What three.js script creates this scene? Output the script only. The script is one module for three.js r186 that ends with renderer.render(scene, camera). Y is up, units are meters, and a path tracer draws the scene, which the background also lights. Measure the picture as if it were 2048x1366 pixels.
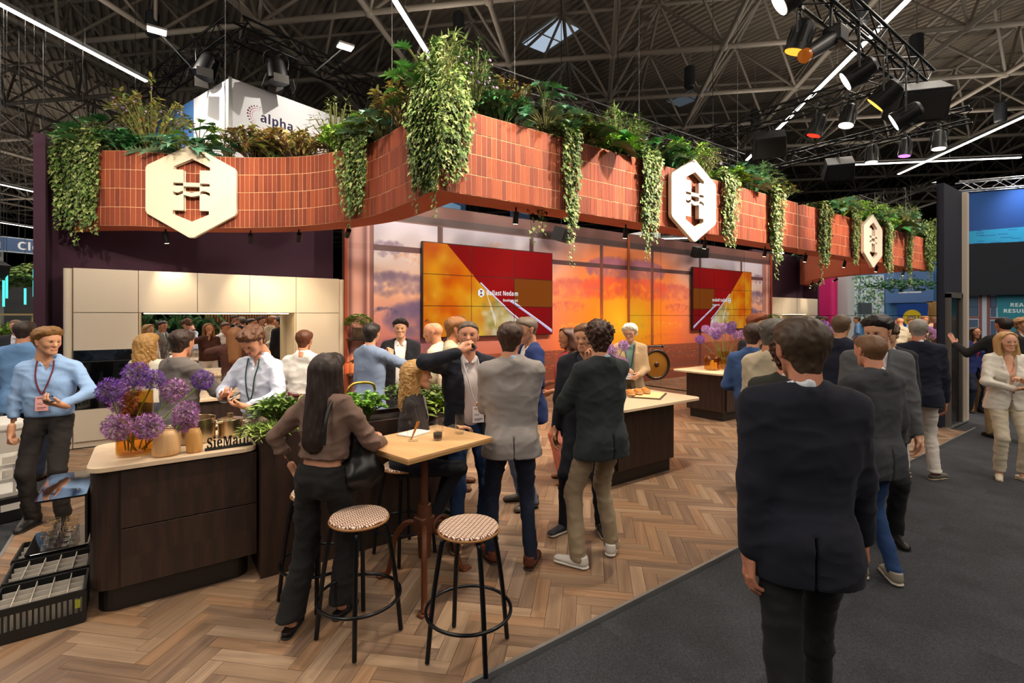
import * as THREE from 'three';
import { RoundedBoxGeometry } from 'three/addons/geometries/RoundedBoxGeometry.js';
import { mergeGeometries } from 'three/addons/utils/BufferGeometryUtils.js';
import { RectAreaLightUniformsLib } from 'three/addons/lights/RectAreaLightUniformsLib.js';
import { FontLoader } from 'three/addons/loaders/FontLoader.js';
import { TextGeometry } from 'three/addons/geometries/TextGeometry.js';

// ---------- camera, exposure, large lights ----------
// x runs along the front edge of the stand, -z runs into the stand, y is up; metres.
const scene = new THREE.Scene();
scene.background = new THREE.Color(0x050506);
const camera = new THREE.PerspectiveCamera(2 * Math.atan(683 / 998) * 180 / Math.PI, 2048 / 1366, 0.1, 200);
camera.position.set(0, 1.85, 0);
camera.lookAt(0.5878, 1.85, -0.809);
camera.setViewOffset(2048, 1366, 0, 53, 2048, 1366);      // a lens shift: verticals stay upright
camera.updateProjectionMatrix();
const renderer = new THREE.WebGLRenderer({ antialias: true });
renderer.toneMapping = THREE.LinearToneMapping;
renderer.toneMappingExposure = 0.94;
renderer.shadowMap.enabled = true;
RectAreaLightUniformsLib.init();
const HALL_LED = 70, SPOT_GAIN = 0.3;

// ---------- helpers ----------
const PI = Math.PI, V3 = (x, y, z) => new THREE.Vector3(x, y, z);
const lerp = (a, b, t) => a + (b - a) * t, clamp = (x, a, b) => x < a ? a : x > b ? b : x;
const smooth = (a, b, x) => { const t = clamp((x - a) / (b - a), 0, 1); return t * t * (3 - 2 * t); };
function rng(seed) { let a = seed >>> 0; return () => { a = (a + 0x6D2B79F5) | 0; let t = Math.imul(a ^ (a >>> 15), 1 | a); t = (t + Math.imul(t ^ (t >>> 7), 61 | t)) ^ t; return ((t ^ (t >>> 14)) >>> 0) / 4294967296; }; }
const hsh = (x, y, z) => { let n = Math.imul(x, 374761393) + Math.imul(y, 668265263) + Math.imul(z, 2147483647 ^ 0x5bd1e995); n = Math.imul(n ^ (n >>> 13), 1274126177); return ((n ^ (n >>> 16)) >>> 0) / 4294967296; };
function noise3(x, y, z) {
  const xi = Math.floor(x), yi = Math.floor(y), zi = Math.floor(z), xf = x - xi, yf = y - yi, zf = z - zi;
  const u = xf * xf * (3 - 2 * xf), v = yf * yf * (3 - 2 * yf), w = zf * zf * (3 - 2 * zf);
  const g = (a, b, c) => hsh(xi + a, yi + b, zi + c);
  return lerp(lerp(lerp(g(0, 0, 0), g(1, 0, 0), u), lerp(g(0, 1, 0), g(1, 1, 0), u), v), lerp(lerp(g(0, 0, 1), g(1, 0, 1), u), lerp(g(0, 1, 1), g(1, 1, 1), u), v), w) * 2 - 1;
}
const taken = {};
function numbered(n) { if (!(n in taken)) { taken[n] = 0; return n; } return n + '_' + String(++taken[n]).padStart(3, '0'); }
function tag(o, label, category, group, kind) { if (label) o.userData.label = label; if (category) o.userData.category = category; if (group) o.userData.group = group; if (kind) o.userData.kind = kind; return o; }
function obj(name, geo, m, parent = scene) {
  const o = new THREE.Mesh(Array.isArray(geo) ? merge(geo) : geo, m);
  o.name = parent === scene ? numbered(name) : name; o.castShadow = o.receiveShadow = true; parent.add(o); return o;
}
function thing(name, label, category, pos = [0, 0, 0], turn = 0, group) {
  const o = new THREE.Group(); o.name = numbered(name); o.position.set(...pos); o.rotation.y = turn; scene.add(o); return tag(o, label, category, group);
}
function struct(name, geo, m) { return tag(obj(name, geo, m), null, null, null, 'structure'); }
function copyOf(root, pos, turn, label) { const r = root.clone(); r.name = numbered(root.name.replace(/_\d{3}$/, '')); r.userData = { ...root.userData }; if (label) r.userData.label = label; r.position.set(...pos); if (turn !== undefined) r.rotation.y = turn; scene.add(r); return r; }
function merge(list) {
  const hasC = list.some(g => g.attributes.color);
  return mergeGeometries(list.map(g0 => {
    const g = g0.index ? g0.toNonIndexed() : g0.clone();
    for (const k of Object.keys(g.attributes)) if (!['position', 'normal', 'uv', 'color'].includes(k)) g.deleteAttribute(k);
    const n = g.attributes.position.count;
    if (!g.attributes.normal) g.computeVertexNormals();
    if (!g.attributes.uv) g.setAttribute('uv', new THREE.BufferAttribute(new Float32Array(n * 2), 2));
    if (hasC && !g.attributes.color) g.setAttribute('color', new THREE.BufferAttribute(new Float32Array(n * 3).fill(1), 3));
    g.morphAttributes = {}; g.clearGroups(); return g;
  }));
}
const box = (w, h, d, x = 0, y = 0, z = 0, ry = 0) => { const g = new THREE.BoxGeometry(w, h, d); if (ry) g.rotateY(ry); return g.translate(x, y, z); };
const rbox = (w, h, d, r, x = 0, y = 0, z = 0, ry = 0, seg = 2) => { const g = new RoundedBoxGeometry(w, h, d, seg, r); if (ry) g.rotateY(ry); return g.translate(x, y, z); };
const cyl = (r, r2, h, x = 0, y = 0, z = 0, n = 20) => new THREE.CylinderGeometry(r2, r, h, n).translate(x, y, z);
function bar(a, b, r, n = 8, r2 = r) {
  const d = b.clone().sub(a), L = d.length(), g = new THREE.CylinderGeometry(r2, r, L, n, 1);
  g.translate(0, L / 2, 0); g.applyQuaternion(new THREE.Quaternion().setFromUnitVectors(V3(0, 1, 0), d.normalize())); return g.translate(a.x, a.y, a.z);
}
const tube = (pts, r, seg = 24, n = 8, closed = false) => new THREE.TubeGeometry(new THREE.CatmullRomCurve3(pts.map(p => p.isVector3 ? p : V3(...p)), closed), seg, r, n, closed);
const lathe = (pts, n = 32) => new THREE.LatheGeometry(pts.map(p => new THREE.Vector2(...p)), n);
function shapeOf(pts) { const s = new THREE.Shape(); pts.forEach(([x, y], i) => i ? s.lineTo(x, y) : s.moveTo(x, y)); return s; }
const prism = (pts, depth, bevel = 0, holes) => { const s = shapeOf(pts); if (holes) s.holes = holes.map(h => shapeOf(h)); return new THREE.ExtrudeGeometry(s, { depth, bevelEnabled: bevel > 0, bevelSize: bevel, bevelThickness: bevel, bevelSegments: 2, curveSegments: 8 }); };
function roundRect(w, d, r, seg = 6) { const p = []; const c = [[w / 2 - r, d / 2 - r, 0], [-w / 2 + r, d / 2 - r, 1], [-w / 2 + r, -d / 2 + r, 2], [w / 2 - r, -d / 2 + r, 3]]; for (const [x, y, k] of c) for (let i = 0; i <= seg; i++) { const a = (k + i / seg) * PI / 2; p.push([x + r * Math.cos(a), y + r * Math.sin(a)]); } return p; }
const slab = (w, h, d, r, bevel = 0.003) => prism(roundRect(w - 2 * bevel, d - 2 * bevel, r), h - 2 * bevel, bevel).rotateX(-PI / 2).translate(0, bevel, 0);   // lies flat, base at y = 0
const moved = (g, x, y, z, ry = 0) => { const c = g.clone(); if (ry) c.rotateY(ry); return c.translate(x, y, z); };
function tint(g, c) { const n = g.attributes.position.count, a = new Float32Array(n * 3), k = c.isColor ? c : new THREE.Color(c); for (let i = 0; i < n; i++) { a[3 * i] = k.r; a[3 * i + 1] = k.g; a[3 * i + 2] = k.b; } g.setAttribute('color', new THREE.BufferAttribute(a, 3)); return g; }

// ---------- textures ----------
function canvasTex(w, h, draw, srgb = true, rep) {
  const c = document.createElement('canvas'); c.width = w; c.height = h; const g = c.getContext('2d'); draw(g, w, h);
  const t = new THREE.CanvasTexture(c); if (srgb) t.colorSpace = THREE.SRGBColorSpace; t.wrapS = t.wrapT = THREE.RepeatWrapping; if (rep) t.repeat.set(...rep); t.anisotropy = 4; return t;
}
function dataTex(w, h, fn, srgb = true) {
  const a = new Uint8Array(w * h * 4);
  for (let y = 0; y < h; y++) for (let x = 0; x < w; x++) { const c = fn(x / w, y / h, x, y), i = 4 * (y * w + x); a[i] = clamp(c[0], 0, 255); a[i + 1] = clamp(c[1], 0, 255); a[i + 2] = clamp(c[2], 0, 255); a[i + 3] = 255; }
  const t = new THREE.DataTexture(a, w, h); t.magFilter = THREE.LinearFilter; t.minFilter = THREE.LinearFilter; t.wrapS = t.wrapT = THREE.RepeatWrapping; if (srgb) t.colorSpace = THREE.SRGBColorSpace; t.needsUpdate = true; return t;
}
function woodTex(c0, c1, seed, fx = 22, w = 256, h = 512) {      // grain runs along v
  return dataTex(w, h, (u, v) => {
    const warp = noise3(u * 3, v * 2.2, seed) * 0.35 + noise3(u * 9, v * 3, seed + 3) * 0.1;
    const ring = 0.5 + 0.5 * Math.sin((u + warp * 0.25) * fx + noise3(u * 2, v * 1.2, seed + 7) * 5);
    const pore = noise3(u * 90, v * 7, seed + 11) * 0.5 + noise3(u * 190, v * 16, seed + 5) * 0.35;
    const t = clamp(0.45 + (ring - 0.5) * 0.4 + pore * 0.38, 0, 1);
    return [lerp(c0[0], c1[0], t), lerp(c0[1], c1[1], t), lerp(c0[2], c1[2], t)];
  });
}
const std = (color, roughness = 0.7, o = {}) => new THREE.MeshStandardMaterial({ color, roughness, ...o });
const phy = o => new THREE.MeshPhysicalMaterial(o);
const glow = (color, k) => new THREE.MeshStandardMaterial({ color: 0x111111, emissive: color, emissiveIntensity: k, roughness: 0.6 });
const speck = dataTex(256, 256, (u, v, x, y) => { const n = 128 + 70 * (hsh(x, y, 5) - 0.5) + 50 * (hsh(x >> 1, y >> 1, 9) - 0.5); return [n, n, n]; }, false);
const weaveBump = dataTex(64, 64, (u, v, x, y) => { const n = 128 + 60 * Math.sin(x * PI / 2) * Math.sin(y * PI / 2) + 30 * (hsh(x, y, 2) - 0.5); return [n, n, n]; }, false);
const oakMaps = [[[134, 112, 92], [182, 156, 132]], [[122, 100, 82], [168, 142, 118]], [[148, 126, 106], [196, 172, 148]], [[112, 92, 78], [158, 134, 114]], [[138, 110, 86], [188, 154, 124]]].map(([a, b], i) => woodTex(a, b, 11 + i * 7, 16 + i * 3, 128, 512));
const walnutMap = woodTex([34, 22, 17], [62, 41, 31], 71, 30, 512, 512);
walnutMap.repeat.set(1.6, 1);
const paleWoodMap = woodTex([196, 150, 100], [224, 184, 134], 91, 18);
const M = {
  oak: oakMaps.map(map => std(0xe4dcd4, 0.42, { map })),
  walnut: std(0xffffff, 0.5, { map: walnutMap }),
  darkPlinth: std(0x17110e, 0.5),
  topStone: std(0xd8c0a2, 0.35),
  paleWood: std(0xffffff, 0.45, { map: paleWoodMap }),
  black: std(0x0b0b0c, 0.45), blackMetal: std(0x101217, 0.28, { metalness: 0.4 }), blackGloss: phy({ color: 0x050608, roughness: 0.06, clearcoat: 1 }),
  white: std(0xe9e5de, 0.5), cream: std(0xdcd0ba, 0.45), aluminium: std(0xb9b9b8, 0.35, { metalness: 0.9 }),
  steel: std(0xc9b79a, 0.24, { metalness: 1 }), chrome: std(0xd8d8d8, 0.12, { metalness: 1 }), brass: std(0xc49a4a, 0.25, { metalness: 1 }),
  rust: std(0x5b3320, 0.5, { metalness: 0.35 }),
  maroon: std(0x34122a, 0.8), navyWall: std(0x0f1529, 0.75), terracotta: std(0xa8492a, 0.8),
  glass: phy({ color: 0xffffff, roughness: 0.02, transmission: 1, thickness: 0, ior: 1.45 }),
  mirror: std(0xe4e6e8, 0.012, { metalness: 1 }),
  carpet: std(0x34373d, 0.98, { map: null, bumpMap: speck, bumpScale: 0.004 }),
};
const font = await new FontLoader().loadAsync('fonts/droid/droid_sans_bold.typeface.json');
const fontR = await new FontLoader().loadAsync('fonts/droid/droid_sans_regular.typeface.json');
const serif = await new FontLoader().loadAsync('fonts/droid/droid_serif_bold.typeface.json');
const textGeo = (s, size, depth, f = font) => new TextGeometry(s, { font: f, size, depth, curveSegments: 3, bevelEnabled: false });
// ---------- how large a piece shows in the photograph (only to choose which pieces become parts of their own) ----------
camera.updateMatrixWorld(true);
function shows(p, size) { const q = p.clone().applyMatrix4(camera.matrixWorldInverse); const d = -q.z; if (d < 0.3) return 0; const x = 1024 + 998 * q.x / d, y = 630 - 998 * q.y / d; if (x < -20 || x > 2068 || y < -20 || y > 1386) return 0; return size * 998 / d; }
const LX = -0.915, RX = 10.5, FZ = -2.17, BZ = -9.1;     // the stand's floor: left, mirror, front edge, mural

// ---------- floor of the stand: herringbone planks ----------
const floor = struct('floor', box(RX - LX + 0.2, 0.03, 7.6, (LX + RX) / 2 + 0.1, -0.021, -5.97), std(0x3a2c22, 0.9));
{
  const W = 0.092, K = 5, L = W * K, R = rng(4), all = [];
  const clip = (poly, nx, nz, c) => { const out = []; for (let i = 0; i < poly.length; i++) { const a = poly[i], b = poly[(i + 1) % poly.length], da = nx * a[0] + nz * a[1] - c, db = nx * b[0] + nz * b[1] - c; if (da >= 0) out.push(a); if (da * db < 0) { const t = da / (da - db); out.push([lerp(a[0], b[0], t), lerp(a[1], b[1], t)]); } } return out; };
  const ca = Math.SQRT1_2;
  for (let i = -24; i < 160; i++) for (let j = -76; j < 96; j++) {
    const t = (((i - j) % (2 * K)) + 2 * K) % (2 * K), hor = t === 0, ver = t === 2 * K - 1;
    if (!hor && !ver) continue;
    const g = 0.0012, x0 = i * W + g, y0 = j * W + g, x1 = (hor ? i + K : i + 1) * W - g, y1 = (hor ? j + 1 : j + K) * W - g;
    let poly = [[x0, y0], [x1, y0], [x1, y1], [x0, y1]].map(([a, b]) => [(a - b) * ca, -(a + b) * ca]);   // turned 45 degrees
    const base = poly[0];
    poly = clip(clip(clip(clip(poly, 1, 0, LX), -1, 0, -RX), 0, -1, -FZ), 0, 1, BZ);
    if (poly.length < 3) continue;
    const dir = hor ? [ca, -ca] : [-ca, -ca], acr = hor ? [-ca, -ca] : [ca, -ca], off = R(), offu = R(), top = -0.0005 + R() * 0.0008;
    const cx = poly.reduce((s, p) => s + p[0], 0) / poly.length, cz = poly.reduce((s, p) => s + p[1], 0) / poly.length;
    const pos = [], nor = [], uv = [], put = (p, y, n) => { pos.push(p[0] - cx, y, p[1] - cz); nor.push(...n); const dx = p[0] - base[0], dz = p[1] - base[1]; uv.push((dx * acr[0] + dz * acr[1]) * 3.2 + offu, (dx * dir[0] + dz * dir[1]) * 0.9 + off); };
    let area = 0; for (let k = 0; k < poly.length; k++) { const a = poly[k], b = poly[(k + 1) % poly.length]; area += a[0] * b[1] - b[0] * a[1]; }
    if (area > 0) poly.reverse();
    for (let k = 1; k + 1 < poly.length; k++) for (const p of [poly[0], poly[k], poly[k + 1]]) put(p, top, [0, 1, 0]);
    for (let k = 0; k < poly.length; k++) { const a = poly[k], b = poly[(k + 1) % poly.length], n = [-(b[1] - a[1]), 0, b[0] - a[0]], l = Math.hypot(n[0], n[2]) || 1, m = [n[0] / l, 0, n[2] / l]; for (const [p, y] of [[a, top], [a, -0.006], [b, -0.006], [a, top], [b, -0.006], [b, top]]) put(p, y, m); }
    const geo = new THREE.BufferGeometry(); geo.setAttribute('position', new THREE.Float32BufferAttribute(pos, 3)); geo.setAttribute('normal', new THREE.Float32BufferAttribute(nor, 3)); geo.setAttribute('uv', new THREE.Float32BufferAttribute(uv, 2));
    all.push({ geo, cx, cz, m: Math.floor(R() * 5), s: shows(V3(cx, 0, cz), 0.3) * Math.abs(1.85 / Math.hypot(cx, cz)) ** 0.3 });
  }
  all.sort((a, b) => b.s - a.s);
  const rest = [[], [], [], [], []];
  all.forEach((p, k) => { if (k < 298) { const o = obj('plank', p.geo, M.oak[p.m], floor); o.position.set(p.cx, 0, p.cz); } else rest[p.m].push(p.geo.translate(p.cx, 0, p.cz)); });
  rest.forEach((r, k) => { if (r.length) tag(obj('planks', r, M.oak[k], floor), null, null, null, 'stuff'); });
}
struct('trim_1', box(RX - LX + 1, 0.034, 0.022, (LX + RX) / 2, -0.013, FZ + 0.011), M.aluminium);
struct('trim_2', box(0.022, 0.034, 7.2, LX - 0.011, -0.013, -5.75), M.aluminium);
// ---------- hall carpet ----------
{
  const map = dataTex(512, 512, (u, v, x, y) => { const n = 50 + 26 * (hsh(x, y, 1) - 0.5) + 20 * (hsh(x >> 1, y >> 1, 3) - 0.5) + 6 * noise3(u * 9, v * 9, 2); return [n * 0.98, n * 1.02, n * 1.12]; });
  map.repeat.set(90, 90); M.carpet.map = map; M.carpet.color.set(0xffffff); const b = speck; b.repeat.set(300, 300);
  struct('hall_carpet_floor', box(140, 0.1, 140, 10, -0.08, -20), M.carpet);
}
// ---------- hall walls (dark, far away) ----------
const hallDark = std(0x0d0d10, 0.9);
struct('wall_back', box(140, 16, 0.4, 10, 7, -80), hallDark); struct('wall_left', box(0.4, 16, 140, -50, 7, -20), hallDark);
struct('wall_right', box(0.4, 16, 140, 75, 7, -20), hallDark); struct('wall_front', box(140, 16, 0.4, 10, 7, 45), hallDark);

// ---------- roof deck and space frame ----------
{
  const deck = struct('ceiling', box(140, 0.1, 140, 10, 13.75, -20), std(0x4a443c, 0.9));
  const per = 0.3, pts = []; for (let x = -30; x < 50; x += per) pts.push([x, 13.6], [x + 0.13, 13.6], [x + 0.16, 13.5], [x + 0.27, 13.5]);
  const pos = [], idx = [], nor = [];
  for (let k = 0; k + 1 < pts.length; k++) { const a = pts[k], b = pts[k + 1], n = V3(b[1] - a[1], -(b[0] - a[0]), 0).normalize(), s = pos.length / 3; for (const [p, z] of [[a, 10], [b, 10], [b, -75], [a, -75]]) { pos.push(p[0], p[1], z); nor.push(n.x, n.y, n.z); } idx.push(s, s + 2, s + 1, s, s + 3, s + 2); }
  const g = new THREE.BufferGeometry(); g.setAttribute('position', new THREE.Float32BufferAttribute(pos, 3)); g.setAttribute('normal', new THREE.Float32BufferAttribute(nor, 3)); g.setIndex(idx);
  obj('corrugated_sheet', g, std(0x8a8073, 0.85, { side: THREE.DoubleSide }), deck);
  const frame = new THREE.Group(); frame.name = 'roof_space_frame'; tag(frame, null, null, null, 'structure'); scene.add(frame);
  const S = 3.43, YB = 10.35, YT = 12.9, c45 = Math.SQRT1_2, steel = std(0x8b8378, 0.6), N = 15;
  const at = (i, j, y) => { const a = i * S, b = j * S; return V3(5 + (a - b) * c45, y, -4 - (a + b) * c45); };
  const bars = [];
  for (let i = -6; i <= N; i++) for (let j = -N; j <= N; j++) {
    const p = at(i, j, YB); if (p.z > 4 || p.x < -30 || p.x > 50) continue;
    bars.push([p, at(i + 1, j, YB), 0.085], [p, at(i, j + 1, YB), 0.085]);
    const t = at(i + 0.5, j + 0.5, YT); bars.push([t, at(i + 1.5, j + 0.5, YT), 0.07], [t, at(i + 0.5, j + 1.5, YT), 0.07]);
    for (const [a, b] of [[0, 0], [1, 0], [0, 1], [1, 1]]) bars.push([at(i + a, j + b, YB), t, 0.05]);
  }
  bars.forEach(b => b.push(Math.max(shows(b[0], b[2]), shows(b[1], b[2]), shows(b[0].clone().lerp(b[1], 0.5), b[2]))));
  bars.sort((a, b) => b[3] - a[3]);
  const unit = new THREE.CylinderGeometry(1, 1, 1, 8, 1, true), up = V3(0, 1, 0), mats = [];
  const q = new THREE.Quaternion(), place = (a, b, r) => { const d = b.clone().sub(a), L = d.length(); return [a.clone().lerp(b, 0.5), new THREE.Quaternion().setFromUnitVectors(up, d.normalize()), V3(r, L, r)]; };
  bars.forEach((b, k) => { const t = place(b[0], b[1], b[2]); if (k < 296) { const o = obj('strut', unit, steel, frame); o.position.copy(t[0]); o.quaternion.copy(t[1]); o.scale.copy(t[2]); } else mats.push(new THREE.Matrix4().compose(...t)); });
  const inst = new THREE.InstancedMesh(unit, steel, mats.length); mats.forEach((m, k) => inst.setMatrixAt(k, m)); inst.name = 'struts'; inst.userData.kind = 'stuff'; inst.castShadow = inst.receiveShadow = true; frame.add(inst);
  const nodes = new Map(); bars.forEach(b => [b[0], b[1]].forEach(p => nodes.set(p.x.toFixed(2) + p.z.toFixed(2) + p.y, p)));
  const nd = new THREE.InstancedMesh(new THREE.IcosahedronGeometry(0.15, 1), steel, nodes.size); let k = 0; for (const p of nodes.values()) nd.setMatrixAt(k++, new THREE.Matrix4().setPosition(p)); nd.name = 'node_balls'; nd.userData.kind = 'stuff'; frame.add(nd);
  // skylights let a little day in
  for (const [i, x, z] of [[1, 13.5, -15.9], [2, 23.3, -15.9]]) { const s = tag(obj('window_' + i, box(1.2, 0.05, 2.2, 0, 0, 0), glow(0xbfd2e6, i === 1 ? 0.8 : 0.1)), null, null, null, 'structure'); s.position.set(x, 13.46, z); obj('glazing_bar', [box(1.2, 0.04, 0.05, 0, -0.04, 0), box(0.05, 0.04, 2.2, 0.6, -0.04, 0), box(0.05, 0.04, 2.2, -0.6, -0.04, 0)], steel, s); }
}

// ---------- mirror wall on the right: a block 1.05 m thick faced with six mirror panels ----------
struct('wall_right_mirror_block', box(1.05, 4.02, 6.75, RX + 0.56, 2.01, -5.83), M.navyWall);
{
  const R0 = tag(new THREE.Group(), null, null, null, 'structure'); R0.name = 'wall_right_mirror'; scene.add(R0);
  const w = (9.12 - 2.54) / 6;
  for (let k = 0; k < 6; k++) for (const [y0, y1] of [[0.02, 1.835], [1.84, 4.05]]) obj('mirror_panel', box(0.008, y1 - y0 - 0.003, w - 0.005, RX + 0.004, (y0 + y1) / 2, -(2.54 + (k + 0.5) * w)), M.mirror, R0);
  struct('trim_3', rbox(0.1, 4.0, 0.16, 0.006, RX + 1.14, 2.0, -2.46), std(0xcdbfae, 0.6));
  const d = struct('door_1', rbox(0.62, 2.12, 0.03, 0.004, RX + 0.46, 1.08, -2.44), std(0x0a0b0f, 0.25));
  obj('door_frame', [box(0.74, 0.09, 0.07, RX + 0.46, 2.18, -2.42), box(0.06, 2.2, 0.07, RX + 0.12, 1.1, -2.42), box(0.06, 2.2, 0.07, RX + 0.8, 1.1, -2.42)], std(0x5a5550, 0.5), d);
  struct('trim_4', box(1.1, 0.02, 0.1, RX + 0.55, 0.0, -2.42), M.aluminium);
}
// ---------- back wall with the printed sunset ----------
struct('wall_back_mural_backing', box(7.6, 4.06, 0.25, (2.87 + RX) / 2 + 0.01, 2.03, BZ - 0.135), std(0x4a2f2a, 0.8));
{
  const X0 = 2.87, X1 = RX, TOP = 4.05, W = 2048, Hh = 1088;
  const map = canvasTex(W, Hh, (g) => {
    const px = u => (u - X0) / (X1 - X0) * W, py = z => (1 - z / TOP) * Hh;
    const sky = g.createLinearGradient(0, py(3.7), 0, py(0.9)); [[0, '#b9b4c6'], [0.28, '#c9bdc0'], [0.5, '#dba98c'], [0.72, '#cf8a86'], [1, '#b5634f']].forEach(c => sky.addColorStop(...c)); g.fillStyle = sky; g.fillRect(0, 0, W, Hh);
    const sun = g.createRadialGradient(px(10.2), py(1.65), 0, px(10.2), py(1.65), px(6.4) - px(2.87)); [[0, 'rgba(255,214,40,1)'], [0.12, 'rgba(255,184,16,1)'], [0.3, 'rgba(252,138,14,0.95)'], [0.55, 'rgba(240,112,40,0.75)'], [1, 'rgba(220,110,80,0)']].forEach(c => sun.addColorStop(...c)); g.fillStyle = sun; g.fillRect(0, 0, W, py(0.9));
    const R = rng(17);
    const cloud = (u, z, w, h, col, n) => { for (let k = 0; k < n; k++) { const a = R() * 6.28, q = Math.sqrt(R()), x = px(u) + Math.cos(a) * q * w, y = py(z) + Math.sin(a) * q * h * 0.7 - (1 - q) * h * 0.4, r = (0.12 + 0.25 * R()) * h; const e = g.createRadialGradient(x, y, 0, x, y, r); e.addColorStop(0, col + '66'); e.addColorStop(0.6, col + '33'); e.addColorStop(1, col + '00'); g.fillStyle = e; g.fillRect(x - r, y - r, 2 * r, 2 * r); } };
    cloud(3.7, 3.1, 120, 60, '#7d6a86', 90); cloud(3.8, 2.45, 190, 80, '#75627f', 200); cloud(4.2, 2.95, 120, 46, '#c99a7d', 60); cloud(4.5, 1.75, 230, 130, '#6d5c82', 220); cloud(4.0, 1.2, 240, 70, '#84597a', 140); cloud(3.6, 1.9, 80, 36, '#4f4b78', 40);
    cloud(6.2, 3.3, 100, 50, '#c9a08a', 60); cloud(8.6, 2.5, 260, 90, '#c25f52', 220); cloud(9.9, 3.05, 260, 110, '#9a5d76', 300); cloud(9.9, 2.55, 300, 100, '#e0573a', 260); cloud(8.3, 2.05, 160, 50, '#b9584f', 90); cloud(9.0, 1.55, 330, 40, '#f0b040', 120); cloud(8.8, 1.2, 300, 40, '#d06a3a', 90);
    const land = g.createLinearGradient(0, py(1.02), 0, py(0)); land.addColorStop(0, '#8f4a34'); land.addColorStop(1, '#6d3526'); g.fillStyle = land; g.fillRect(0, py(1.0), W, Hh);
    for (let k = 0; k < 700; k++) { const x = R() * W, y = py(0.98 - Math.pow(R(), 1.5) * 0.5); g.fillStyle = ['#a9603f', '#7a3d2d', '#c07a50', '#5f2f28'][Math.floor(R() * 4)]; g.fillRect(x, y, 4 + R() * 26, 1 + R() * 3); }
    for (let k = 0; k < 26; k++) { const x = px(2.9 + R() * 2.6), h = 10 + R() * 50; g.fillStyle = ['#7a4a55', '#8f5a5a', '#6b4455'][k % 3]; g.fillRect(x, py(1.0) - h, 8 + R() * 22, h); }
    g.fillStyle = '#7b4130'; g.fillRect(0, py(0.42), W, Hh); g.fillStyle = '#a65a3c'; g.fillRect(0, py(0.3), W, 14);
    g.strokeStyle = '#7a4a3a'; g.lineWidth = 12; g.beginPath(); g.moveTo(0, py(0.72)); g.lineTo(W, py(0.72)); g.stroke();
    // printed window frame
    g.fillStyle = '#54363a'; g.fillRect(0, py(3.18), W, py(3.07) - py(3.18));
    g.fillStyle = '#47302f'; g.fillRect(0, py(3.82), W, py(3.65) - py(3.82)); g.fillStyle = '#6a4038'; g.fillRect(0, 0, W, py(3.82)); g.fillStyle = '#8a5a4c'; g.fillRect(0, py(3.67), W, 3);
    for (const u of [4.8, 7.17, 9.48]) { const gr = g.createLinearGradient(0, py(3.65), 0, py(0.4)); if (u > 9) { gr.addColorStop(0, '#54363a'); gr.addColorStop(0.4, '#8a3a20'); gr.addColorStop(0.6, '#c9681c'); gr.addColorStop(1, '#7a3a24'); } else { gr.addColorStop(0, '#54363a'); gr.addColorStop(1, '#5d332c'); } g.fillStyle = gr; g.fillRect(px(u) - 16, py(3.66), 32, py(0.3) - py(3.66)); g.fillStyle = '#7d5248'; g.fillRect(px(u) + 6, py(3.66), 4, py(0.3) - py(3.66)); }
    // printed curtain at the left
    for (let x = 0; x < px(3.4); x++) { const t = 0.5 + 0.5 * Math.sin(x * 0.13 + Math.sin(x * 0.05) * 2); const l = (a, b) => Math.round(lerp(a, b, t)); g.fillStyle = `rgba(${l(120, 206)},${l(72, 152)},${l(70, 140)},0.94)`; g.fillRect(x, py(3.65), 1, Hh); }
    g.fillStyle = '#6a3a34'; g.fillRect(px(3.4) - 5, py(3.65), 6, Hh);
  });
  const sheet = tag(obj('wall_back_mural', new THREE.PlaneGeometry(X1 - X0, TOP).translate((X0 + X1) / 2, TOP / 2, BZ), std(0xffffff, 0.55, { map })), null, null, null, 'structure');
  struct('trim_5', rbox(0.05, 4.05, 0.06, 0.004, 2.87, 2.025, -9.06), std(0x9a4326, 0.6));
  struct('trim_6', rbox(0.03, 3.98, 0.03, 0.004, RX - 0.018, 2.0, -9.075), std(0xb05a2c, 0.6));
}
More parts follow.
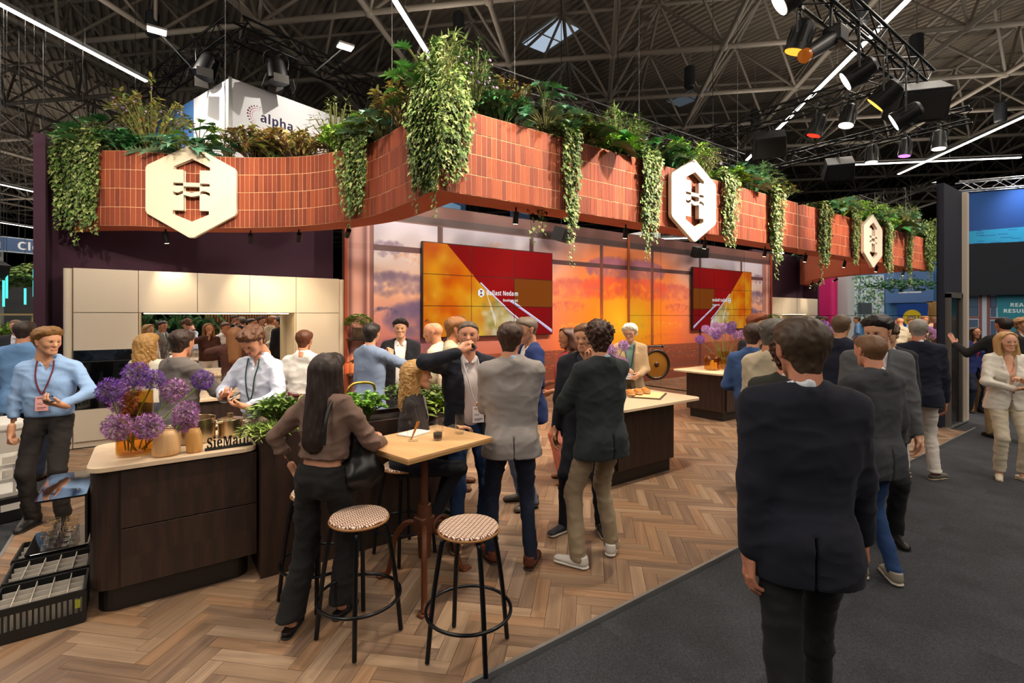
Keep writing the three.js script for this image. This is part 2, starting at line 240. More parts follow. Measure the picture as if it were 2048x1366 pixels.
// ---------- video wall ----------
{
  const vw = thing('video_wall', 'three by three video wall of glowing red and orange screens on the sunset mural', 'screen', [6.03, 1.5, -9.0]);
  const w = 3.34, h = 1.9;
  const img = canvasTex(1536, 864, (g, W, H) => {
    g.fillStyle = '#8e0f10'; g.fillRect(0, 0, W, H); const R = rng(5);
    const red = g.createLinearGradient(0, 0, W, H); red.addColorStop(0, '#7c0c0c'); red.addColorStop(0.5, '#a80f12'); red.addColorStop(1, '#860e14'); g.fillStyle = red; g.fillRect(0, 0, W, H);
    g.fillStyle = '#8a4512'; g.fillRect(W * 2 / 3, H / 3, W / 3, H / 3);
    g.save(); g.beginPath(); g.moveTo(0, 0); g.lineTo(W * 0.16, 0); g.lineTo(W * 0.40, H * 0.42); g.lineTo(W * 0.72, H * 0.86); g.lineTo(W * 0.74, H); g.lineTo(0, H); g.closePath(); g.clip();
    const fire = g.createLinearGradient(0, 0, W * 0.6, H); fire.addColorStop(0, '#c8480c'); fire.addColorStop(0.35, '#f09a12'); fire.addColorStop(0.6, '#e8a020'); fire.addColorStop(0.85, '#b9a060'); fire.addColorStop(1, '#e8e0d0'); g.fillStyle = fire; g.fillRect(0, 0, W, H);
    for (let k = 0; k < 170; k++) { const x = R() * W * 0.5, y = R() * H, r = 40 + R() * 150, e = g.createRadialGradient(x, y, 0, x, y, r), c = ['255,214,60', '255,150,10', '214,60,8', '250,190,40', '190,50,6'][Math.floor(R() * 5)]; e.addColorStop(0, `rgba(${c},0.33)`); e.addColorStop(1, `rgba(${c},0)`); g.fillStyle = e; g.fillRect(x - r, y - r, 2 * r, 2 * r); }
    for (let k = 0; k < 60; k++) { const x = W * (0.42 + R() * 0.2), y = H * (0.62 + R() * 0.36), r = 20 + R() * 70, e = g.createRadialGradient(x, y, 0, x, y, r), c = ['240,235,220', '150,140,70', '220,170,70'][k % 3]; e.addColorStop(0, `rgba(${c},0.5)`); e.addColorStop(1, `rgba(${c},0)`); g.fillStyle = e; g.fillRect(x - r, y - r, 2 * r, 2 * r); }
    g.restore();
    const streak = (x0, y0, x1, y1, w0, w1, c) => { g.fillStyle = c; g.beginPath(); g.moveTo(x0 * W, y0 * H); g.lineTo(x1 * W, y1 * H - w1); g.lineTo(x1 * W, y1 * H + w1); g.closePath(); g.fill(); };
    g.lineWidth = 16; g.strokeStyle = '#e9e4f4'; g.beginPath(); g.moveTo(W * 0.4, H * 0.4); g.quadraticCurveTo(W * 0.55, H * 0.62, W * 0.72, H * 0.83); g.stroke();
    g.lineWidth = 24; g.strokeStyle = '#cfc4ee'; g.beginPath(); g.moveTo(W * 0.64, H * 0.6); g.quadraticCurveTo(W * 0.85, H * 0.8, W, H * 0.97); g.stroke();
    g.lineWidth = 7; g.strokeStyle = '#ffffff'; g.beginPath(); g.moveTo(W * 0.66, H * 0.61); g.quadraticCurveTo(W * 0.86, H * 0.8, W, H * 0.95); g.stroke();
    streak(0.43, 0.45, 0.52, 0.85, 4, 50, 'rgba(255,250,240,0.6)');
    g.fillStyle = '#ffffff'; const hx = W * 0.405, hy = H * 0.515, hr = 46; g.beginPath(); for (let k = 0; k < 6; k++) { const a = PI / 6 + k * PI / 3; g[k ? 'lineTo' : 'moveTo'](hx + hr * 0.92 * Math.cos(a), hy + hr * Math.sin(a)); } g.fill();
    g.fillStyle = '#5a1010'; g.fillRect(hx - 6, hy - 26, 12, 52); g.fillRect(hx - 16, hy - 24, 32, 8); g.fillRect(hx - 16, hy + 16, 32, 8); g.fillStyle = '#fff'; g.fillRect(hx - 16, hy - 5, 32, 4); g.fillRect(hx - 16, hy + 4, 32, 4);
    g.font = 'bold 66px sans-serif'; g.fillText('Ballast Nedam', W * 0.445, H * 0.54, W * 0.255); g.font = 'bold 38px sans-serif'; g.fillText('Development', W * 0.575, H * 0.61, W * 0.122);
  });
  const sm = phy({ color: 0x050505, roughness: 0.3, specularIntensity: 0.25, emissive: 0xffffff, emissiveMap: img, emissiveIntensity: 0.85 });
  obj('bezel_backing', box(w + 0.02, h + 0.02, 0.07, 0, h / 2 - 0.1, -0.02), M.black, vw);
  for (let i = 0; i < 3; i++) for (let j = 0; j < 3; j++) {
    const g = new THREE.PlaneGeometry(w / 3 - 0.012, h / 3 - 0.012), uv = g.attributes.uv; for (let k = 0; k < 4; k++) uv.setXY(k, (i + uv.getX(k)) / 3, (j + uv.getY(k)) / 3);
    obj('screen', g.translate((i - 1) * w / 3, h / 6 + j * h / 3 - 0.1, 0.018), sm, vw);
  }
}
// ---------- kitchen wall ----------
struct('wall_back_kitchen', box(4.1, 4.3, 0.15, 0.8, 2.15, -9.83), M.maroon);
struct('wall_left_return', box(0.12, 4.3, 0.65, -1.2, 2.15, -9.5), M.maroon);
{
  const cab = std(0xc8bcaa, 0.38), T = 2.5, Z = -9.08, mid = 1.885;
  const xs = [-0.85, -0.13, 0.6, 1.32, 2.03, 2.76];
  const endShape = (x, s) => { const g = prism(roundRect(0.1, 0.66, 0.048), T - 0.02).rotateX(-PI / 2); return g.translate(x, 0.01, Z - 0.335); };
  const lab = ['tall cream oven cabinet with a black built-in oven', 'cream wall cabinet over the niche beside the oven cabinet', 'cream wall cabinet in the middle over the mirrored niche', 'cream wall cabinet over the niche beside the tall larder', 'tall cream larder cabinet at the basil shelf end'];
  for (let k = 0; k < 5; k++) {
    const x0 = xs[k], x1 = xs[k + 1], w = x1 - x0, cx = (x0 + x1) / 2, tall = k === 0 || k === 4;
    const c = thing(tall ? 'tall_cabinet' : 'wall_cabinet', lab[k], 'cabinet', [cx, 0, Z], 0, 'cream kitchen cabinets');
    obj('body', tall ? box(w - 0.002, T - 0.02, 0.63, 0, T / 2, -0.345) : box(w - 0.002, T - mid - 0.01, 0.63, 0, (T + mid) / 2, -0.345), cab, c);
    obj('door', rbox(w - 0.008, T - mid - 0.006, 0.024, 0.003, 0, (T + mid) / 2, -0.012), cab, c);
    if (k === 4) obj('door', rbox(w - 0.008, mid - 0.1, 0.024, 0.003, 0, (mid + 0.09) / 2, -0.012), cab, c);
    if (k === 0) {
      obj('door', rbox(w - 0.008, 0.52, 0.024, 0.003, 0, mid - 0.266, -0.012), cab, c);
      const ov = obj('oven', rbox(w - 0.01, 0.82, 0.03, 0.004, 0, 0.95, -0.01), M.blackGloss, c); obj('oven_handle', bar(V3(-0.28, 1.2, 0.04), V3(0.28, 1.2, 0.04), 0.008), M.blackMetal, ov);
      obj('drawer', rbox(w - 0.008, 0.44, 0.024, 0.003, 0, 0.315, -0.012), cab, c);
    }
  }
  for (const [x, n] of [[-0.905, 'oven cabinet'], [2.81, 'larder cabinet']]) tag(obj('end_panel', endShape(x), cab), 'rounded cream end panel closing the ' + n, 'cabinet panel', 'rounded cabinet end panels');
  tag(obj('niche_mirror', box(2.14, 1.0, 0.02, 0.95, 1.38, Z - 0.6), M.mirror), 'mirrored splashback at the back of the kitchen niche', 'mirror');
  const cheek = thing('niche_lining', 'beige side lining of the kitchen niche with an upright LED slot', 'lining', [0, 0, Z]);
  for (const x of [2.015, -0.115]) obj('side_panel', box(0.02, 1.0, 0.6, x, 1.385, -0.31), std(0xb9a98c, 0.5), cheek); obj('base_unit', box(2.14, 0.86, 0.62, 0.95, 0.45, -0.33), cab, cheek);
  obj('niche_worktop', rbox(2.15, 0.03, 0.66, 0.004, 0.95, 0.895, -0.32), M.topStone, cheek);
  const led = tag(obj('niche_led_strip_light', box(2.0, 0.012, 0.03, 0.93, mid - 0.012, Z - 0.1), glow(0xffe9c4, 7)), 'thin warm LED strip light under the wall cabinets of the niche', 'light');
  const l = new THREE.RectAreaLight(0xffe2b0, 7, 2.0, 0.06); l.position.set(0.93, mid - 0.025, Z - 0.1); l.lookAt(0.93, 0, Z - 0.1); scene.add(l);
}
// ---------- the brick planter fascia ----------
const leftPts = [[-0.86, 9.3], [-0.3, 8.85], [0.46, 8.52], [1.2, 8.08], [1.82, 7.5], [2.12, 6.98], [2.35, 6.4], [2.42, 5.6], [2.45, 4.72]];
const leftCurve = new THREE.CatmullRomCurve3(leftPts.map(([u, v]) => V3(u, 0, -v)));
const fasciaZ = s => s < 0 ? [lerp(3.17, 3.1, clamp(-s / 5, 0, 1)), lerp(4.09, 4.15, clamp(-s / 5, 0, 1))] : [3.17 + 0.002 * s, 4.09];      // s: metres from the nose corner, negative along the curve
const LL = leftCurve.getLength();
leftCurve.arcLengthDivisions = 400; leftCurve.updateArcLengths();
function fasciaAt(s, off = 0) {            // point and outward normal of the front face
  let p, t; if (s <= 0) { const q = clamp(1 + s / LL, 0, 1); p = leftCurve.getPointAt(q); t = leftCurve.getTangentAt(q); } else { p = V3(2.45 + s, 0, -4.72); t = V3(1, 0, 0); }
  t.y = 0; t.normalize(); const n = V3(-t.z, 0, t.x); return { p: p.addScaledVector(n, off), n, t };
}
{
  const f = thing('brick_planter_fascia', 'hanging planter band clad in upright terracotta brick slips', 'planter band');
  const ribbon = (A, B) => { const pos = [], idx = []; A.forEach((a, i) => { pos.push(a.x, a.y, a.z, B[i].x, B[i].y, B[i].z); if (i) { const k = 2 * i; idx.push(k - 2, k - 1, k, k - 1, k + 1, k); } }); const g = new THREE.BufferGeometry(); g.setAttribute('position', new THREE.Float32BufferAttribute(pos, 3)); g.setIndex(idx); g.computeVertexNormals(); return g; };
  const ss = []; for (let k = 0; k <= 70; k++) ss.push(-LL + LL * k / 70); for (let k = 1; k <= 10; k++) ss.push(8.05 * k / 10);
  const front = y => ss.map(s => { const q = fasciaAt(s), z = fasciaZ(s); return V3(q.p.x, y ? z[1] : z[0], q.p.z); });
  const backAt = s => { const q = fasciaAt(s, -0.42).p; if (s <= 0) { q.z = Math.min(q.z, -5.14); } else { q.x = Math.max(q.x, 2.87); } return q; };
  const back = y => ss.map(s => { const q = backAt(s), z = fasciaZ(s); return V3(q.x, y ? z[1] - 0.02 : z[0], q.z); });
  const two = std(0xb4583a, 0.8, { side: THREE.DoubleSide });
  obj('mortar_bed', ribbon(front(1), front(0)), std(0xd8b08a, 0.9, { side: THREE.DoubleSide }), f);
  obj('underside', ribbon(front(0), back(0)), two, f); obj('back_panel', ribbon(back(0), back(1)), two, f);
  const soilY = (a) => a.map(p => V3(p.x, p.y - 0.06, p.z)); obj('soil', ribbon(soilY(front(1)), soilY(back(1))), std(0x241a14, 1, { side: THREE.DoubleSide }), f);
  const e0 = front(1)[0], e1 = front(0)[0], b0 = back(1)[0], b1 = back(0)[0]; obj('end_plate', ribbon([e0, b0], [e1.clone().setY(e1.y - 0.09), b1]), two, f);
  const bm = [0x8e4024, 0x843a22, 0x9a4a2a, 0x7a3520].map((c, i) => std(c, 0.75, { bumpMap: dataTex(64, 128, (u, v, x, y) => { const n = 128 + 90 * noise3(u * 14, v * 5, i) + 60 * (hsh(x, y, i) - 0.5); return [n, n, n]; }, false), bumpScale: 0.004 }));
  const unit = new RoundedBoxGeometry(1, 1, 1, 1, 0.06), w = 0.068, R = rng(8), bricks = [];
  const bg = box(w - 0.006, 1, 0.024);
  for (let s = -LL + w / 2; s < 8.03; s += w) {
    if (s > -w / 2 && s < w / 2) continue;
    const q = fasciaAt(s, -0.0085), z = fasciaZ(s), rh = (z[1] - z[0]) / 4;
    for (let r = 0; r < 4; r++) bricks.push({ p: V3(q.p.x, z[0] + (r + 0.5) * rh, q.p.z).addScaledVector(q.n, (R() - 0.5) * 0.004), a: Math.atan2(q.n.x, q.n.z) + (R() - 0.5) * 0.03, h: rh - 0.009, m: Math.floor(R() * 4), s: shows(V3(q.p.x, 3.6, q.p.z), Math.abs(q.n.dot(V3(-q.p.x, 0, -q.p.z).normalize())) + 0.2) });
  }
  bricks.sort((a, b) => b.s - a.s); const rest = [[], [], [], []];
  bricks.forEach((b, k) => { if (k < 296) { const o = obj('brick', bg, bm[b.m], f); o.position.copy(b.p); o.rotation.y = b.a; o.scale.y = b.h; } else rest[b.m].push(bg.clone().scale(1, b.h, 1).rotateY(b.a).translate(b.p.x, b.p.y, b.p.z)); });
  rest.forEach((r, k) => tag(obj('bricks', r, bm[k], f), null, null, null, 'stuff'));
  // small downlights under the band
  const cans = [[-3.9, -0.25], [-3.2, -0.25], [-2.4, -0.25], [-5.0, -0.22], [1.2, -0.22], [3.2, -0.22], [5.2, -0.22], [7.2, -0.22]];
  cans.forEach(([s, o], i) => {
    const q = fasciaAt(s, o), z = fasciaZ(s)[0], d = thing('downlight', i < 4 ? 'small black spotlight under the curved part of the brick band' : 'small black spotlight under the straight part of the brick band', 'spotlight', [q.p.x, z, q.p.z], 0, i < 4 ? 'spotlights under the curved brick band' : 'spotlights under the straight brick band');
    const aim = i < 4 ? V3(q.p.x + 0.15, 2.0, -9.1) : V3(q.p.x + 0.2, 0.0, -5.6), from = V3(q.p.x, z - 0.1, q.p.z), dir = aim.clone().sub(from).normalize(), a = V3(0, -0.1, 0), b = a.clone().addScaledVector(dir, 0.1);
    obj('bracket', cyl(0.012, 0.012, 0.1, 0, -0.05, 0, 8), M.black, d); obj('housing', bar(a.clone().addScaledVector(dir, -0.05), b, 0.035, 14), M.black, d); obj('lamp_lens', bar(b, b.clone().addScaledVector(dir, 0.004), 0.028, 14), glow(0xffe0b0, 9), d);
    const L = new THREE.SpotLight(0xffe4bc, (i < 4 ? 26 : 50) * SPOT_GAIN, 0, 0.55, 0.7, 2); L.position.copy(from).addScaledVector(dir, 0.12); L.target.position.copy(aim); L.castShadow = true; scene.add(L, L.target);
  });
}
// ---------- hexagon signs ----------
{
  const N = ([x, y]) => [(x - 1360) / 502 * 1.15, (1118 - y) / 545 * 1.28];
  const hex = [[1360, 855], [1603, 985], [1612, 1000], [1612, 1245], [1603, 1262], [1372, 1396], [1348, 1396], [1117, 1262], [1110, 1245], [1110, 1000], [1117, 985]].map(N);
  const wave = (x0, x1, y) => { const up = [], dn = []; for (let k = 0; k <= 6; k++) { const t = k / 6, x = lerp(x0, x1, t), d = 7 * Math.sin(t * PI * 1.3 + (x0 > 1360 ? PI : 0)); up.push([x, y + d]); dn.unshift([x, y + 17 + d]); } return up.concat(dn).map(N); };
  const holes = [
    [[1365, 937], [1467, 985], [1467, 1003], [1408, 1003], [1408, 1077], [1318, 1077], [1318, 1003], [1265, 1003], [1265, 985]].map(N),
    [[1260, 1080], [1316, 1080], [1316, 1097], [1260, 1097]].map(N), [[1410, 1080], [1465, 1080], [1465, 1097], [1410, 1097]].map(N),
    [[1318, 1100], [1408, 1100], [1408, 1126], [1363, 1136], [1318, 1126]].map(N), wave(1260, 1315, 1130), wave(1411, 1466, 1130),
    [[1318, 1150], [1363, 1160], [1408, 1150], [1408, 1240], [1460, 1240], [1460, 1262], [1365, 1305], [1258, 1262], [1258, 1240], [1318, 1240]].map(N)];
  const plate = prism(hex, 0.05, 0.008, holes), m = std(0xe4d6bf, 0.5);
  const place = (s, label) => { const q = fasciaAt(s, 0.05), o = tag(obj('hexagon_sign', plate, m), label, 'sign', 'hexagon logo signs'); o.position.set(q.p.x, (fasciaZ(s)[0] + fasciaZ(s)[1]) / 2 + (s < 0 ? 0.0 : 0.02), q.p.z); o.rotation.y = Math.atan2(q.n.x, q.n.z); return o; };
  const a = place(-4.55, 'cream hexagon sign with cut-out arrows on the curved brick band'); a.scale.set(1.02, 1.03, 1);
  place(4.42, 'cream hexagon sign with cut-out arrows on the straight brick band');
}
// ---------- leaves ----------
function fan(outline, cup = 0.1, c = [0, 0.42], cc = null, ec = null) {
  const pos = [], col = [], n = outline.length, P = ([x, y]) => [x, y, cup * (Math.abs(x) * 1.2 + (y - 0.4) * (y - 0.4) * -0.8)];
  for (let i = 0; i < n; i++) { const a = outline[i], b = outline[(i + 1) % n]; pos.push(...P(c), ...P(b), ...P(a)); if (cc) col.push(...cc, ...ec, ...ec); }
  const g = new THREE.BufferGeometry(); g.setAttribute('position', new THREE.Float32BufferAttribute(pos, 3)); if (cc) g.setAttribute('color', new THREE.Float32BufferAttribute(col, 3)); g.computeVertexNormals(); return g;
}
const mir = r => [...r, ...r.slice().reverse().map(([x, y]) => [-x, y])].filter((p, i, a) => i === 0 || Math.hypot(p[0] - a[i - 1][0], p[1] - a[i - 1][1]) > 1e-4);
const LEAF = {
  ivy: fan(mir([[0, 0.08], [0.16, 0], [0.34, 0.14], [0.22, 0.3], [0.46, 0.5], [0.2, 0.56], [0, 1]]).reverse(), 0.25, [0, 0.36], [0.62, 0.68, 0.5], [1.0, 1.0, 0.92]),
  oval: fan(mir([[0, 0], [0.14, 0.12], [0.24, 0.4], [0.2, 0.68], [0, 1]]).reverse(), 0.3),
  slim: fan(mir([[0, 0], [0.07, 0.2], [0.09, 0.5], [0, 1]]).reverse(), 0.3),
  big: fan(mir([[0, 0.06], [0.2, -0.06], [0.42, 0.14], [0.46, 0.42], [0.3, 0.74], [0, 1.05]]).reverse(), 0.28),
  lobed: fan(mir([[0, 0.02], [0.3, -0.05], [0.16, 0.13], [0.46, 0.14], [0.2, 0.27], [0.5, 0.36], [0.2, 0.42], [0.46, 0.58], [0.17, 0.57], [0.36, 0.8], [0.11, 0.74], [0, 1.05]]).reverse(), 0.3, [0, 0.4]),
  blade: (() => { const p = []; for (let k = 0; k < 4; k++) { const a = k / 4, b = (k + 1) / 4, z = t => -0.25 * t * t, w = t => 0.012 * (1 - t * 0.9); p.push(-w(a), a, z(a), w(a), a, z(a), w(b), b, z(b), -w(a), a, z(a), w(b), b, z(b), -w(b), b, z(b)); } const g = new THREE.BufferGeometry(); g.setAttribute('position', new THREE.Float32BufferAttribute(p, 3)); g.computeVertexNormals(); return g; })(),
};
const leafMat = phy({ color: 0xffffff, roughness: 0.5, side: THREE.DoubleSide, transmission: 0 }), ivyMat = std(0xffffff, 0.55, { side: THREE.DoubleSide, vertexColors: true }), stemMat = std(0x5a5a2c, 0.8), brownStem = std(0x4a3424, 0.8);
function leaves(parent, list, geo, m, colors, R, name = 'leaves') {
  const im = new THREE.InstancedMesh(geo, m, list.length), x = V3(), y = V3(), z = V3(), mt = new THREE.Matrix4(), c = new THREE.Color();
  list.forEach((l, i) => { y.copy(l.d).normalize(); x.crossVectors(y, l.n); if (x.lengthSq() < 1e-5) x.set(1, 0, 0); x.normalize(); z.crossVectors(x, y); mt.makeBasis(x.multiplyScalar(l.s), y.multiplyScalar(l.s), z.multiplyScalar(l.s)).setPosition(l.p); im.setMatrixAt(i, mt); c.set(colors[Math.floor(R() * colors.length)]).multiplyScalar(0.65 + 0.8 * R()); im.setColorAt(i, c); });
  im.name = name; im.userData.kind = 'stuff'; im.castShadow = im.receiveShadow = true; parent.add(im); return im;
}
function shrub(name, label, [px, py, pz], o) {     // stems that fan out and carry leaves all along
  const { r = 0.3, stems = 14, per = 16, leaf = 'oval', size = 0.07, colors = [0x4f7a35], droop = 0.1, seed = 1, group, tips, start = 0.2 } = o, h = (o.h ?? 0.4) * (py > 3.5 && o.h > 0 ? 1.3 : 1), ns = py > 3.5 ? Math.round(stems * 1.5) : stems;
  const R = rng(seed * 131 + 7), g = thing(name, label, o.category || 'plant', [px, py, pz], 0, group), list = [], tubes = [], flowers = [];
  for (let k = 0; k < ns; k++) {
    const a = k * 2.4 + R() * 0.7, q = Math.sqrt(R()) * r, hh = h * (0.55 + 0.5 * R()) * (1 - 0.35 * q / r), ex = Math.cos(a) * q, ez = Math.sin(a) * q;
    const pts = [V3(ex * 0.15, -0.03, ez * 0.15), V3(ex * 0.5, hh * 0.55, ez * 0.5), V3(ex, hh * (1 - droop), ez), V3(ex * 1.15, hh * (1 - droop * 2.2), ez * 1.15)];
    const cv = new THREE.CatmullRomCurve3(pts); tubes.push(new THREE.TubeGeometry(cv, 5, 0.004 + 0.004 * h, 4));
    for (let j = 0; j < per; j++) { const t = start + (1 - start) * (j + R()) / per, p = cv.getPoint(t), tg = cv.getTangent(t), b = a + j * 2.4 + R(); const out = V3(Math.cos(b), 0.25 + 0.5 * R(), Math.sin(b)).multiplyScalar(0.8).addScaledVector(tg, 0.5); list.push({ p, d: out, n: V3(ex * 0.6, 1, ez * 0.6).add(V3(R() - 0.5, R() * 0.4, R() - 0.5)), s: size * (0.6 + 0.7 * R()) }); }
    if (tips) flowers.push({ p: cv.getPoint(1), d: V3(0, 1, 0), n: V3(1, 0, 0), s: tips.size * (0.7 + 0.6 * R()) });
  }
  obj('stems', tubes, o.brown ? brownStem : stemMat, g); leaves(g, list, LEAF[leaf], leafMat, colors, R);
  if (tips) leaves(g, flowers, new THREE.IcosahedronGeometry(0.5, 1), std(0xffffff, 0.8), tips.colors, R, 'flower_heads');
  if (o.h < 0) obj('hanging_wire', [-0.7, 0, 0.7].map(t => box(0.01, 12.9 - py, 0.01, t * r, (12.9 - py) / 2, 0)), M.black, g);
  return g;
}
function bigLeafPlant(name, label, [px, py, pz], o) {   // few large leaves, each a part of its own
  const { n = 12, size = 0.3, leaf = 'lobed', colors = [0x2f6a3a], seed = 1, spread = 0.35, rise = 0.3, face = 0.5, group } = o, R = rng(seed * 77 + 3), g = thing(name, label, o.category || 'plant', [px, py, pz], 0, group), tubes = [];
  const mats = colors.map(c => std(c, 0.45, { side: THREE.DoubleSide }));
  for (let k = 0; k < Math.round(n * 1.5); k++) {
    const a = k * 2.4 + R() * 0.6, q = spread * (0.3 + 0.7 * R()), tip = V3(Math.cos(a) * q, 1.35 * rise * (0.3 + 0.8 * R()) * (1 - 0.5 * q / spread), Math.sin(a) * q);
    tubes.push(tube([V3(0, -0.05, 0), V3(tip.x * 0.4, tip.y * 0.8, tip.z * 0.4), tip], 0.006, 6, 5));
    const o2 = obj('leaf', LEAF[leaf], mats[k % mats.length], g), d = V3(Math.cos(a), 0.1 - face * R(), Math.sin(a)).normalize(), nn = V3(Math.cos(a) * 0.5, 1, Math.sin(a) * 0.5), x = V3().crossVectors(d, nn).normalize(), z = V3().crossVectors(x, d), s = size * 0.85 * (0.6 + 0.55 * R());
    o2.matrix.makeBasis(x.multiplyScalar(s), d.multiplyScalar(s), z.multiplyScalar(s)).setPosition(tip); o2.matrix.decompose(o2.position, o2.quaternion, o2.scale);
  }
  obj('stems', tubes, stemMat, g); return g;
}
const IVY = [0x64803c, 0x7c9050, 0x4f6d34, 0xa0a870, 0x6f8646, 0x3f5a2c], IVYD = [0x4d6e30, 0x5f7f3a, 0x748a48];
function ivy(label, s, { len = 0.9, width = 0.35, strands = 16, seed = 1, size = 0.054, tail = 0.3, mound = 0.16, off = 0, colors = IVY, density = 62, y0 }) {
  const R = rng(seed * 991 + 5), q = fasciaAt(s, 0), top = y0 ?? fasciaZ(s)[1], g = thing('ivy', label, 'ivy', [q.p.x, top, q.p.z], 0, 'variegated ivy trailing over the brick band'), list = [], tubes = [];
  for (let k = 0; k < strands; k++) {
    const w = (R() - 0.5) * width * (1 - 0.2 * R()), L = len * (0.35 + 0.65 * Math.pow(R(), 0.7)) + (k < 2 ? tail : 0), out = 0.05 + 0.1 * R() + off, A = q.t.clone().multiplyScalar(w).addScaledVector(q.n, -0.18 + 0.1 * R());
    const pts = [A.clone().setY(0), A.clone().addScaledVector(q.n, 0.12).setY(mound * (0.4 + R())), q.t.clone().multiplyScalar(w * 1.05).addScaledVector(q.n, out).setY(0.02)];
    const nseg = Math.max(2, Math.round(L / 0.2)); for (let j = 1; j <= nseg; j++) pts.push(q.t.clone().multiplyScalar(w * (1.05 - 0.25 * j / nseg) + (R() - 0.5) * 0.07).addScaledVector(q.n, out * (1 - 0.3 * j / nseg) + (R() - 0.5) * 0.03).setY(-L * j / nseg));
    const cv = new THREE.CatmullRomCurve3(pts), n = Math.round(density * (L + 0.3)); tubes.push(new THREE.TubeGeometry(cv, nseg * 3 + 4, 0.003, 4));
    for (let j = 0; j < n; j++) { const t = (j + R()) / n, p = cv.getPoint(t), b = R() * 6.28, sp = 0.05; p.add(q.t.clone().multiplyScalar(Math.cos(b) * sp)).addScaledVector(q.n, Math.abs(Math.sin(b)) * 0.04 * R()); const thin = t > 0.85 && L > len ? 0.75 : 1; list.push({ p, d: q.t.clone().multiplyScalar(R() * 1.6 - 0.8).addScaledVector(q.n, 0.25 + 0.4 * R()).setY(-0.5 - 0.6 * R() + (t < 0.25 ? 0.8 : 0)), n: q.n.clone().addScaledVector(q.t, (R() - 0.5) * 0.9).setY(0.5 + 0.6 * R()), s: size * thin * (0.55 + 0.8 * R()) }); }
  }
  obj('vines', tubes, stemMat, g); leaves(g, list, LEAF.ivy, ivyMat, colors, R); return g;
}
// place by distance s along the band from the nose corner; back = how far behind the brick face
const on = (s, back = 0.18, dy = -0.05) => { const q = fasciaAt(s, -back), z = fasciaZ(s)[1]; return [q.p.x, z + dy, q.p.z]; };
const G = { deep: [0x437c48, 0x528c58, 0x356a40], blue: [0x669a7c, 0x7cac8e, 0x568a6e], bright: [0x7eaa38, 0x96bd46, 0x6c9a34], bronze: [0x868040, 0x7a6a38, 0x96904e, 0x6d7440, 0x7a5232], olive: [0x6e7c3e, 0x808c48, 0x5c6c38], gold: [0x9a8a4a, 0xa89050, 0x7d7a3c] };
const verb = { size: 0.03, colors: [0x8a6a9a, 0x7a6a70, 0x9a86a8] };
ivy('thick ivy spilling over the free end of the curved brick band', -LL + 0.12, { len: 1.15, width: 0.7, strands: 34, seed: 1, mound: 0.3, size: 0.062, density: 74 });
bigLeafPlant('philodendron', 'deep green cut-leaf philodendron beside the ivy at the free end of the band', on(-LL + 0.35), { n: 26, size: 0.34, colors: G.deep, seed: 2, spread: 0.5, rise: 0.45 });
shrub('verbena', 'tall verbena with bronze foliage between two philodendrons', on(-LL + 1.0), { r: 0.5, h: 1.0, stems: 30, per: 22, leaf: 'oval', size: 0.075, colors: [...G.bronze, ...G.olive], seed: 3, tips: verb, start: 0.1 });
bigLeafPlant('philodendron', 'blue-green drooping philodendron overhanging the brick near the curved-band sign', on(-LL + 1.45, 0.05), { n: 22, size: 0.34, colors: G.blue, seed: 4, spread: 0.45, rise: 0.25, face: 0.9 });
bigLeafPlant('fatsia', 'bright yellow-green broad-leaved plant behind the drooping philodendron', on(-LL + 1.55, 0.3), { n: 18, size: 0.26, leaf: 'lobed', colors: G.bright, seed: 5, spread: 0.38, rise: 0.5 });
bigLeafPlant('elephant_ear', 'dark round-leaved plant behind the curved-band sign', on(-LL + 1.95, 0.3), { n: 14, size: 0.3, leaf: 'big', colors: [0x244a2a, 0x2d5a30], seed: 6, spread: 0.35, rise: 0.6 });
shrub('bronze_shrub', 'bronze shrub directly above the curved-band sign', on(-LL + 2.35, 0.2), { r: 0.4, h: 0.52, stems: 26, per: 20, size: 0.085, colors: G.bronze, seed: 7, brown: true });
shrub('golden_shrub', 'golden-leaved shrub in front of the white hanging banner', on(-LL + 3.0, 0.15), { r: 0.5, h: 0.42, stems: 34, per: 22, size: 0.085, colors: G.gold, seed: 8, brown: true });
shrub('wiry_shrub', 'wiry seed-headed shrub beside the golden shrub', on(-LL + 3.55, 0.25), { r: 0.38, h: 0.95, stems: 20, per: 14, leaf: 'slim', size: 0.07, colors: G.olive, seed: 9, tips: { size: 0.018, colors: [0x8a8a7a] } });
bigLeafPlant('fatsia', 'lime-green lobed plant above the ivy on the inner bend of the band', on(-LL + 4.1, 0.25), { n: 16, size: 0.26, colors: G.bright, seed: 10, spread: 0.35, rise: 0.5 });
ivy('ivy curtain on the inner bend of the curved brick band', -LL + 4.25, { len: 0.95, width: 0.6, strands: 26, seed: 11, mound: 0.25 });
shrub('evergreen_shrub', 'grey-green shrub behind the bend of the band', on(-LL + 4.6, 0.25), { r: 0.35, h: 0.7, stems: 20, per: 20, leaf: 'slim', size: 0.09, colors: G.olive, seed: 12 });
bigLeafPlant('philodendron', 'blue-green philodendron leaning over the brick near the nose corner', on(-1.55, 0.05), { n: 20, size: 0.28, colors: G.blue, seed: 13, spread: 0.36, rise: 0.4, face: 0.8 });
shrub('bronze_shrub', 'bronze shrub between the philodendron and the big corner ivy', on(-1.1, 0.22), { r: 0.42, h: 0.75, stems: 26, per: 22, size: 0.085, colors: [...G.bronze, ...G.gold], seed: 14, brown: true });
bigLeafPlant('fatsia', 'tall fresh green plant with cut leaves behind the corner ivy', on(-0.6, 0.2), { n: 26, size: 0.27, colors: [0x4f8a3c, 0x63a04a, 0x3f7a38], seed: 15, spread: 0.4, rise: 0.85 });
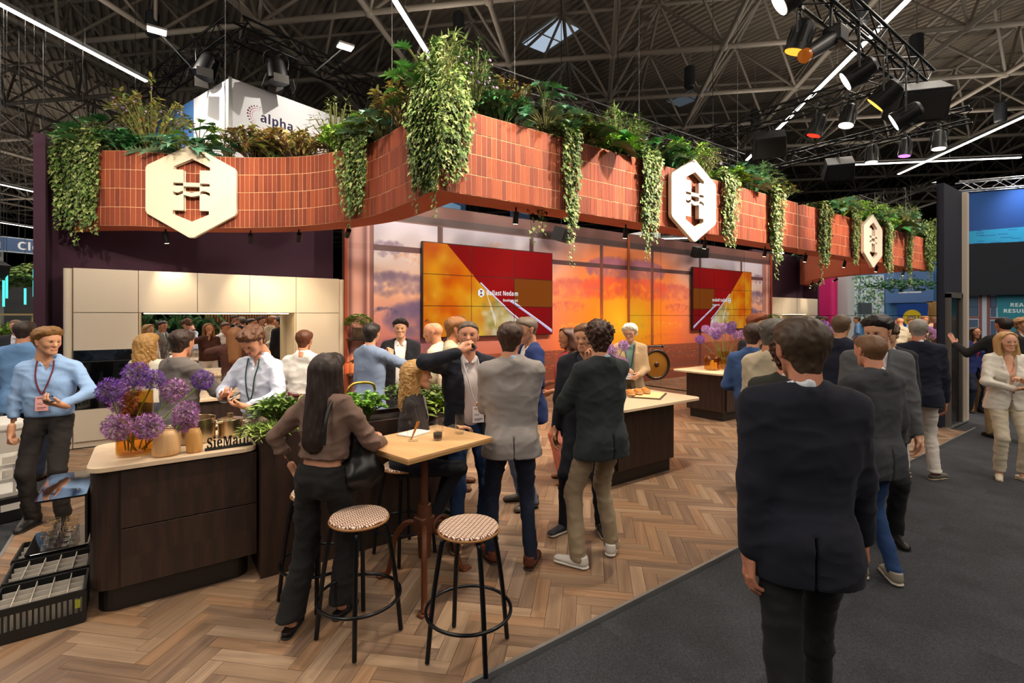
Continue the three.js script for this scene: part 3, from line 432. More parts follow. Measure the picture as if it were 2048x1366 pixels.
shrub('tall_grass', 'tall feathery grass behind the corner ivy', on(-0.4, 0.3), { r: 0.3, h: 1.15, stems: 24, per: 16, leaf: 'slim', size: 0.12, colors: [0x6a7f48, 0x7a8a50], seed: 16 });
ivy('big ivy cascade wrapped round the nose corner of the brick band', -0.12, { len: 0.95, width: 0.75, strands: 40, seed: 17, mound: 0.42, size: 0.062, density: 78 });
ivy('leafy ivy cascade on the straight band right beside the nose corner', 0.15, { len: 0.85, width: 0.45, strands: 24, seed: 18, mound: 0.35, size: 0.06 });
shrub('verbena', 'tall dark verbena with purple heads beside the corner ivy', on(0.62, 0.25), { r: 0.3, h: 0.95, stems: 30, per: 24, leaf: 'slim', size: 0.09, colors: [0x3f5a30, 0x4d6a38], seed: 19, tips: verb, start: 0.05 });
shrub('bronze_shrub', 'rust-bronze shrub beside the tall dark verbena', on(1.05, 0.2), { r: 0.32, h: 0.62, stems: 22, per: 22, size: 0.075, colors: [...G.bronze, 0x6a4428], seed: 20, brown: true });
bigLeafPlant('philodendron', 'blue-green leafy philodendron on the straight band above a narrow ivy', on(1.55, 0.08), { n: 30, size: 0.27, colors: [...G.blue, 0x4a8a4a], seed: 21, spread: 0.38, rise: 0.55, face: 0.7 });
ivy('narrow ivy strand hanging below the brick under the blue-green philodendron', 1.85, { len: 1.15, width: 0.26, strands: 17, seed: 22, tail: 0.55 });
bigLeafPlant('elephant_ear', 'large dark elephant ear leaves on the straight band', on(2.5, 0.22), { n: 8, size: 0.55, leaf: 'big', colors: [0x1f5a2c, 0x2a6a34], seed: 23, spread: 0.35, rise: 0.4 });
shrub('golden_shrub', 'golden shrub beside the elephant ear', on(2.25, 0.1), { r: 0.3, h: 0.4, stems: 18, per: 18, size: 0.07, colors: G.gold, seed: 24 });
shrub('tall_grass', 'wispy green grass between elephant ear and straight-band sign', on(3.05, 0.22), { r: 0.4, h: 0.8, stems: 34, per: 18, leaf: 'slim', size: 0.1, colors: [0x5a7a3c, 0x6a8a48, 0x7a8448], seed: 25 });
ivy('long ivy curtain beside the straight-band sign', 3.38, { len: 1.2, width: 0.38, strands: 28, seed: 26, tail: 0.5 });
bigLeafPlant('fatsia', 'glossy green plant behind the straight-band sign', on(3.75, 0.15), { n: 24, size: 0.27, colors: [0x3a7a44, 0x4f8f4a], seed: 27, spread: 0.4, rise: 0.45 });
shrub('green_shrub', 'bright green shrub just above the straight-band sign', on(4.5, 0.2), { r: 0.5, h: 0.55, stems: 28, per: 20, size: 0.08, colors: G.bright, seed: 28 });
shrub('wiry_shrub', 'wiry shrub with seed heads past the straight-band sign', on(5.1, 0.25), { r: 0.4, h: 0.65, stems: 24, per: 18, leaf: 'slim', size: 0.08, colors: G.olive, seed: 29, tips: { size: 0.02, colors: [0x8a6a5a] } });
ivy('ivy strand past the straight-band sign, under the wiry shrub', 5.45, { len: 1.1, width: 0.4, strands: 20, seed: 30, tail: 0.35 });
bigLeafPlant('philodendron', 'blue-green philodendron between the last two ivy strands', on(6.05, 0.15), { n: 24, size: 0.3, colors: G.blue, seed: 31, spread: 0.42, rise: 0.4 });
shrub('green_shrub', 'loose green shrub above the ivy next to the mirror', on(6.85, 0.2), { r: 0.45, h: 0.6, stems: 28, per: 20, leaf: 'slim', size: 0.1, colors: [0x4f7a4a, 0x5f8a58, 0x6a7a40], seed: 32 });
ivy('long ivy strand next to the mirror wall', 7.05, { len: 1.3, width: 0.45, strands: 26, seed: 33, tail: 0.3 });
ivy('sparse ivy tail trailing under the band behind the narrow strand', 1.55, { len: 1.5, width: 0.35, strands: 5, seed: 34, off: -0.35, y0: 4.0, density: 34 });
for (const [s, h, c, k, w] of [[-LL + 0.65, 0.35, G.deep, 71, 'between the first philodendron and the verbena'], [-LL + 2.65, 0.3, G.olive, 72, 'between the bronze and the golden shrub'], [-LL + 3.8, 0.4, G.bright, 73, 'below the lime-green lobed plant'], [-1.85, 0.4, G.olive, 74, 'behind the bend ivy towards the nose corner'], [0.9, 0.4, G.deep, 75, 'between the dark verbena and the rust-bronze shrub'], [2.0, 0.38, G.olive, 76, 'behind the narrow ivy strand'], [2.85, 0.32, G.bright, 77, 'in front of the wispy grass'], [4.1, 0.4, G.deep, 78, 'behind the upper edge of the straight-band sign'], [5.75, 0.36, G.bright, 79, 'between wiry shrub and philodendron'], [6.45, 0.4, G.deep, 80, 'between philodendron and loose shrub'], [7.6, 0.4, G.olive, 81, 'touching the mirror wall']])
  shrub('filler_shrub', 'low leafy filler shrub ' + w, on(s, 0.14), { r: 0.34, h, stems: 20, per: 18, leaf: k % 2 ? 'oval' : 'lobed', size: 0.085, colors: c, seed: k, group: 'low filler shrubs on the brick band' });
// ---------- hall LED strip lights (they run at 45 degrees to the stand) ----------
{
  const c = Math.SQRT1_2, A = V3(c, 0, -c), B = V3(c, 0, c);
  const strip = (o, t0, t1, label, y = 8.35, along = A, across = B) => {
    const a = A.clone().multiplyScalar(along === A ? t0 : o).addScaledVector(B, along === A ? o : t0), b = A.clone().multiplyScalar(along === A ? t1 : o).addScaledVector(B, along === A ? o : t1), mid = a.clone().lerp(b, 0.5), L = a.distanceTo(b), ry = Math.atan2(-(b.z - a.z), b.x - a.x);
    const g = thing('linear_light', label, 'strip light', [mid.x, y, mid.z], ry, 'long LED strip lights hung below the roof');
    obj('housing', box(L, 0.09, 0.12, 0, 0.05, 0), std(0x9a9a98, 0.5), g); obj('led_tube', box(L, 0.03, 0.1, 0, -0.012, 0), glow(0xfff6ea, 9), g);
    const wires = []; for (let k = 0; k <= Math.floor(L / 4); k++) { const x = -L / 2 + 0.4 + k * 4; wires.push(box(0.005, 10.35 - y, 0.005, x, (10.35 - y) / 2 + 0.08, 0)); } obj('suspension_wire', wires, M.aluminium, g);
    obj('uplight_slot', box(L, 0.01, 0.08, 0, 0.1, 0), glow(0xfff2e2, 1.2), g); { const u = new THREE.RectAreaLight(0xfff0de, HALL_LED * 0.3, L, 0.2); u.position.set(mid.x, y + 0.125, mid.z); u.rotation.setFromRotationMatrix(new THREE.Matrix4().makeBasis(V3(Math.cos(ry), 0, -Math.sin(ry)), V3(Math.sin(ry), 0, Math.cos(ry)), V3(0, -1, 0))); scene.add(u); } const n = Math.max(1, Math.round(L / 14)); for (let k = 0; k < n; k++) { const p = a.clone().lerp(b, (k + 0.5) / n), l = new THREE.RectAreaLight(0xfff2e2, HALL_LED, L / n, 0.2); l.position.set(p.x, y - 0.035, p.z); l.up.set(-(b.z - a.z), 0, b.x - a.x); l.lookAt(p.x, 0, p.z); l.rotation.setFromRotationMatrix(new THREE.Matrix4().makeBasis(V3(Math.cos(ry), 0, -Math.sin(ry)), V3(Math.sin(ry), 0, Math.cos(ry)).negate(), V3(0, 1, 0))); scene.add(l); }
  };
  strip(-12.2, -14, 12.1, 'LED strip light ending above the black corner truss'); strip(-4.0, -14, 16, 'LED strip light running to the nose corner of the brick band');
  strip(6.45, -14, 22.2, 'LED strip light crossing behind the front stage truss'); strip(14, -14, 25.5, 'LED strip light beyond the mirror wall');
  strip(-29, -10, 34, 'far LED strip light above the aisle with the blue hanging sign'); strip(-41, -5, 34, 'farthest LED strip light, low over the blue hanging sign');
  strip(23.6, 10.5, 17.5, 'short LED strip light crosswise behind the brick band', 8.35, B);
}
// ---------- trusses ----------
const unitBar = new THREE.CylinderGeometry(1, 1, 1, 7, 1);
function barPart(name, a, b, r, m, parent) { const d = b.clone().sub(a), L = d.length(), o = obj(name, unitBar, m, parent); o.position.copy(a).lerp(b, 0.5); o.quaternion.setFromUnitVectors(V3(0, 1, 0), d.normalize()); o.scale.set(r, L, r); return o; }
function truss(label, a, b, size, m, { r = 0.025, step = size * 1.3, g = null } = {}) {
  const t = g || thing('truss', label, 'truss', [0, 0, 0]), d = b.clone().sub(a), L = d.length(); d.normalize(); const side = V3(-d.z, 0, d.x), up = V3(0, 1, 0), n = Math.max(2, Math.round(L / step)), h = size / 2;
  const c = [[-1, -1], [1, -1], [1, 1], [-1, 1]].map(([x, y]) => side.clone().multiplyScalar(x * h).addScaledVector(up, y * h));
  for (const o of c) barPart('chord', a.clone().add(o), b.clone().add(o), r, m, t);
  for (let f = 0; f < 4; f++) for (let k = 0; k < n; k++) { const p = a.clone().addScaledVector(d, L * k / n).add(c[(f + k) % 2 ? (f + 1) % 4 : f]), q = a.clone().addScaledVector(d, L * (k + 1) / n).add(c[(f + k) % 2 ? f : (f + 1) % 4]); barPart('brace', p, q, r * 0.45, m, t); }
  return t;
}
const trussM = std(0x1a1a1c, 0.35, { metalness: 0.5 });
{
  const d1 = V3(0.952, 0, -0.306), d2 = V3(-0.306, 0, -0.952), cn = V3(1.85, 9.3, -14.7);
  const g = truss('black L-shaped corner truss above the white banner', cn, cn.clone().addScaledVector(d1, 8), 0.5, trussM, { r: 0.03 }); truss('', cn, cn.clone().addScaledVector(d2, 7), 0.5, trussM, { g, r: 0.03 });
  truss('heavy black front truss carrying the stage lights', V3(-2, 5.95, -2.85), V3(11.0, 5.95, -2.85), 0.3, trussM, { r: 0.026, step: 0.36 });
  truss('black side truss running back from the front truss over the mirror', V3(10.0, 5.8, -3.1), V3(10.0, 5.8, -13.5), 0.26, trussM, { r: 0.02 });
  truss('second black side truss beyond the mirror wall', V3(12.9, 5.75, -2.6), V3(12.9, 5.75, -14.5), 0.26, trussM, { r: 0.02 });
  // white hanging banner box
  const bn = thing('hanging_banner', 'white and blue cornered fabric banner hanging behind the plants', 'banner', [1.7, 0, -14.84]), face = (map, w, dir, h, y) => { const o = obj('banner_face', box(w, h, 0.06, w / 2, 0, -0.03), std(0xffffff, 0.8, { map }), bn); o.position.y = y; o.rotation.y = Math.atan2(-dir.z, dir.x); return o; };
  const mR = canvasTex(1024, 512, (q, W, H) => { q.fillStyle = '#e4e4e6'; q.fillRect(0, 0, W, H); const s = W / 6.4; q.save(); q.translate(0.72 * s, 0.78 * s); for (let k = 0; k < 3; k++) for (let j = 0; j < 11; j++) { const a = PI * 0.62 + j * 0.3, r = (0.27 - k * 0.06) * s; q.fillStyle = ['#4a1030', '#a02040', '#c06080'][k]; q.beginPath(); q.arc(Math.cos(a) * r, Math.sin(a) * r, (0.026 - k * 0.006) * s * (1 - Math.abs(j - 5) * 0.09), 0, 7); q.fill(); } q.restore(); q.fillStyle = '#1e1540'; q.font = `bold ${Math.round(0.36 * s)}px sans-serif`; q.fillText('alpha', 0.78 * s, 0.9 * s); q.fillStyle = '#2a6ac0'; q.fillRect(0.35 * s, 1.5 * s, 0.1 * s, 0.4 * s); q.fillRect(0.6 * s, 1.6 * s, 0.1 * s, 0.3 * s); });
  const mL = canvasTex(512, 512, (q, W, H) => { q.fillStyle = '#3f74b4'; q.fillRect(0, 0, W, H); q.fillStyle = '#e4e4e6'; q.fillRect(W * 0.56, 0, W, H); });
  face(mR, 6.4, d1, 3.2, 6.44); const L = obj('banner_face', box(5, 3.2, 0.06, -2.5, 0, -0.03), std(0xffffff, 0.8, { map: mL }), bn); L.position.y = 6.44; L.rotation.y = Math.atan2(d2.z, -d2.x);
  obj('frame_edge', [box(0.07, 3.22, 0.07, 0, 6.44, 0)], M.aluminium, bn);
}
// ---------- lamps on the trusses ----------
function stageLight(label, pos, aim, { r = 0.12, col = 0xfff0d8, I = 100, angle = 0.5, hang = 0.35, group, len = 0.34, shown = 8, light = true, pen = 0.6 } = {}) {
  hang = (pos[2] > -3.05 && pos[0] < 11.2 && pos[0] !== 12.77 ? 5.8 : pos[0] === 12.77 ? 5.62 : pos[1] < 4.8 ? 4.95 : 5.67) - pos[1]; const g = thing('stage_light', label, 'stage light', pos, 0, group), d = V3(...aim).sub(V3(...pos)).normalize(), f = d.clone().multiplyScalar(len * 0.5), b = d.clone().multiplyScalar(-len * 0.5), side = V3(d.z, 0, -d.x); if (side.lengthSq() < 1e-4) side.set(1, 0, 0); side.normalize();
  obj('housing', [bar(b, f, r * 0.78, 18, r), bar(b.clone().addScaledVector(d, -0.04), b, r * 0.55, 14, r * 0.78)], M.black, g);
  const fins = []; for (let k = 0; k < 12; k++) { const a = k * PI / 6, o = side.clone().applyAxisAngle(d, a).multiplyScalar(r * 0.95); fins.push(bar(b.clone().multiplyScalar(0.7).add(o), f.clone().multiplyScalar(0.5).add(o), 0.006, 4)); } obj('cooling_fins', fins, M.black, g);
  const y0 = hang; obj('yoke', [tube([side.clone().multiplyScalar(r * 1.15), side.clone().multiplyScalar(r * 1.2).setY(y0 * 0.6), V3(0, y0 * 0.75, 0), side.clone().multiplyScalar(-r * 1.2).setY(y0 * 0.6), side.clone().multiplyScalar(-r * 1.15)], 0.012, 20, 6), cyl(0.02, 0.02, y0 * 0.4, 0, y0 * 0.85, 0, 8), rbox(0.08, 0.1, 0.06, 0.01, 0, y0, 0)], M.black, g);
  obj('lamp_lens', bar(f, f.clone().addScaledVector(d, 0.006), r * 0.86, 20), glow(col, shown), g);
  if (light) { const l = new THREE.SpotLight(col, I * SPOT_GAIN, 0, angle, pen, 2); l.position.set(...pos).addScaledVector(d, len * 0.5 + 0.03); l.target.position.set(...aim); l.shadow.radius = 3; l.castShadow = true; scene.add(l, l.target); }
  return g;
}
const WARM = 0xffecd2;
stageLight('big white stage light on the front truss, closest to the strip light crossing', [5.9, 5.5, -2.7], [4.6, 3.9, -4.75], { r: 0.16, col: 0xfff0da, I: 260, angle: 0.75 });
stageLight('amber-ringed stage light pointing down from the front truss', [6.75, 5.4, -3.0], [6.4, 0.9, -4.6], { r: 0.15, col: 0xffa030, I: 40, shown: 2.2 });
stageLight('white round stage light on the front truss beside the dark profile lamp', [7.75, 5.12, -2.7], [6.9, 3.9, -4.8], { r: 0.15, col: 0xfff2e2, I: 260, angle: 0.7, hang: 0.6 });
stageLight('glowing amber stage light under the end of the front truss', [8.75, 5.08, -2.7], [8.4, 3.2, -4.9], { r: 0.16, col: 0xffb040, I: 60, shown: 3, hang: 0.6 });
stageLight('white flood under the end of the front truss beside the wedge speaker', [9.6, 4.98, -2.7], [9.0, 3.9, -4.8], { r: 0.16, col: 0xfff4e4, I: 240, angle: 0.8, hang: 0.7 });
stageLight('red stage light on the side truss over the mirror', [9.87, 5.3, -4.1], [9.4, 1, -5.5], { r: 0.13, col: 0xff2a18, I: 20, shown: 3, hang: 0.4 });
stageLight('white downlight on the side truss over the mirror', [9.87, 5.32, -3.6], [8.6, 0, -4.2], { r: 0.13, col: 0xffeed0, I: 160, hang: 0.4 });
stageLight('unlit dark stage light far along the side truss', [9.87, 5.4, -6.3], [9.6, 2, -7.0], { r: 0.12, col: 0x5a2a38, light: false, shown: 0.6, hang: 0.3 });
stageLight('white downlight on the second side truss', [12.77, 5.36, -4.2], [12.6, 0, -4.4], { r: 0.13, col: 0xfff0dc, I: 60, hang: 0.32 });
stageLight('violet stage light on the second side truss', [12.77, 5.34, -3.6], [12.4, 1, -4], { r: 0.12, col: 0xd070ff, I: 15, shown: 3, hang: 0.32 });
stageLight('white downlight at the near end of the second side truss', [12.77, 5.34, -3.05], [12.4, 0, -3.2], { r: 0.13, col: 0xfff0dc, I: 60, hang: 0.32 });
// the rest of the front truss, just above the picture: it lights the curved band, the kitchen and the tables
for (const [k, x, aim, I, an] of [[0, -1.2, [0.0, 4.1, -8.8], 240, 0.36], [1, 0.2, [1.2, 4.0, -8.2], 220, 0.36], [2, 1.4, [2.3, 4.1, -6.2], 190, 0.5], [3, 2.2, [1.2, 0.9, -4.2], 120, 0.55], [4, 3.2, [2.5, 4.2, -4.9], 190, 0.8], [5, 4.2, [3.2, 0.9, -3.9], 150, 0.6], [6, 0.8, [0.6, 1.0, -6.0], 100, 0.45], [7, 4.9, [5.0, 0.6, -4.6], 130, 0.6]])
  stageLight('black stage light hung along the front truss above the tables', [x, 5.55, -2.7], aim, { r: 0.14, col: WARM, I, angle: an, group: 'stage lights along the front truss above the tables', hang: 0.32 });
// wash for the mural from a bar behind the brick band
for (const [x, tx] of [[4.2, 4.6], [6.6, 7.2], [8.8, 9.4]]) stageLight('mural wash light hung behind the brick band', [x, 4.65, -5.5], [tx, 1.35, -9.1], { r: 0.12, col: 0xffe6c8, I: 215, angle: 0.52, group: 'mural wash lights behind the brick band', hang: 0.3, pen: 0.9 });
truss('slim black lighting bar hidden behind the plants of the brick band', V3(3.4, 5.05, -5.6), V3(9.9, 5.05, -5.6), 0.2, trussM, { r: 0.018 });
{ // profile lamp with amber shutter
  const g = thing('profile_lamp', 'long dark profile lamp with an amber shutter on the front truss', 'stage light', [7.0, 5.35, -2.75]); const d = V3(-0.75, -0.5, -0.2).normalize();
  obj('barrel', [bar(V3(0, 0, 0), d.clone().multiplyScalar(0.5), 0.1, 18, 0.09), rbox(0.24, 0.22, 0.24, 0.03, 0.08, 0.05, 0.02)], M.black, g); obj('amber_lens', bar(d.clone().multiplyScalar(0.5), d.clone().multiplyScalar(0.56), 0.085, 16), std(0xc06a12, 0.3), g); obj('yoke', bar(V3(0, 0, 0), V3(0.02, 0.5, 0), 0.02), M.black, g);
  for (const [p, a, w] of [[[2.78, 8.5, -14.74], V3(0.2, -1, 0.15), 'facing the lettering'], [[1.3, 8.5, -15.57], V3(-0.5, -1, 0.1), 'at the blue side']]) { const q = thing('barn_door_lamp', 'black barn-door lamp over the white banner, ' + w, 'stage light', p); const d2 = a.clone().normalize(); obj('housing', [bar(V3(0, 0.2, 0), d2.clone().multiplyScalar(0.45), 0.3, 20, 0.36), new THREE.SphereGeometry(0.3, 20, 12, 0, PI * 2, 0, PI / 2).translate(0, 0.2, 0)], M.black, q); for (let k = 0; k < 4; k++) obj('barn_door', box(0.5, 0.34, 0.012, 0, -0.3, 0.42).rotateX(-0.25).rotateY(k * PI / 2).translate(d2.x * 0.4, d2.y * 0.4 + 0.1, d2.z * 0.4), std(0x55524e, 0.5), q); q.scale.setScalar(0.75); obj('yoke', tube([[0.4, 0.1, 0], [0.38, 0.55, 0], [0, 0.75, 0], [-0.38, 0.55, 0], [-0.4, 0.1, 0]], 0.025, 20, 6), M.black, q); }
  for (const [p, b, w] of [[[0.15, 8.95, -15.3], [0.95, 8.7, -16.4], 'left arm'], [[4.3, 9.12, -13.6], [3.9, 8.95, -15.2], 'right arm']]) {
    const q = thing('arm_flood', 'white flood lamp on a thin pole clamped to the ' + w + ' of the corner truss', 'flood light', p); obj('lamp_head', rbox(0.42, 0.06, 0.3, 0.02, 0, 0.03, 0), M.white, q); obj('lamp_panel', box(0.38, 0.02, 0.26, 0, -0.01, 0), glow(0xfff8ee, 14), q); obj('pole', bar(V3(0, 0.03, 0), V3(b[0] - p[0], b[1] - p[1], b[2] - p[2]), 0.02), M.aluminium, q);
    const l = new THREE.SpotLight(0xfff6ea, 26, 0, 1.1, 0.8, 2); l.position.set(p[0], p[1] - 0.06, p[2]); l.target.position.set(2.4, 6.2, -15.2); l.castShadow = true; scene.add(l, l.target);
  }
}
// ---------- speakers ----------
function speaker(label, pos, yaw, pitch, s = 1, rise = 0.5, group) {
  const g = thing('speaker', label, 'speaker', pos, yaw, group), b = new THREE.Group(); b.name = 'cabinet'; b.rotation.x = pitch; g.add(b);
  const tp = prism([[-0.3 * s, -0.2 * s], [0.3 * s, -0.2 * s], [0.26 * s, 0.2 * s], [-0.26 * s, 0.2 * s]], 0.36 * s, 0.012).translate(0, 0, -0.18 * s);
  obj('shell', tp, std(0x17181b, 0.6), b); obj('grille', box(0.5 * s, 0.34 * s, 0.01, 0, 0, 0.2 * s), std(0x0c0c0d, 0.8, { bumpMap: speck, bumpScale: 0.004 }), b); obj('bracket', bar(V3(0, 0.1 * s, 0), V3(0, rise, 0), rise > 2 ? 0.008 : 0.02), M.black, g); return g;
}
speaker('wedge speaker slung under the end of the front truss', [10.15, 5.32, -2.7], -0.9, 0.6, 1.25, 0.5); speaker('tilted speaker slung under the side truss over the mirror', [10.13, 5.3, -5.1], -1.0, 0.7, 1.0, 0.4);
speaker('tilted speaker slung under the second side truss', [13.03, 5.26, -4.95], -1.0, 0.7, 1.0, 0.4); speaker('small speaker hung in front of the sunset mural', [7.75, 3.72, -8.72], 0.5, 0.3, 0.72, 9.2); speaker('tilted speaker beside the blue hanging sign', [-2.62, 2.8, -14.7], 0.7, 0.4, 0.7, 9.5);
// ---------- chain hoists ----------
{
  const H = [['above the left end of the corner truss', 0.07, 10.5, -18.4], ['alone over the nose corner', 7.99, 11.1, -13.9], ['over the straight-band sign', 14.9, 9.9, -10.2], ['far behind the straight band', 21.6, 10.5, -11.5], ['next to the front truss', 13.8, 9.1, -4.8], ['between front truss and far strip light', 18.7, 9.9, -5.0], ['over the blue pool banner', 24.8, 9.1, -4.2]];
  for (const [w, x, y, z] of H) { const g = thing('chain_hoist', 'dark cylindrical chain hoist ' + w, 'hoist', [x, y - 0.3, z], 0, 'chain hoists under the roof'); obj('motor_body', [cyl(0.18, 0.18, 0.62, 0, 0.35, 0, 18), cyl(0.14, 0.18, 0.06, 0, 0.02, 0, 18), cyl(0.18, 0.12, 0.06, 0, 0.69, 0, 18)], std(0x23272b, 0.5), g); obj('chain', [bar(V3(0.05, 0.7, 0), V3(0, 12.9 - y + 0.3, 0), 0.014, 6), bar(V3(-0.05, 0.7, 0), V3(0, 1.1, 0), 0.014, 6)], M.aluminium, g); }
  const W = [[0.9, -8.4, 4.1], [2.4, -5.8, 4.05], [3.6, -4.9, 4.05], [5.9, -4.9, 4.05], [8.6, -4.9, 4.05], [1.9, -14.8, 9.5], [6.0, -13.6, 8.7], [9.0, -2.85, 6.1], [4.6, -2.85, 6.1], [10, -9, 5.9], [12.77, -8, 5.6]];
  W.forEach(([x, z, y], k) => tag(obj('suspension_cable', bar(V3(x, y, z), V3(x, 12.9, z), k > 4 ? 0.009 : 0.0045, 6), std(0x4a4a4c, 0.5)), k < 5 ? 'thin steel cable carrying the brick band from the roof' : 'steel cable carrying a truss from the roof', 'cable', k < 5 ? 'cables of the brick band' : 'cables of the trusses'));
}
// ---------- neighbouring stands ----------
const panel = (name, label, cat, w, h, t, [x, y, z], yaw, m, group) => { const o = tag(obj(name, box(w, h, t), m), label, cat, group); o.position.set(x, y, z); o.rotation.y = yaw; if (name === 'hanging_banner' || name === 'aisle_sign') obj('suspension_wire', [box(0.007, 12.9 - y - h / 2, 0.007, -w * 0.4, (12.9 - y + h / 2) / 2, 0), box(0.007, 12.9 - y - h / 2, 0.007, w * 0.4, (12.9 - y + h / 2) / 2, 0)], M.black, o); return o; };
{
  panel('hanging_banner', 'dark blue hanging banner with a pale blue strip behind the nose corner', 'banner', 3.4, 2.6, 0.08, [7.5, 5.3, -14.4], 0.5, std(0xffffff, 0.8, { map: canvasTex(256, 256, (q, W, H) => { q.fillStyle = '#1e3d66'; q.fillRect(0, 0, W, H); q.fillStyle = '#6f9ec8'; q.fillRect(40, 96, 190, 26); }) }));
  panel('hanging_banner', 'small grey and blue banner above the mural', 'banner', 1.0, 1.6, 0.06, [10.9, 5.45, -14.5], 0.2, std(0xffffff, 0.8, { map: canvasTex(64, 128, (q, W, H) => { q.fillStyle = '#8a8f9c'; q.fillRect(0, 0, W, 56); q.fillStyle = '#22385c'; q.fillRect(0, 56, W, 80); }) }));
  // right: dark wall, poster, blue pool banner with silver truss
  const yaw = Math.atan2(-(-2.0 + 3.4), -(15 - 16)); const dir = V3(-0.59, 0, 0.807).negate();
  const faceTo = Math.atan2(-0.85, 0.5);
  panel('stand_wall', 'tall plain navy wall panel beside the mirror wall', 'wall panel', 7, 1.24, 0.15, [17.0, 2.95, -1.8], faceTo, std(0x0b121f, 0.8));
  panel('stand_poster', 'teal and photo poster reading RESULT under the navy wall panel', 'poster', 7, 2.36, 0.06, [17.1, 1.15, -1.85], faceTo, std(0xffffff, 0.6, { map: canvasTex(1024, 366, (q, W, H) => {
    q.fillStyle = '#aebfd0'; q.fillRect(0, 0, W, H); q.fillStyle = '#7a4a4e'; for (const x of [252, 290, 312]) q.fillRect(x, 0, 9, H); q.fillRect(252, 80, 40, 8); q.fillRect(312, 84, 30, 8); q.fillStyle = '#3e5a78'; q.fillRect(262, 6, 26, 72); q.fillRect(322, 6, 16, 76); q.fillRect(262, 92, 26, 90); q.fillRect(322, 96, 16, 90); q.strokeStyle = '#22303f'; q.lineWidth = 2; q.strokeRect(262, 6, 26, 38); q.strokeRect(262, 44, 26, 34); q.strokeRect(322, 6, 16, 40);
    q.fillStyle = '#1f7f96'; q.beginPath(); q.moveTo(338, 0); q.lineTo(W, 0); q.lineTo(W, H); q.lineTo(356, H); q.fill(); q.fillStyle = '#dff0f4'; q.font = 'bold 20px sans-serif'; q.fillText('REAL', 374, 44); q.fillText('RESULTS', 356, 66); }) }));
  const pb = thing('pool_banner', 'blue swimming pool banner with a red and white mark on a silver truss', 'banner', [22.6, -0.1, -1.8], faceTo);
  obj('banner_face', box(6.4, 1.65, 0.06, 0, 5.0, 0), std(0xffffff, 0.7, { map: canvasTex(1024, 256, (q, W, H) => { const g = q.createLinearGradient(0, 0, 0, H); g.addColorStop(0, '#0d4f9a'); g.addColorStop(1, '#0b3f80'); q.fillStyle = g; q.fillRect(0, 0, W, H); q.fillStyle = '#8fb6dc'; for (const [x, y, w, h] of [[300, 50, 60, 9], [300, 74, 60, 14], [300, 110, 60, 12], [300, 172, 60, 8]]) q.fillRect(x, y, w, h); q.fillStyle = '#1f9ac8'; q.beginPath(); q.moveTo(0, 190); q.lineTo(W, 150); q.lineTo(W, H); q.lineTo(0, H); q.fill(); const R = rng(3); q.fillStyle = '#0d5fa0'; for (let k = 0; k < 90; k++) q.fillRect(R() * W, 180 + R() * 76, 10 + R() * 40, 3); q.save(); q.translate(560, 186); q.fillStyle = '#b03a30'; q.fillRect(0, 0, 120, 40); q.fillStyle = '#fff'; q.fillRect(14, 6, 26, 14); q.fillRect(48, 6, 26, 14); q.fillRect(82, 6, 26, 14); q.fillRect(40, 24, 40, 9); q.restore(); }) }), pb);
  truss('', V3(-3.2, 6.05, 0), V3(3.2, 6.05, 0), 0.3, std(0xb9bcc0, 0.3, { metalness: 0.8 }), { g: pb, r: 0.025 });
  const pl = new THREE.SpotLight(0xdfeaff, 14, 0, 0.9, 0.8, 2); pl.position.set(20.9, 6.1, -2.6); pl.target.position.set(21.8, 5.0, -2.9); scene.add(pl, pl.target);
  const pf = tag(obj('banner_lamp', box(0.3, 0.05, 0.15, 20.9, 6.15, -2.6), glow(0xdfeaff, 5)), 'small lamp in front of the pool banner truss', 'lamp');
  panel('counter_block', 'pale perforated plywood counter behind the mirror wall', 'counter', 1.2, 1.0, 0.7, [13.6, 0.47, -2.3], faceTo, M.paleWood);
  // left: sign, wall, hanging plants with teal tubes, shelf with round sign
  const fL = 0.52;
  const sign = panel('aisle_sign', 'slate blue hanging sign reading Clos in white', 'sign', 3.0, 0.34, 0.12, [-1.35, 3.42, -16.3], fL, std(0xffffff, 0.6, { map: canvasTex(768, 96, (q, W, H) => { q.fillStyle = '#46608c'; q.fillRect(0, 0, W, H); q.fillStyle = '#b9c4d4'; q.fillRect(0, 0, W, 6); q.fillRect(0, H - 6, W, 6); q.fillStyle = '#f0f2f6'; q.font = 'bold 70px sans-serif'; q.fillText('Closer', 62, 74); }) }));
  panel('grey_stand_wall', 'plain dark grey stand wall behind the teal tubes', 'wall panel', 5, 3.0, 0.1, [-2.2, 1.5, -17.5], fL, std(0x4a4c4e, 0.8)); panel('white_stand_wall', 'pale grey stand wall at the far aisle', 'wall panel', 1.4, 2.2, 0.1, [-3.3, 2.2, -15.6], fL, std(0x8f9296, 0.8));
  const sh = thing('display_shelf', 'open display shelf with plants and a round teal sign in the far aisle', 'shelf', [-2.1, 0, -15.6], fL); obj('shelf_frame', [box(2.6, 0.04, 0.3, 0, 1.86, 0), box(2.6, 0.04, 0.3, 0, 1.3, 0), box(2.6, 1.3, 0.3, 0, 0.65, 0), ...[-1.3, -0.65, -0.1].map(x => box(0.03, 0.6, 0.03, x, 1.58, 0.1))], std(0xb59a6a, 0.7), sh);
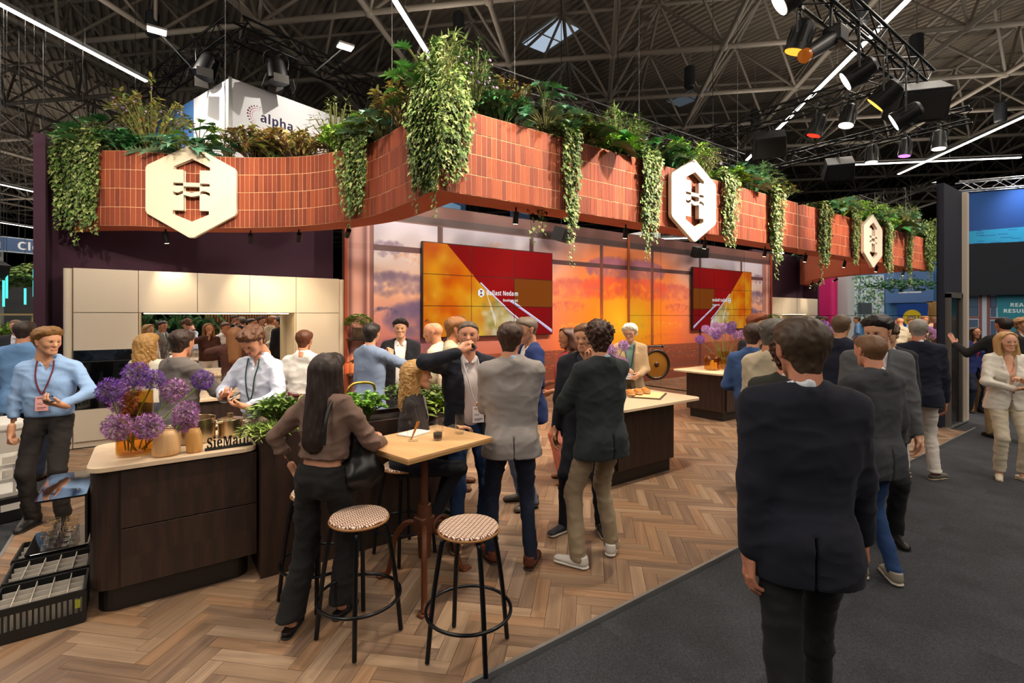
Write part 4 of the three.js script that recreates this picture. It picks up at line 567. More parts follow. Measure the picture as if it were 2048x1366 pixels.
  obj('round_sign', box(0.95, 0.5, 0.05, 0.5, 1.58, 0.1), std(0xffffff, 0.6, { map: canvasTex(256, 128, (q, W, H) => { const g = q.createLinearGradient(0, 0, 0, H); g.addColorStop(0, '#2fb0a8'); g.addColorStop(1, '#2a6ec0'); q.fillStyle = g; q.fillRect(0, 0, W, H); q.strokeStyle = '#f0f6fa'; q.lineWidth = 7; q.beginPath(); q.arc(100, 64, 46, 0, 7); q.stroke(); q.fillStyle = '#f0f6fa'; q.fillRect(70, 58, 60, 8); }) }), sh);
  shrub('hanging_greenery', 'mass of hanging greenery above the teal light tubes', [-2.0, 3.15, -15.8], { r: 1.0, h: -0.9, stems: 80, per: 30, size: 0.13, colors: [...IVYD, 0x8a9c50], seed: 41, droop: 0 });
  shrub('shelf_plant', 'low bushy plant on the display shelf of the far aisle', [-2.6, 1.32, -15.3], { r: 0.4, h: 0.4, stems: 20, per: 16, size: 0.09, colors: G.bright, seed: 42 });
  for (const [dx, y, l] of [[-0.55, 2.3, 0.55], [-0.5, 2.45, 0.5], [-0.2, 2.25, 0.35], [-0.05, 2.55, 0.6], [0.15, 2.3, 0.35], [0.5, 2.25, 0.3]]) obj('wire', box(0.006, 12.9 - y, 0.006, -2.0 + dx * 0.86, (12.9 + y) / 2, -15.0 - dx * 0.5), M.black, tag(obj('neon_tube', cyl(0.02, 0.02, l, -2.0 + dx * 0.86, y, -15.0 - dx * 0.5, 8), glow(0x4fe0d8, 1.6)), 'teal glowing light tube hanging below the greenery', 'light tube', 'teal light tubes'));
  // what the mirrors show: stands to the left of this one and across the aisle behind the camera
  panel('blue_stand_wall', 'tall blue wall of the stand across the left aisle', 'wall panel', 0.15, 4.4, 6.5, [-9.2, 2.2, -9.8], 0, std(0x4f86b8, 0.8));
  panel('street_poster', 'bright poster of green trees on the blue stand wall', 'poster', 0.06, 2.6, 1.5, [-9.08, 2.6, -10.1], 0, std(0xffffff, 0.6, { map: canvasTex(256, 384, (q, W, H) => { const R = rng(9); q.fillStyle = '#cfe2ee'; q.fillRect(0, 0, W, H); for (let k = 0; k < 900; k++) { q.fillStyle = ['#4f8a4a', '#7fb070', '#e8f2ea', '#3d5a48', '#9ac0d8', '#6a7a80'][Math.floor(R() * 6)]; q.fillRect(R() * W, R() * H, 4 + R() * 16, 4 + R() * 14); } q.fillStyle = '#46505a'; q.fillRect(90, 210, 110, 90); }) }));
  panel('round_logo_board', 'blue board with a yellow disc across the left aisle', 'sign', 0.08, 1.3, 1.2, [-8.7, 1.75, -8.1], 0, std(0xffffff, 0.6, { map: canvasTex(256, 256, (q, W, H) => { q.fillStyle = '#0a4aa6'; q.fillRect(0, 0, W, H); q.fillStyle = '#f2d21c'; q.beginPath(); q.arc(128, 136, 78, 0, 7); q.fill(); q.fillStyle = '#0a4aa6'; q.font = 'bold 54px sans-serif'; q.fillText('LIDL', 66, 154); }) }));
  panel('lettered_board', 'steel blue board with white lettering above the yellow disc', 'sign', 0.08, 1.7, 1.9, [-8.9, 3.3, -8.3], 0, std(0xffffff, 0.6, { map: canvasTex(256, 256, (q, W, H) => { q.fillStyle = '#5d84c0'; q.fillRect(0, 0, W, H); q.fillStyle = '#fff'; q.font = 'bold 44px serif'; q.fillText('qbuzz', 66, 140); q.fillRect(60, 176, 120, 9); }) }));
  panel('straw_panel', 'straw-coloured reed panel across the left aisle', 'wall panel', 0.08, 1.4, 1.2, [-8.9, 1.8, -7.0], 0, std(0xffffff, 0.9, { map: woodTex([150, 110, 60], [214, 174, 110], 5, 120) }));
  const mg = thing('magenta_column', 'magenta rounded totem beside a white block in the left aisle', 'totem', [-3.7, 0, -9.9]); obj('totem', rbox(0.5, 3.7, 0.9, 0.2, 0, 1.85, 0), std(0xd0186e, 0.5), mg); panel('white_block_wall', 'tall white stepped block in the left aisle', 'wall panel', 0.6, 4.0, 1.0, [-4.6, 2, -9.7], 0.1, std(0xc8ccd0, 0.6));
  shrub('hanging_greenery', 'dark hanging greenery across the left aisle', [-6.8, 3.6, -7.9], { r: 1.3, h: -0.8, stems: 44, per: 22, size: 0.13, colors: G.deep, seed: 43, droop: 0 });
  const sl = thing('timber_slats', 'row of upright timber slats hanging over the left aisle', 'slats', [-7.5, 3.9, -6.9]); for (let k = 0; k < 6; k++) obj('slat', box(0.1, 1.5, 0.08, 0, 0.75, -0.9 + k * 0.36), M.paleWood, sl); obj('slat_rail', [box(0.06, 0.08, 2.2, 0.06, 1.3, 0), box(0.06, 0.08, 2.2, 0.06, 0.2, 0)], M.black, sl);
  // across the aisle behind the camera
  const sw = thing('slatted_wall', 'warm timber slatted wall across the front aisle', 'slatted wall', [3.9, 0, 4.2]); obj('backing', box(4.2, 3.4, 0.08, 0, 1.7, 0.08), std(0x6a4426, 0.8), sw); for (let k = 0; k < 42; k++) obj('slat', box(0.06, 3.4, 0.04, -2.05 + k * 0.1, 1.7, 0), std(0xa06a3c, 0.7), sw);
  const bench = thing('bench', 'grey upholstered bench in front of the timber slatted wall', 'bench', [3.6, 0, 3.6]); obj('seat', rbox(3.2, 0.45, 0.6, 0.05, 0, 0.6, 0), std(0x55585c, 0.9), bench); obj('plinth', box(3.1, 0.4, 0.5, 0, 0.18, 0), M.black, bench);
  for (const [k, x] of [[0, -0.1], [1, 0.9], [2, 1.75]]) { const g = thing('palm', 'bushy palm in a black pot across the front aisle', 'palm', [x, 0, 3.4 + 0.3 * (k % 2)], 0, 'potted palms across the front aisle'), R = rng(60 + k), list = [], tubes = []; obj('pot', lathe([[0, 0], [0.18, 0], [0.24, 0.4], [0.22, 0.4], [0.2, 0.36], [0, 0.36]], 20), M.black, g);
    for (let j = 0; j < 22; j++) { const a = j * 2.4, L = 0.7 + 0.5 * R(), base = V3(0, 0.9 + 0.5 * R(), 0), tip = V3(Math.cos(a) * L * 0.8, base.y + 0.5 * R(), Math.sin(a) * L * 0.8), cv = new THREE.CatmullRomCurve3([V3(0, 0.36, 0), base, base.clone().lerp(tip, 0.6).setY(tip.y + 0.25), tip]); tubes.push(new THREE.TubeGeometry(cv, 8, 0.008, 4)); for (let i = 0; i < 40; i++) { const t = 0.4 + 0.6 * i / 40, p = cv.getPoint(t), tg = cv.getTangent(t), sd = V3(-tg.z, 0, tg.x).normalize().multiplyScalar(i % 2 ? 1 : -1); list.push({ p, d: sd.addScaledVector(tg, 0.7).setY(sd.y - 0.3), n: V3(0, 1, 0), s: 0.32 * (1.1 - t * 0.6) }); } }
    obj('stems', tubes, stemMat, g); leaves(g, list, LEAF.slim, leafMat, [0x2f6a30, 0x3f7a38, 0x27582a], R, 'fronds'); }
}
// ---------- kitchen islands ----------
function island(label, { x0, x1, z0, z1, top, over = [0.05, 0.05, 0.05, 0.05], drawers, roundLeft, faces = 'front', endDoor }) {       // z0 front, z1 back (as distances into the stand)
  const g = thing('kitchen_island', label, 'kitchen island', [(x0 + x1) / 2, 0, -(z0 + z1) / 2]), w = x1 - x0, d = z1 - z0, F = d / 2;
  obj('plinth', slab(w - 0.08, 0.15, d - 0.1, roundLeft ? 0.1 : 0.01), M.darkPlinth, g);
  const body = prism(roundRect(w, d - 0.02, roundLeft ? 0.12 : 0.012), top - 0.035 - 0.15).rotateX(-PI / 2).translate(0, 0.15, -0.01); { const uv = body.attributes.uv, p = body.attributes.position; for (let i = 0; i < p.count; i++) uv.setXY(i, p.getX(i) + p.getZ(i), p.getY(i)); } obj('body', body, M.walnut, g);
  const dw = roundLeft ? w - 0.16 : w - 0.12, dx = roundLeft ? 0.075 : 0;
  const face = (name, ww, hh, x, y, z, ry = 0) => { const b = rbox(ww, hh, 0.022, 0.003, 0, 0, 0), uv = b.attributes.uv, p = b.attributes.position; for (let i = 0; i < p.count; i++) uv.setXY(i, p.getX(i), p.getY(i)); const o = obj(name, b, M.walnut, g); o.position.set(x, y, z); o.rotation.y = ry; return o; };
  if (drawers) { const h = (top - 0.04 - 0.16) / 2; face('drawer', dw, h - 0.006, dx, 0.16 + h / 2, F); face('drawer', dw, h - 0.006, dx, 0.16 + h * 1.5, F); }
  else face('front_panel', dw, top - 0.21, 0.01, (top + 0.12) / 2, F);
  if (endDoor) face('end_panel', d - 0.1, top - 0.21, -w / 2 - 0.004, (top + 0.12) / 2, 0, -PI / 2);
  const [l, r, f, b] = over, t = obj('worktop', slab(w + l + r, 0.03, d + f + b, 0.09), M.topStone, g); t.position.set((r - l) / 2, top - 0.03, (f - b) / 2); return g;
}
island('dark walnut island with two drawers and the flower vase on top', { x0: -0.3, x1: 0.62, z0: 3.93, z1: 4.6, top: 0.925, over: [0.01, 0, 0.04, 0.03], drawers: true, roundLeft: true });
island('dark walnut island with a bread board on its overhanging top', { x0: 4.0, x1: 5.08, z0: 3.67, z1: 4.4, top: 0.86, over: [0.05, 0.3, 0.16, 0.06] });
island('dark walnut island with the amber lantern, next to the mirror', { x0: 8.0, x1: 9.5, z0: 4.8, z1: 5.55, top: 0.86, over: [0.28, 0.05, 0.12, 0.12], endDoor: true });
island('walnut bar island crowded with drinking glasses in the kitchen', { x0: 0.2, x1: 1.35, z0: 6.5, z1: 7.15, top: 0.92, drawers: true });
// ---------- planter partition ----------
{
  const g = thing('planter_box', 'long dark walnut planter partition behind the bar table', 'planter', [1.455, 0, -4.1]), W = 1.65, D = 0.48, H = 1.0, side = (w, h, t, x, y, z) => { const b = box(w, h, t, x, y, z), uv = b.attributes.uv, p = b.attributes.position; for (let i = 0; i < p.count; i++) uv.setXY(i, p.getX(i) + p.getZ(i), p.getY(i)); return b; };
  obj('front_panel', side(W, H, 0.03, 0, H / 2, D / 2 - 0.015), M.walnut, g); obj('back_panel', side(W, H, 0.03, 0, H / 2, -D / 2 + 0.015), M.walnut, g); obj('end_panel', side(0.03, H, D - 0.06, -W / 2 + 0.015, H / 2, 0), M.walnut, g); obj('end_panel', side(0.03, H, D - 0.06, W / 2 - 0.015, H / 2, 0), M.walnut, g); obj('soil', box(W - 0.06, 0.05, D - 0.06, 0, H - 0.06, 0), std(0x241a14, 1), g);
  shrub('herb_bush', 'bushy green herbs with oval leaves in the planter beside the lettered sign', [0.82, 0.98, -4.1], { r: 0.2, h: 0.34, stems: 26, per: 16, leaf: 'oval', size: 0.07, colors: [0x6a8a3c, 0x7f9a48, 0x5a7a34], seed: 51 });
  shrub('herb_bush', 'feathery pale herb trailing over the planter edge beside the lettered sign', [0.7, 0.98, -3.98], { r: 0.18, h: 0.15, stems: 26, per: 24, leaf: 'slim', size: 0.06, colors: [0x8aa044, 0x9ab050, 0x6f8f3c], seed: 52, droop: 0.4 });
  shrub('parsley', 'curly bright parsley in the planter behind the standing woman', [1.45, 0.98, -4.1], { r: 0.17, h: 0.3, stems: 50, per: 22, leaf: 'lobed', size: 0.035, colors: [0x6fa032, 0x7fb03a, 0x5c8f2c], seed: 53 });
  shrub('leafy_herb', 'dark leafy herb in the planter behind the curly-haired woman', [1.9, 0.98, -4.1], { r: 0.2, h: 0.38, stems: 26, per: 16, leaf: 'oval', size: 0.075, colors: [0x46602c, 0x5a7434, 0x6f8440], seed: 54 });
  shrub('spider_plant', 'pale spider plant arching over the far end of the planter', [2.12, 0.98, -4.0], { r: 0.24, h: 0.2, stems: 40, per: 8, leaf: 'slim', size: 0.15, colors: [0x9aae48, 0xb0be60, 0x84a03c], seed: 55, droop: 0.35 });
  tag(obj('brass_rail', tube([[1.38, 0.98, -4.3], [1.38, 1.2, -4.3], [1.42, 1.25, -4.3], [1.6, 1.24, -4.3], [1.62, 1.18, -4.3]], 0.012, 20, 8), M.brass), 'curved brass rail rising from the planter', 'rail');
}
// ---------- bar table ----------
{
  const g = thing('bar_table', 'tall bar table with a pale oak top on a rusty crank base', 'table', [1.52, 0, -3.11], 0.22);
  const t = obj('table_top', rbox(0.725, 0.032, 0.6, 0.004, 0, 0.984, 0), M.paleWood, g); obj('table_edge', [box(0.727, 0.02, 0.602, 0, 0.975, 0)], std(0xa8804e, 0.6), t);
  obj('column', [cyl(0.026, 0.026, 0.6, 0, 0.67, 0, 16), cyl(0.06, 0.1, 0.03, 0, 0.953, 0, 16)], M.rust, g); obj('gear_box', [rbox(0.13, 0.13, 0.1, 0.02, 0, 0.42, 0), cyl(0.055, 0.045, 0.12, 0, 0.5, 0, 14), cyl(0.04, 0.05, 0.2, 0, 0.3, 0, 14)], M.rust, g);
  const wheel = new THREE.TorusGeometry(0.06, 0.012, 8, 20).translate(0.1, 0.4, 0.05); obj('crank', [wheel, bar(V3(0.06, 0.4, 0.05), V3(0.17, 0.34, 0.05), 0.01), bar(V3(0.17, 0.34, 0.05), V3(0.17, 0.3, 0.09), 0.012)], M.rust, g);
  for (let k = 0; k < 3; k++) { const a = k * 2 * PI / 3 + 2.25, c = Math.cos(a), s = Math.sin(a); obj('leg', [tube([[c * 0.03, 0.42, s * 0.03], [c * 0.14, 0.41, s * 0.14], [c * 0.23, 0.3, s * 0.23], [c * 0.27, 0.12, s * 0.27], [c * 0.3, 0.03, s * 0.3], [c * 0.36, 0.012, s * 0.36]], 0.02, 28, 8), rbox(0.08, 0.02, 0.05, 0.008, c * 0.34, 0.01, s * 0.34)], std(0x6b3b20, 0.45, { metalness: 0.2 }), g); }
  const P = (x, z) => { const c = Math.cos(0.22), s = Math.sin(0.22); return [1.52 + x * c + z * s, 1.0, -3.11 - x * s + z * c]; };
  const glass = (label, p, r, h, fill, cat = 'glass') => { const q = thing('drinking_glass', label, cat, p, 0, 'glasses on the bar table'); obj('glass_wall', lathe([[0, 0.001], [r * 0.92, 0.001], [r * 0.95, 0.006], [r, h], [r - 0.0022, h], [r * 0.95 - 0.0022, 0.012], [0, 0.01]], 28), M.glass, q); if (fill) obj('drink', lathe([[0, 0.013], [r * 0.93, 0.013], [r * 0.94, fill.h], [0, fill.h]], 24), fill.m, q); return q; };
  const cola = std(0x1c0804, 0.1), water = phy({ color: 0xffffff, roughness: 0.02, transmission: 1, thickness: 0, ior: 1.33 });
  glass('tumbler with dark cola at the table edge', P(0.05, 0.08), 0.032, 0.13, { h: 0.05, m: cola }); glass('half-full water tumbler on the bar table', P(0.2, -0.08), 0.032, 0.135, { h: 0.06, m: water }); glass('empty tumbler closest to the table corner on the bar table', P(0.27, 0.06), 0.034, 0.135);
  const jar = glass('small glass jar holding bread sticks on the bar table', P(-0.08, -0.02), 0.04, 0.07); for (const [a, b] of [[0.25, 0.1], [0.4, 0.2], [0.3, 0.35]]) obj('bread_stick', bar(V3(-0.015, 0.012, 0), V3(Math.sin(a) * 0.11, 0.13, Math.cos(b) * 0.02 - 0.01), 0.0042, 7), std(0xb9752c, 0.8), jar);
  const nb = tag(obj('notebook', slab(0.2, 0.012, 0.14, 0.008), M.white), 'white notebook under the curly-haired woman\'s hand on the bar table', 'notebook'); nb.position.set(...P(0.05, -0.18)); nb.rotation.y = 0.4;
}
// ---------- stools ----------
const rattan = dataTex(128, 120, (u, v, x, y) => { const row = Math.floor(y / 12), yy = y % 12, k = (((x + (row % 2 ? yy * 0.5 : -yy * 0.5) + (row % 2) * 4) % 8) + 8) % 8, e = 16 * (hsh(x >> 2, row, 3) - 0.5); return yy > 1 && k < 4.6 ? [224 + e, 206 + e, 186 + e] : [92 + e, 42 + e, 28 + e]; });
rattan.repeat.set(1.25, 1.25);
function stool(label, x, z, turn) {
  const g = thing('bar_stool', label, 'bar stool', [x, 0, z], turn, 'rattan bar stools'), H = 0.7, r = 0.165;
  const seat = obj('seat', lathe([[0, H - 0.006], [r * 0.6, H - 0.003], [r - 0.006, H - 0.006], [r, H - 0.014], [r, H - 0.022], [r - 0.01, H - 0.028], [0, H - 0.028]], 40), std(0xffffff, 0.55, { map: rattan }), g); { const uv = seat.geometry.attributes.uv, p = seat.geometry.attributes.position; for (let i = 0; i < p.count; i++) uv.setXY(i, p.getX(i) / 0.3 + 0.5, p.getZ(i) / 0.3 + 0.5); }
  obj('seat_rim', new THREE.TorusGeometry(r - 0.002, 0.008, 8, 40).rotateX(PI / 2).translate(0, H - 0.026, 0), std(0x9a6a3a, 0.5), g);
  for (let k = 0; k < 4; k++) { const a = k * PI / 2 + PI / 4, c = Math.cos(a), s = Math.sin(a); obj('leg', tube([[c * 0.03, H - 0.045, s * 0.03], [c * 0.1, H - 0.045, s * 0.1], [c * 0.145, H - 0.06, s * 0.145], [c * 0.16, H - 0.11, s * 0.16], [c * 0.2, 0.35, s * 0.2], [c * 0.235, 0.008, s * 0.235]], 0.0135, 40, 10), M.blackMetal, g); }
  obj('foot_ring', new THREE.TorusGeometry(0.232, 0.0095, 10, 56).rotateX(PI / 2).translate(0, 0.235, 0), M.blackMetal, g); return g;
}
stool('rattan-seated bar stool standing free beside the woman in the cropped top', 0.98, -2.85, 0.35); stool('rattan-seated bar stool closest to the aluminium floor edge', 1.42, -2.36, 0.62);
stool('rattan-seated bar stool under the curly-haired woman', 1.6, -3.62, 0.2); stool('rattan-seated bar stool half hidden behind the woman in the cropped top', 0.9, -3.42, 0.5);
// ---------- alliums ----------
function allium(label, base, tip, r, colors, seed, group) {
  const R = rng(seed * 17 + 1), g = thing('allium', label, 'flower', base, 0, group), T = V3(...tip).sub(V3(...base)), list = [], ped = [];
  obj('stem', tube([V3(0, 0, 0), V3(T.x * 0.3 + (R() - 0.5) * 0.03, T.y * 0.45, T.z * 0.3), T.clone().multiplyScalar(0.96).setY(T.y - r * 0.4), T], 0.005, 16, 7), std(0x6f8f3a, 0.6), g);
  const n = 170; for (let k = 0; k < n; k++) { const y = 1 - 2 * (k + 0.5) / n, a = k * 2.39996, q = Math.sqrt(1 - y * y), d = V3(Math.cos(a) * q, y, Math.sin(a) * q), p = d.clone().multiplyScalar(r * (0.72 + 0.25 * R())).add(T); list.push({ p, d: V3(R() - 0.5, R() - 0.5, R() - 0.5).cross(d).normalize(), n: d, s: r * 0.36 * (0.8 + 0.4 * R()) }); ped.push({ p: T, d, n: V3(1, 0, 0.3), s: r * 0.85 }); }
  const star = []; for (let k = 0; k < 6; k++) { const a = k * PI / 3; star.push([Math.cos(a) * 0.5, Math.sin(a) * 0.5], [Math.cos(a + PI / 6) * 0.13, Math.sin(a + PI / 6) * 0.13]); }
  leaves(g, list, fan(star, 0.9, [0, 0]), leafMat, colors, R, 'florets'); leaves(g, ped, new THREE.CylinderGeometry(0.008, 0.014, 1, 3).translate(0, 0.5, 0), leafMat, [0x8a6a78, 0x7a8050], R, 'pedicels'); return g;
}
const PUR = [0x6b3aa0, 0x7a48b0, 0x5c3090], PNK = [0xa066a8, 0xb07ab4, 0x8f5a9c, 0xc090b8], LIL = [0xb98acc, 0xa878c4, 0xc8a0d8];
const amber = phy({ color: 0xf1ddad, roughness: 0.03, transmission: 1, thickness: 0, ior: 1.5 });
function vase(label, p, { r = 0.11, h = 0.42, flat = 0.7, neck = 0.86, step = 0.58 }) { const g = thing('amber_vase', label, 'vase', p); const l = lathe([[0, 0.004], [r * 0.9, 0.004], [r, 0.02], [r, h * step], [r * 0.94, h * step + 0.02], [r * neck, h * step + 0.035], [r * neck * 0.96, h], [r * neck * 0.96 - 0.004, h], [r * neck - 0.004, h * step + 0.035], [r - 0.005, h * step - 0.005], [r - 0.005, 0.024], [0, 0.02]], 40); l.scale(1, 1, flat); obj('glass_body', l, amber, g); obj('water', lathe([[0, 0.024], [r - 0.008, 0.026], [r - 0.008, h * 0.42], [0, h * 0.42]], 32).scale(1, 1, flat), phy({ color: 0xfdf0d8, roughness: 0.02, transmission: 1, thickness: 0, ior: 1.33 }), g); return g; }
{
  const y = 0.925, vx = -0.07, vz = -4.14;
  vase('tall amber glass vase with purple alliums on the drawer island', [vx, y, vz], {});
  const heads = [[-0.2, 1.38, 4.0, 0.082, PUR], [-0.07, 1.46, 4.1, 0.085, PUR], [0.02, 1.41, 4.2, 0.075, PUR], [-0.14, 1.27, 4.16, 0.085, PNK], [-0.16, 1.15, 3.98, 0.09, PNK], [0.14, 1.32, 4.2, 0.092, PNK], [0.2, 1.13, 4.06, 0.085, PNK], [0.3, 1.4, 4.06, 0.074, PUR], [-0.1, 1.36, 4.32, 0.08, PNK]];
  heads.forEach(([x, h, v, r, c], k) => allium(c === PUR ? 'dark purple allium in the tall amber vase' : 'rosy allium in the tall amber vase', [vx + (k - 4) * 0.014, y + 0.03, vz + ((k * 7) % 5 - 2) * 0.014], [x, h, -v], r, c, k + 1, c === PUR ? 'dark purple alliums in the tall vase' : 'rosy alliums in the tall vase'));
  const bud = (label, x, z, w, h, m) => { const g = thing('wooden_vase', label, 'vase', [x, y, z]); const l = lathe([[0, 0], [w * 0.4, 0], [w * 0.5, 0.012], [w * 0.52, h * 0.3], [w * 0.44, h * 0.8], [w * 0.32, h], [w * 0.22, h], [w * 0.2, h * 0.85], [0, h * 0.85]], 28); l.scale(1, 1, 0.8); obj('turned_body', l, m, g); return g; };
  bud('wide turned wooden bud vase on the drawer island', 0.09, -4.0, 0.155, 0.165, M.paleWood); bud('narrow yellowish wooden bud vase on the drawer island', 0.245, -3.98, 0.095, 0.16, std(0xffffff, 0.5, { map: woodTex([186, 132, 66], [222, 176, 112], 33, 12) }));
  allium('rosy allium leaning from the wide wooden bud vase', [0.09, y + 0.14, -4.0], [-0.005, y + 0.225, -3.88], 0.09, PNK, 31); allium('rosy allium standing behind the narrow wooden bud vase', [0.13, y + 0.14, -4.0], [0.2, y + 0.27, -4.02], 0.085, PNK, 32);
  const pot = (label, x, z, r, h, lid) => { const g = thing('cooking_pot', label, 'pot', [x, y, z]); obj('pot_body', lathe([[0, 0], [r * 0.96, 0], [r, 0.012], [r, h], [r + 0.004, h + 0.003], [r - 0.004, h], [r - 0.004, 0.01], [0, 0.008]], 40), M.steel, g); for (const s of [-1, 1]) obj('handle', tube([[s * r, h * 0.72, -0.035], [s * (r + 0.04), h * 0.74, -0.03], [s * (r + 0.045), h * 0.74, 0.03], [s * r, h * 0.72, 0.035]], 0.009, 16, 8), M.steel, g); if (lid) { const l = obj('lid', lathe([[0, h + 0.014], [r * 0.6, h + 0.013], [r, h + 0.004], [r, h], [0, h]], 40), M.steel, g); obj('lid_knob', [cyl(0.022, 0.022, 0.028, 0, h + 0.03, 0, 16)], M.steel, l); } };
  pot('wide open steel cooking pot on the drawer island', 0.27, -4.32, 0.13, 0.17, false); pot('small steel cooking pot with lid on the drawer island', 0.5, -4.36, 0.085, 0.13, true);
  const sg = thing('lettered_sign', 'small black standing sign reading SieMatic', 'sign', [0.45, y, -3.97]); obj('sign_base', rbox(0.29, 0.016, 0.03, 0.002, 0, 0.008, 0), M.black, sg); const t = textGeo('SieMatic', 0.072, 0.016, serif); t.computeBoundingBox(); const bw = t.boundingBox.max.x; obj('lettering', t.scale(0.27 / bw, 1, 1).translate(-0.135, 0.014, -0.008), M.black, sg);
  // bread board, lantern and flowers on the other islands
  const bd = thing('bread_board', 'wooden serving board lined with paper on the overhanging island', 'board', [4.95, 0.86, -3.95], 0.5); obj('board', rbox(0.5, 0.014, 0.34, 0.004, 0, 0.007, 0), std(0x5a4630, 0.6), bd); obj('paper', box(0.46, 0.002, 0.3, 0, 0.0155, 0), std(0xe0c88e, 0.8), bd);
  const Rb = rng(77); for (let k = 0; k < 7; k++) { const b = thing('sandwich', 'filled brown bun on the serving board', 'bun', [4.62 + 0.07 * k, 0.877, -4.1 + (k % 2) * 0.09], k, 'buns on the serving board'); obj('bun_bottom', lathe([[0, 0], [0.04, 0], [0.048, 0.012], [0.045, 0.02], [0, 0.02]], 14), std(0xb06a26, 0.7), b); obj('filling', cyl(0.046, 0.046, 0.012, 0, 0.026, 0, 12), std(0xe8d8b0, 0.7), b); obj('bun_top', new THREE.SphereGeometry(0.046, 14, 8, 0, PI * 2, 0, PI / 2).scale(1, 0.75, 1).translate(0, 0.031, 0), std(0xc07a28, 0.6), b); }
  vase('amber glass vase with lilac alliums on the overhanging island', [4.42, 0.86, -4.15], { r: 0.09, h: 0.28, flat: 1 });
  [[0.0, 0.62, 0, LIL], [-0.12, 0.56, 0.05, LIL], [0.12, 0.55, -0.05, LIL], [-0.2, 0.64, -0.05, PNK], [0.02, 0.46, 0.12, PNK], [0.2, 0.62, 0.06, LIL], [-0.06, 0.42, -0.1, PNK], [0.14, 0.42, 0.1, PNK]].forEach(([a, h, b, c], k) => allium('lilac allium on the overhanging island', [4.42 + a * 0.12, 0.89, -4.15 + b * 0.12], [4.42 + a * 1.1, 0.86 + h, -4.15 + b], 0.07, c, 60 + k, 'lilac alliums on the overhanging island'));
  vase('amber glass vase with lilac alliums beside the lantern', [8.55, 0.86, -5.15], { r: 0.12, h: 0.32, flat: 1 });
  for (let k = 0; k < 13; k++) { const a = k * 2.4, q = 0.12 + 0.028 * k; allium('lilac allium in the vase beside the amber lantern', [8.55 + Math.cos(a) * 0.05, 0.89, -5.15 + Math.sin(a) * 0.05], [8.5 + Math.cos(a) * q, 1.62 - 0.018 * k + 0.12 * ((k * 5) % 4) / 4, -5.15 + Math.sin(a) * q * 0.8], 0.085, k % 3 ? LIL : PUR, 80 + k, 'lilac alliums beside the lantern'); }
  const ln = thing('amber_lantern', 'round amber glass lantern with yellow candles', 'lantern', [8.2, 0.86, -5.15]); obj('glass_body', lathe([[0, 0.004], [0.12, 0.004], [0.14, 0.03], [0.14, 0.2], [0.12, 0.25], [0.09, 0.27], [0.086, 0.268], [0.115, 0.245], [0.135, 0.2], [0.135, 0.03], [0, 0.02]], 36), amber, ln); for (const [x, z, h] of [[0, 0, 0.15], [0.05, 0.03, 0.11], [-0.05, 0.02, 0.12]]) obj('candle', cyl(0.025, 0.025, h, x, 0.022 + h / 2, z, 16), std(0xf0d870, 0.6), ln);
  const br = tag(obj('bread_tray', slab(0.3, 0.05, 0.16, 0.03), std(0xc9a070, 0.7)), 'small pale wooden tray in front of the lantern', 'tray'); br.position.set(8.35, 0.86, -4.85);
}
// ---------- glasses on the bar island ----------
{
  const proto = thing('wine_glass', 'clear water glass standing on the bar island', 'glass', [0.3, 0.92, -6.6], 0, 'glasses on the bar island'); obj('glass_wall', lathe([[0, 0.001], [0.03, 0.001], [0.036, 0.11], [0.034, 0.11], [0.028, 0.008], [0, 0.008]], 16), M.glass, proto);
  let k = 0; for (let i = 0; i < 11; i++) for (let j = 0; j < 5; j++) { if (!k++) continue; copyOf(proto, [0.3 + i * 0.092, 0.92, -6.6 - j * 0.1]); }
  const fl = thing('champagne_flute', 'tall champagne flute at the back of the bar island', 'glass', [0.5, 0.92, -7.1], 0, 'champagne flutes on the bar island'); obj('glass_wall', lathe([[0, 0.001], [0.03, 0.001], [0.004, 0.006], [0.004, 0.08], [0.026, 0.13], [0.024, 0.22], [0.022, 0.22], [0.023, 0.13], [0, 0.085]], 16), M.glass, fl); for (let i = 1; i < 7; i++) copyOf(fl, [0.5 + i * 0.075, 0.92, -7.1 + (i % 2) * 0.06]);
  shrub('herb_bush', 'small fresh herb pot plant in the kitchen niche', [1.3, 0.92, -9.35], { r: 0.16, h: 0.3, stems: 18, per: 14, leaf: 'oval', size: 0.06, colors: G.bright, seed: 57 });
}
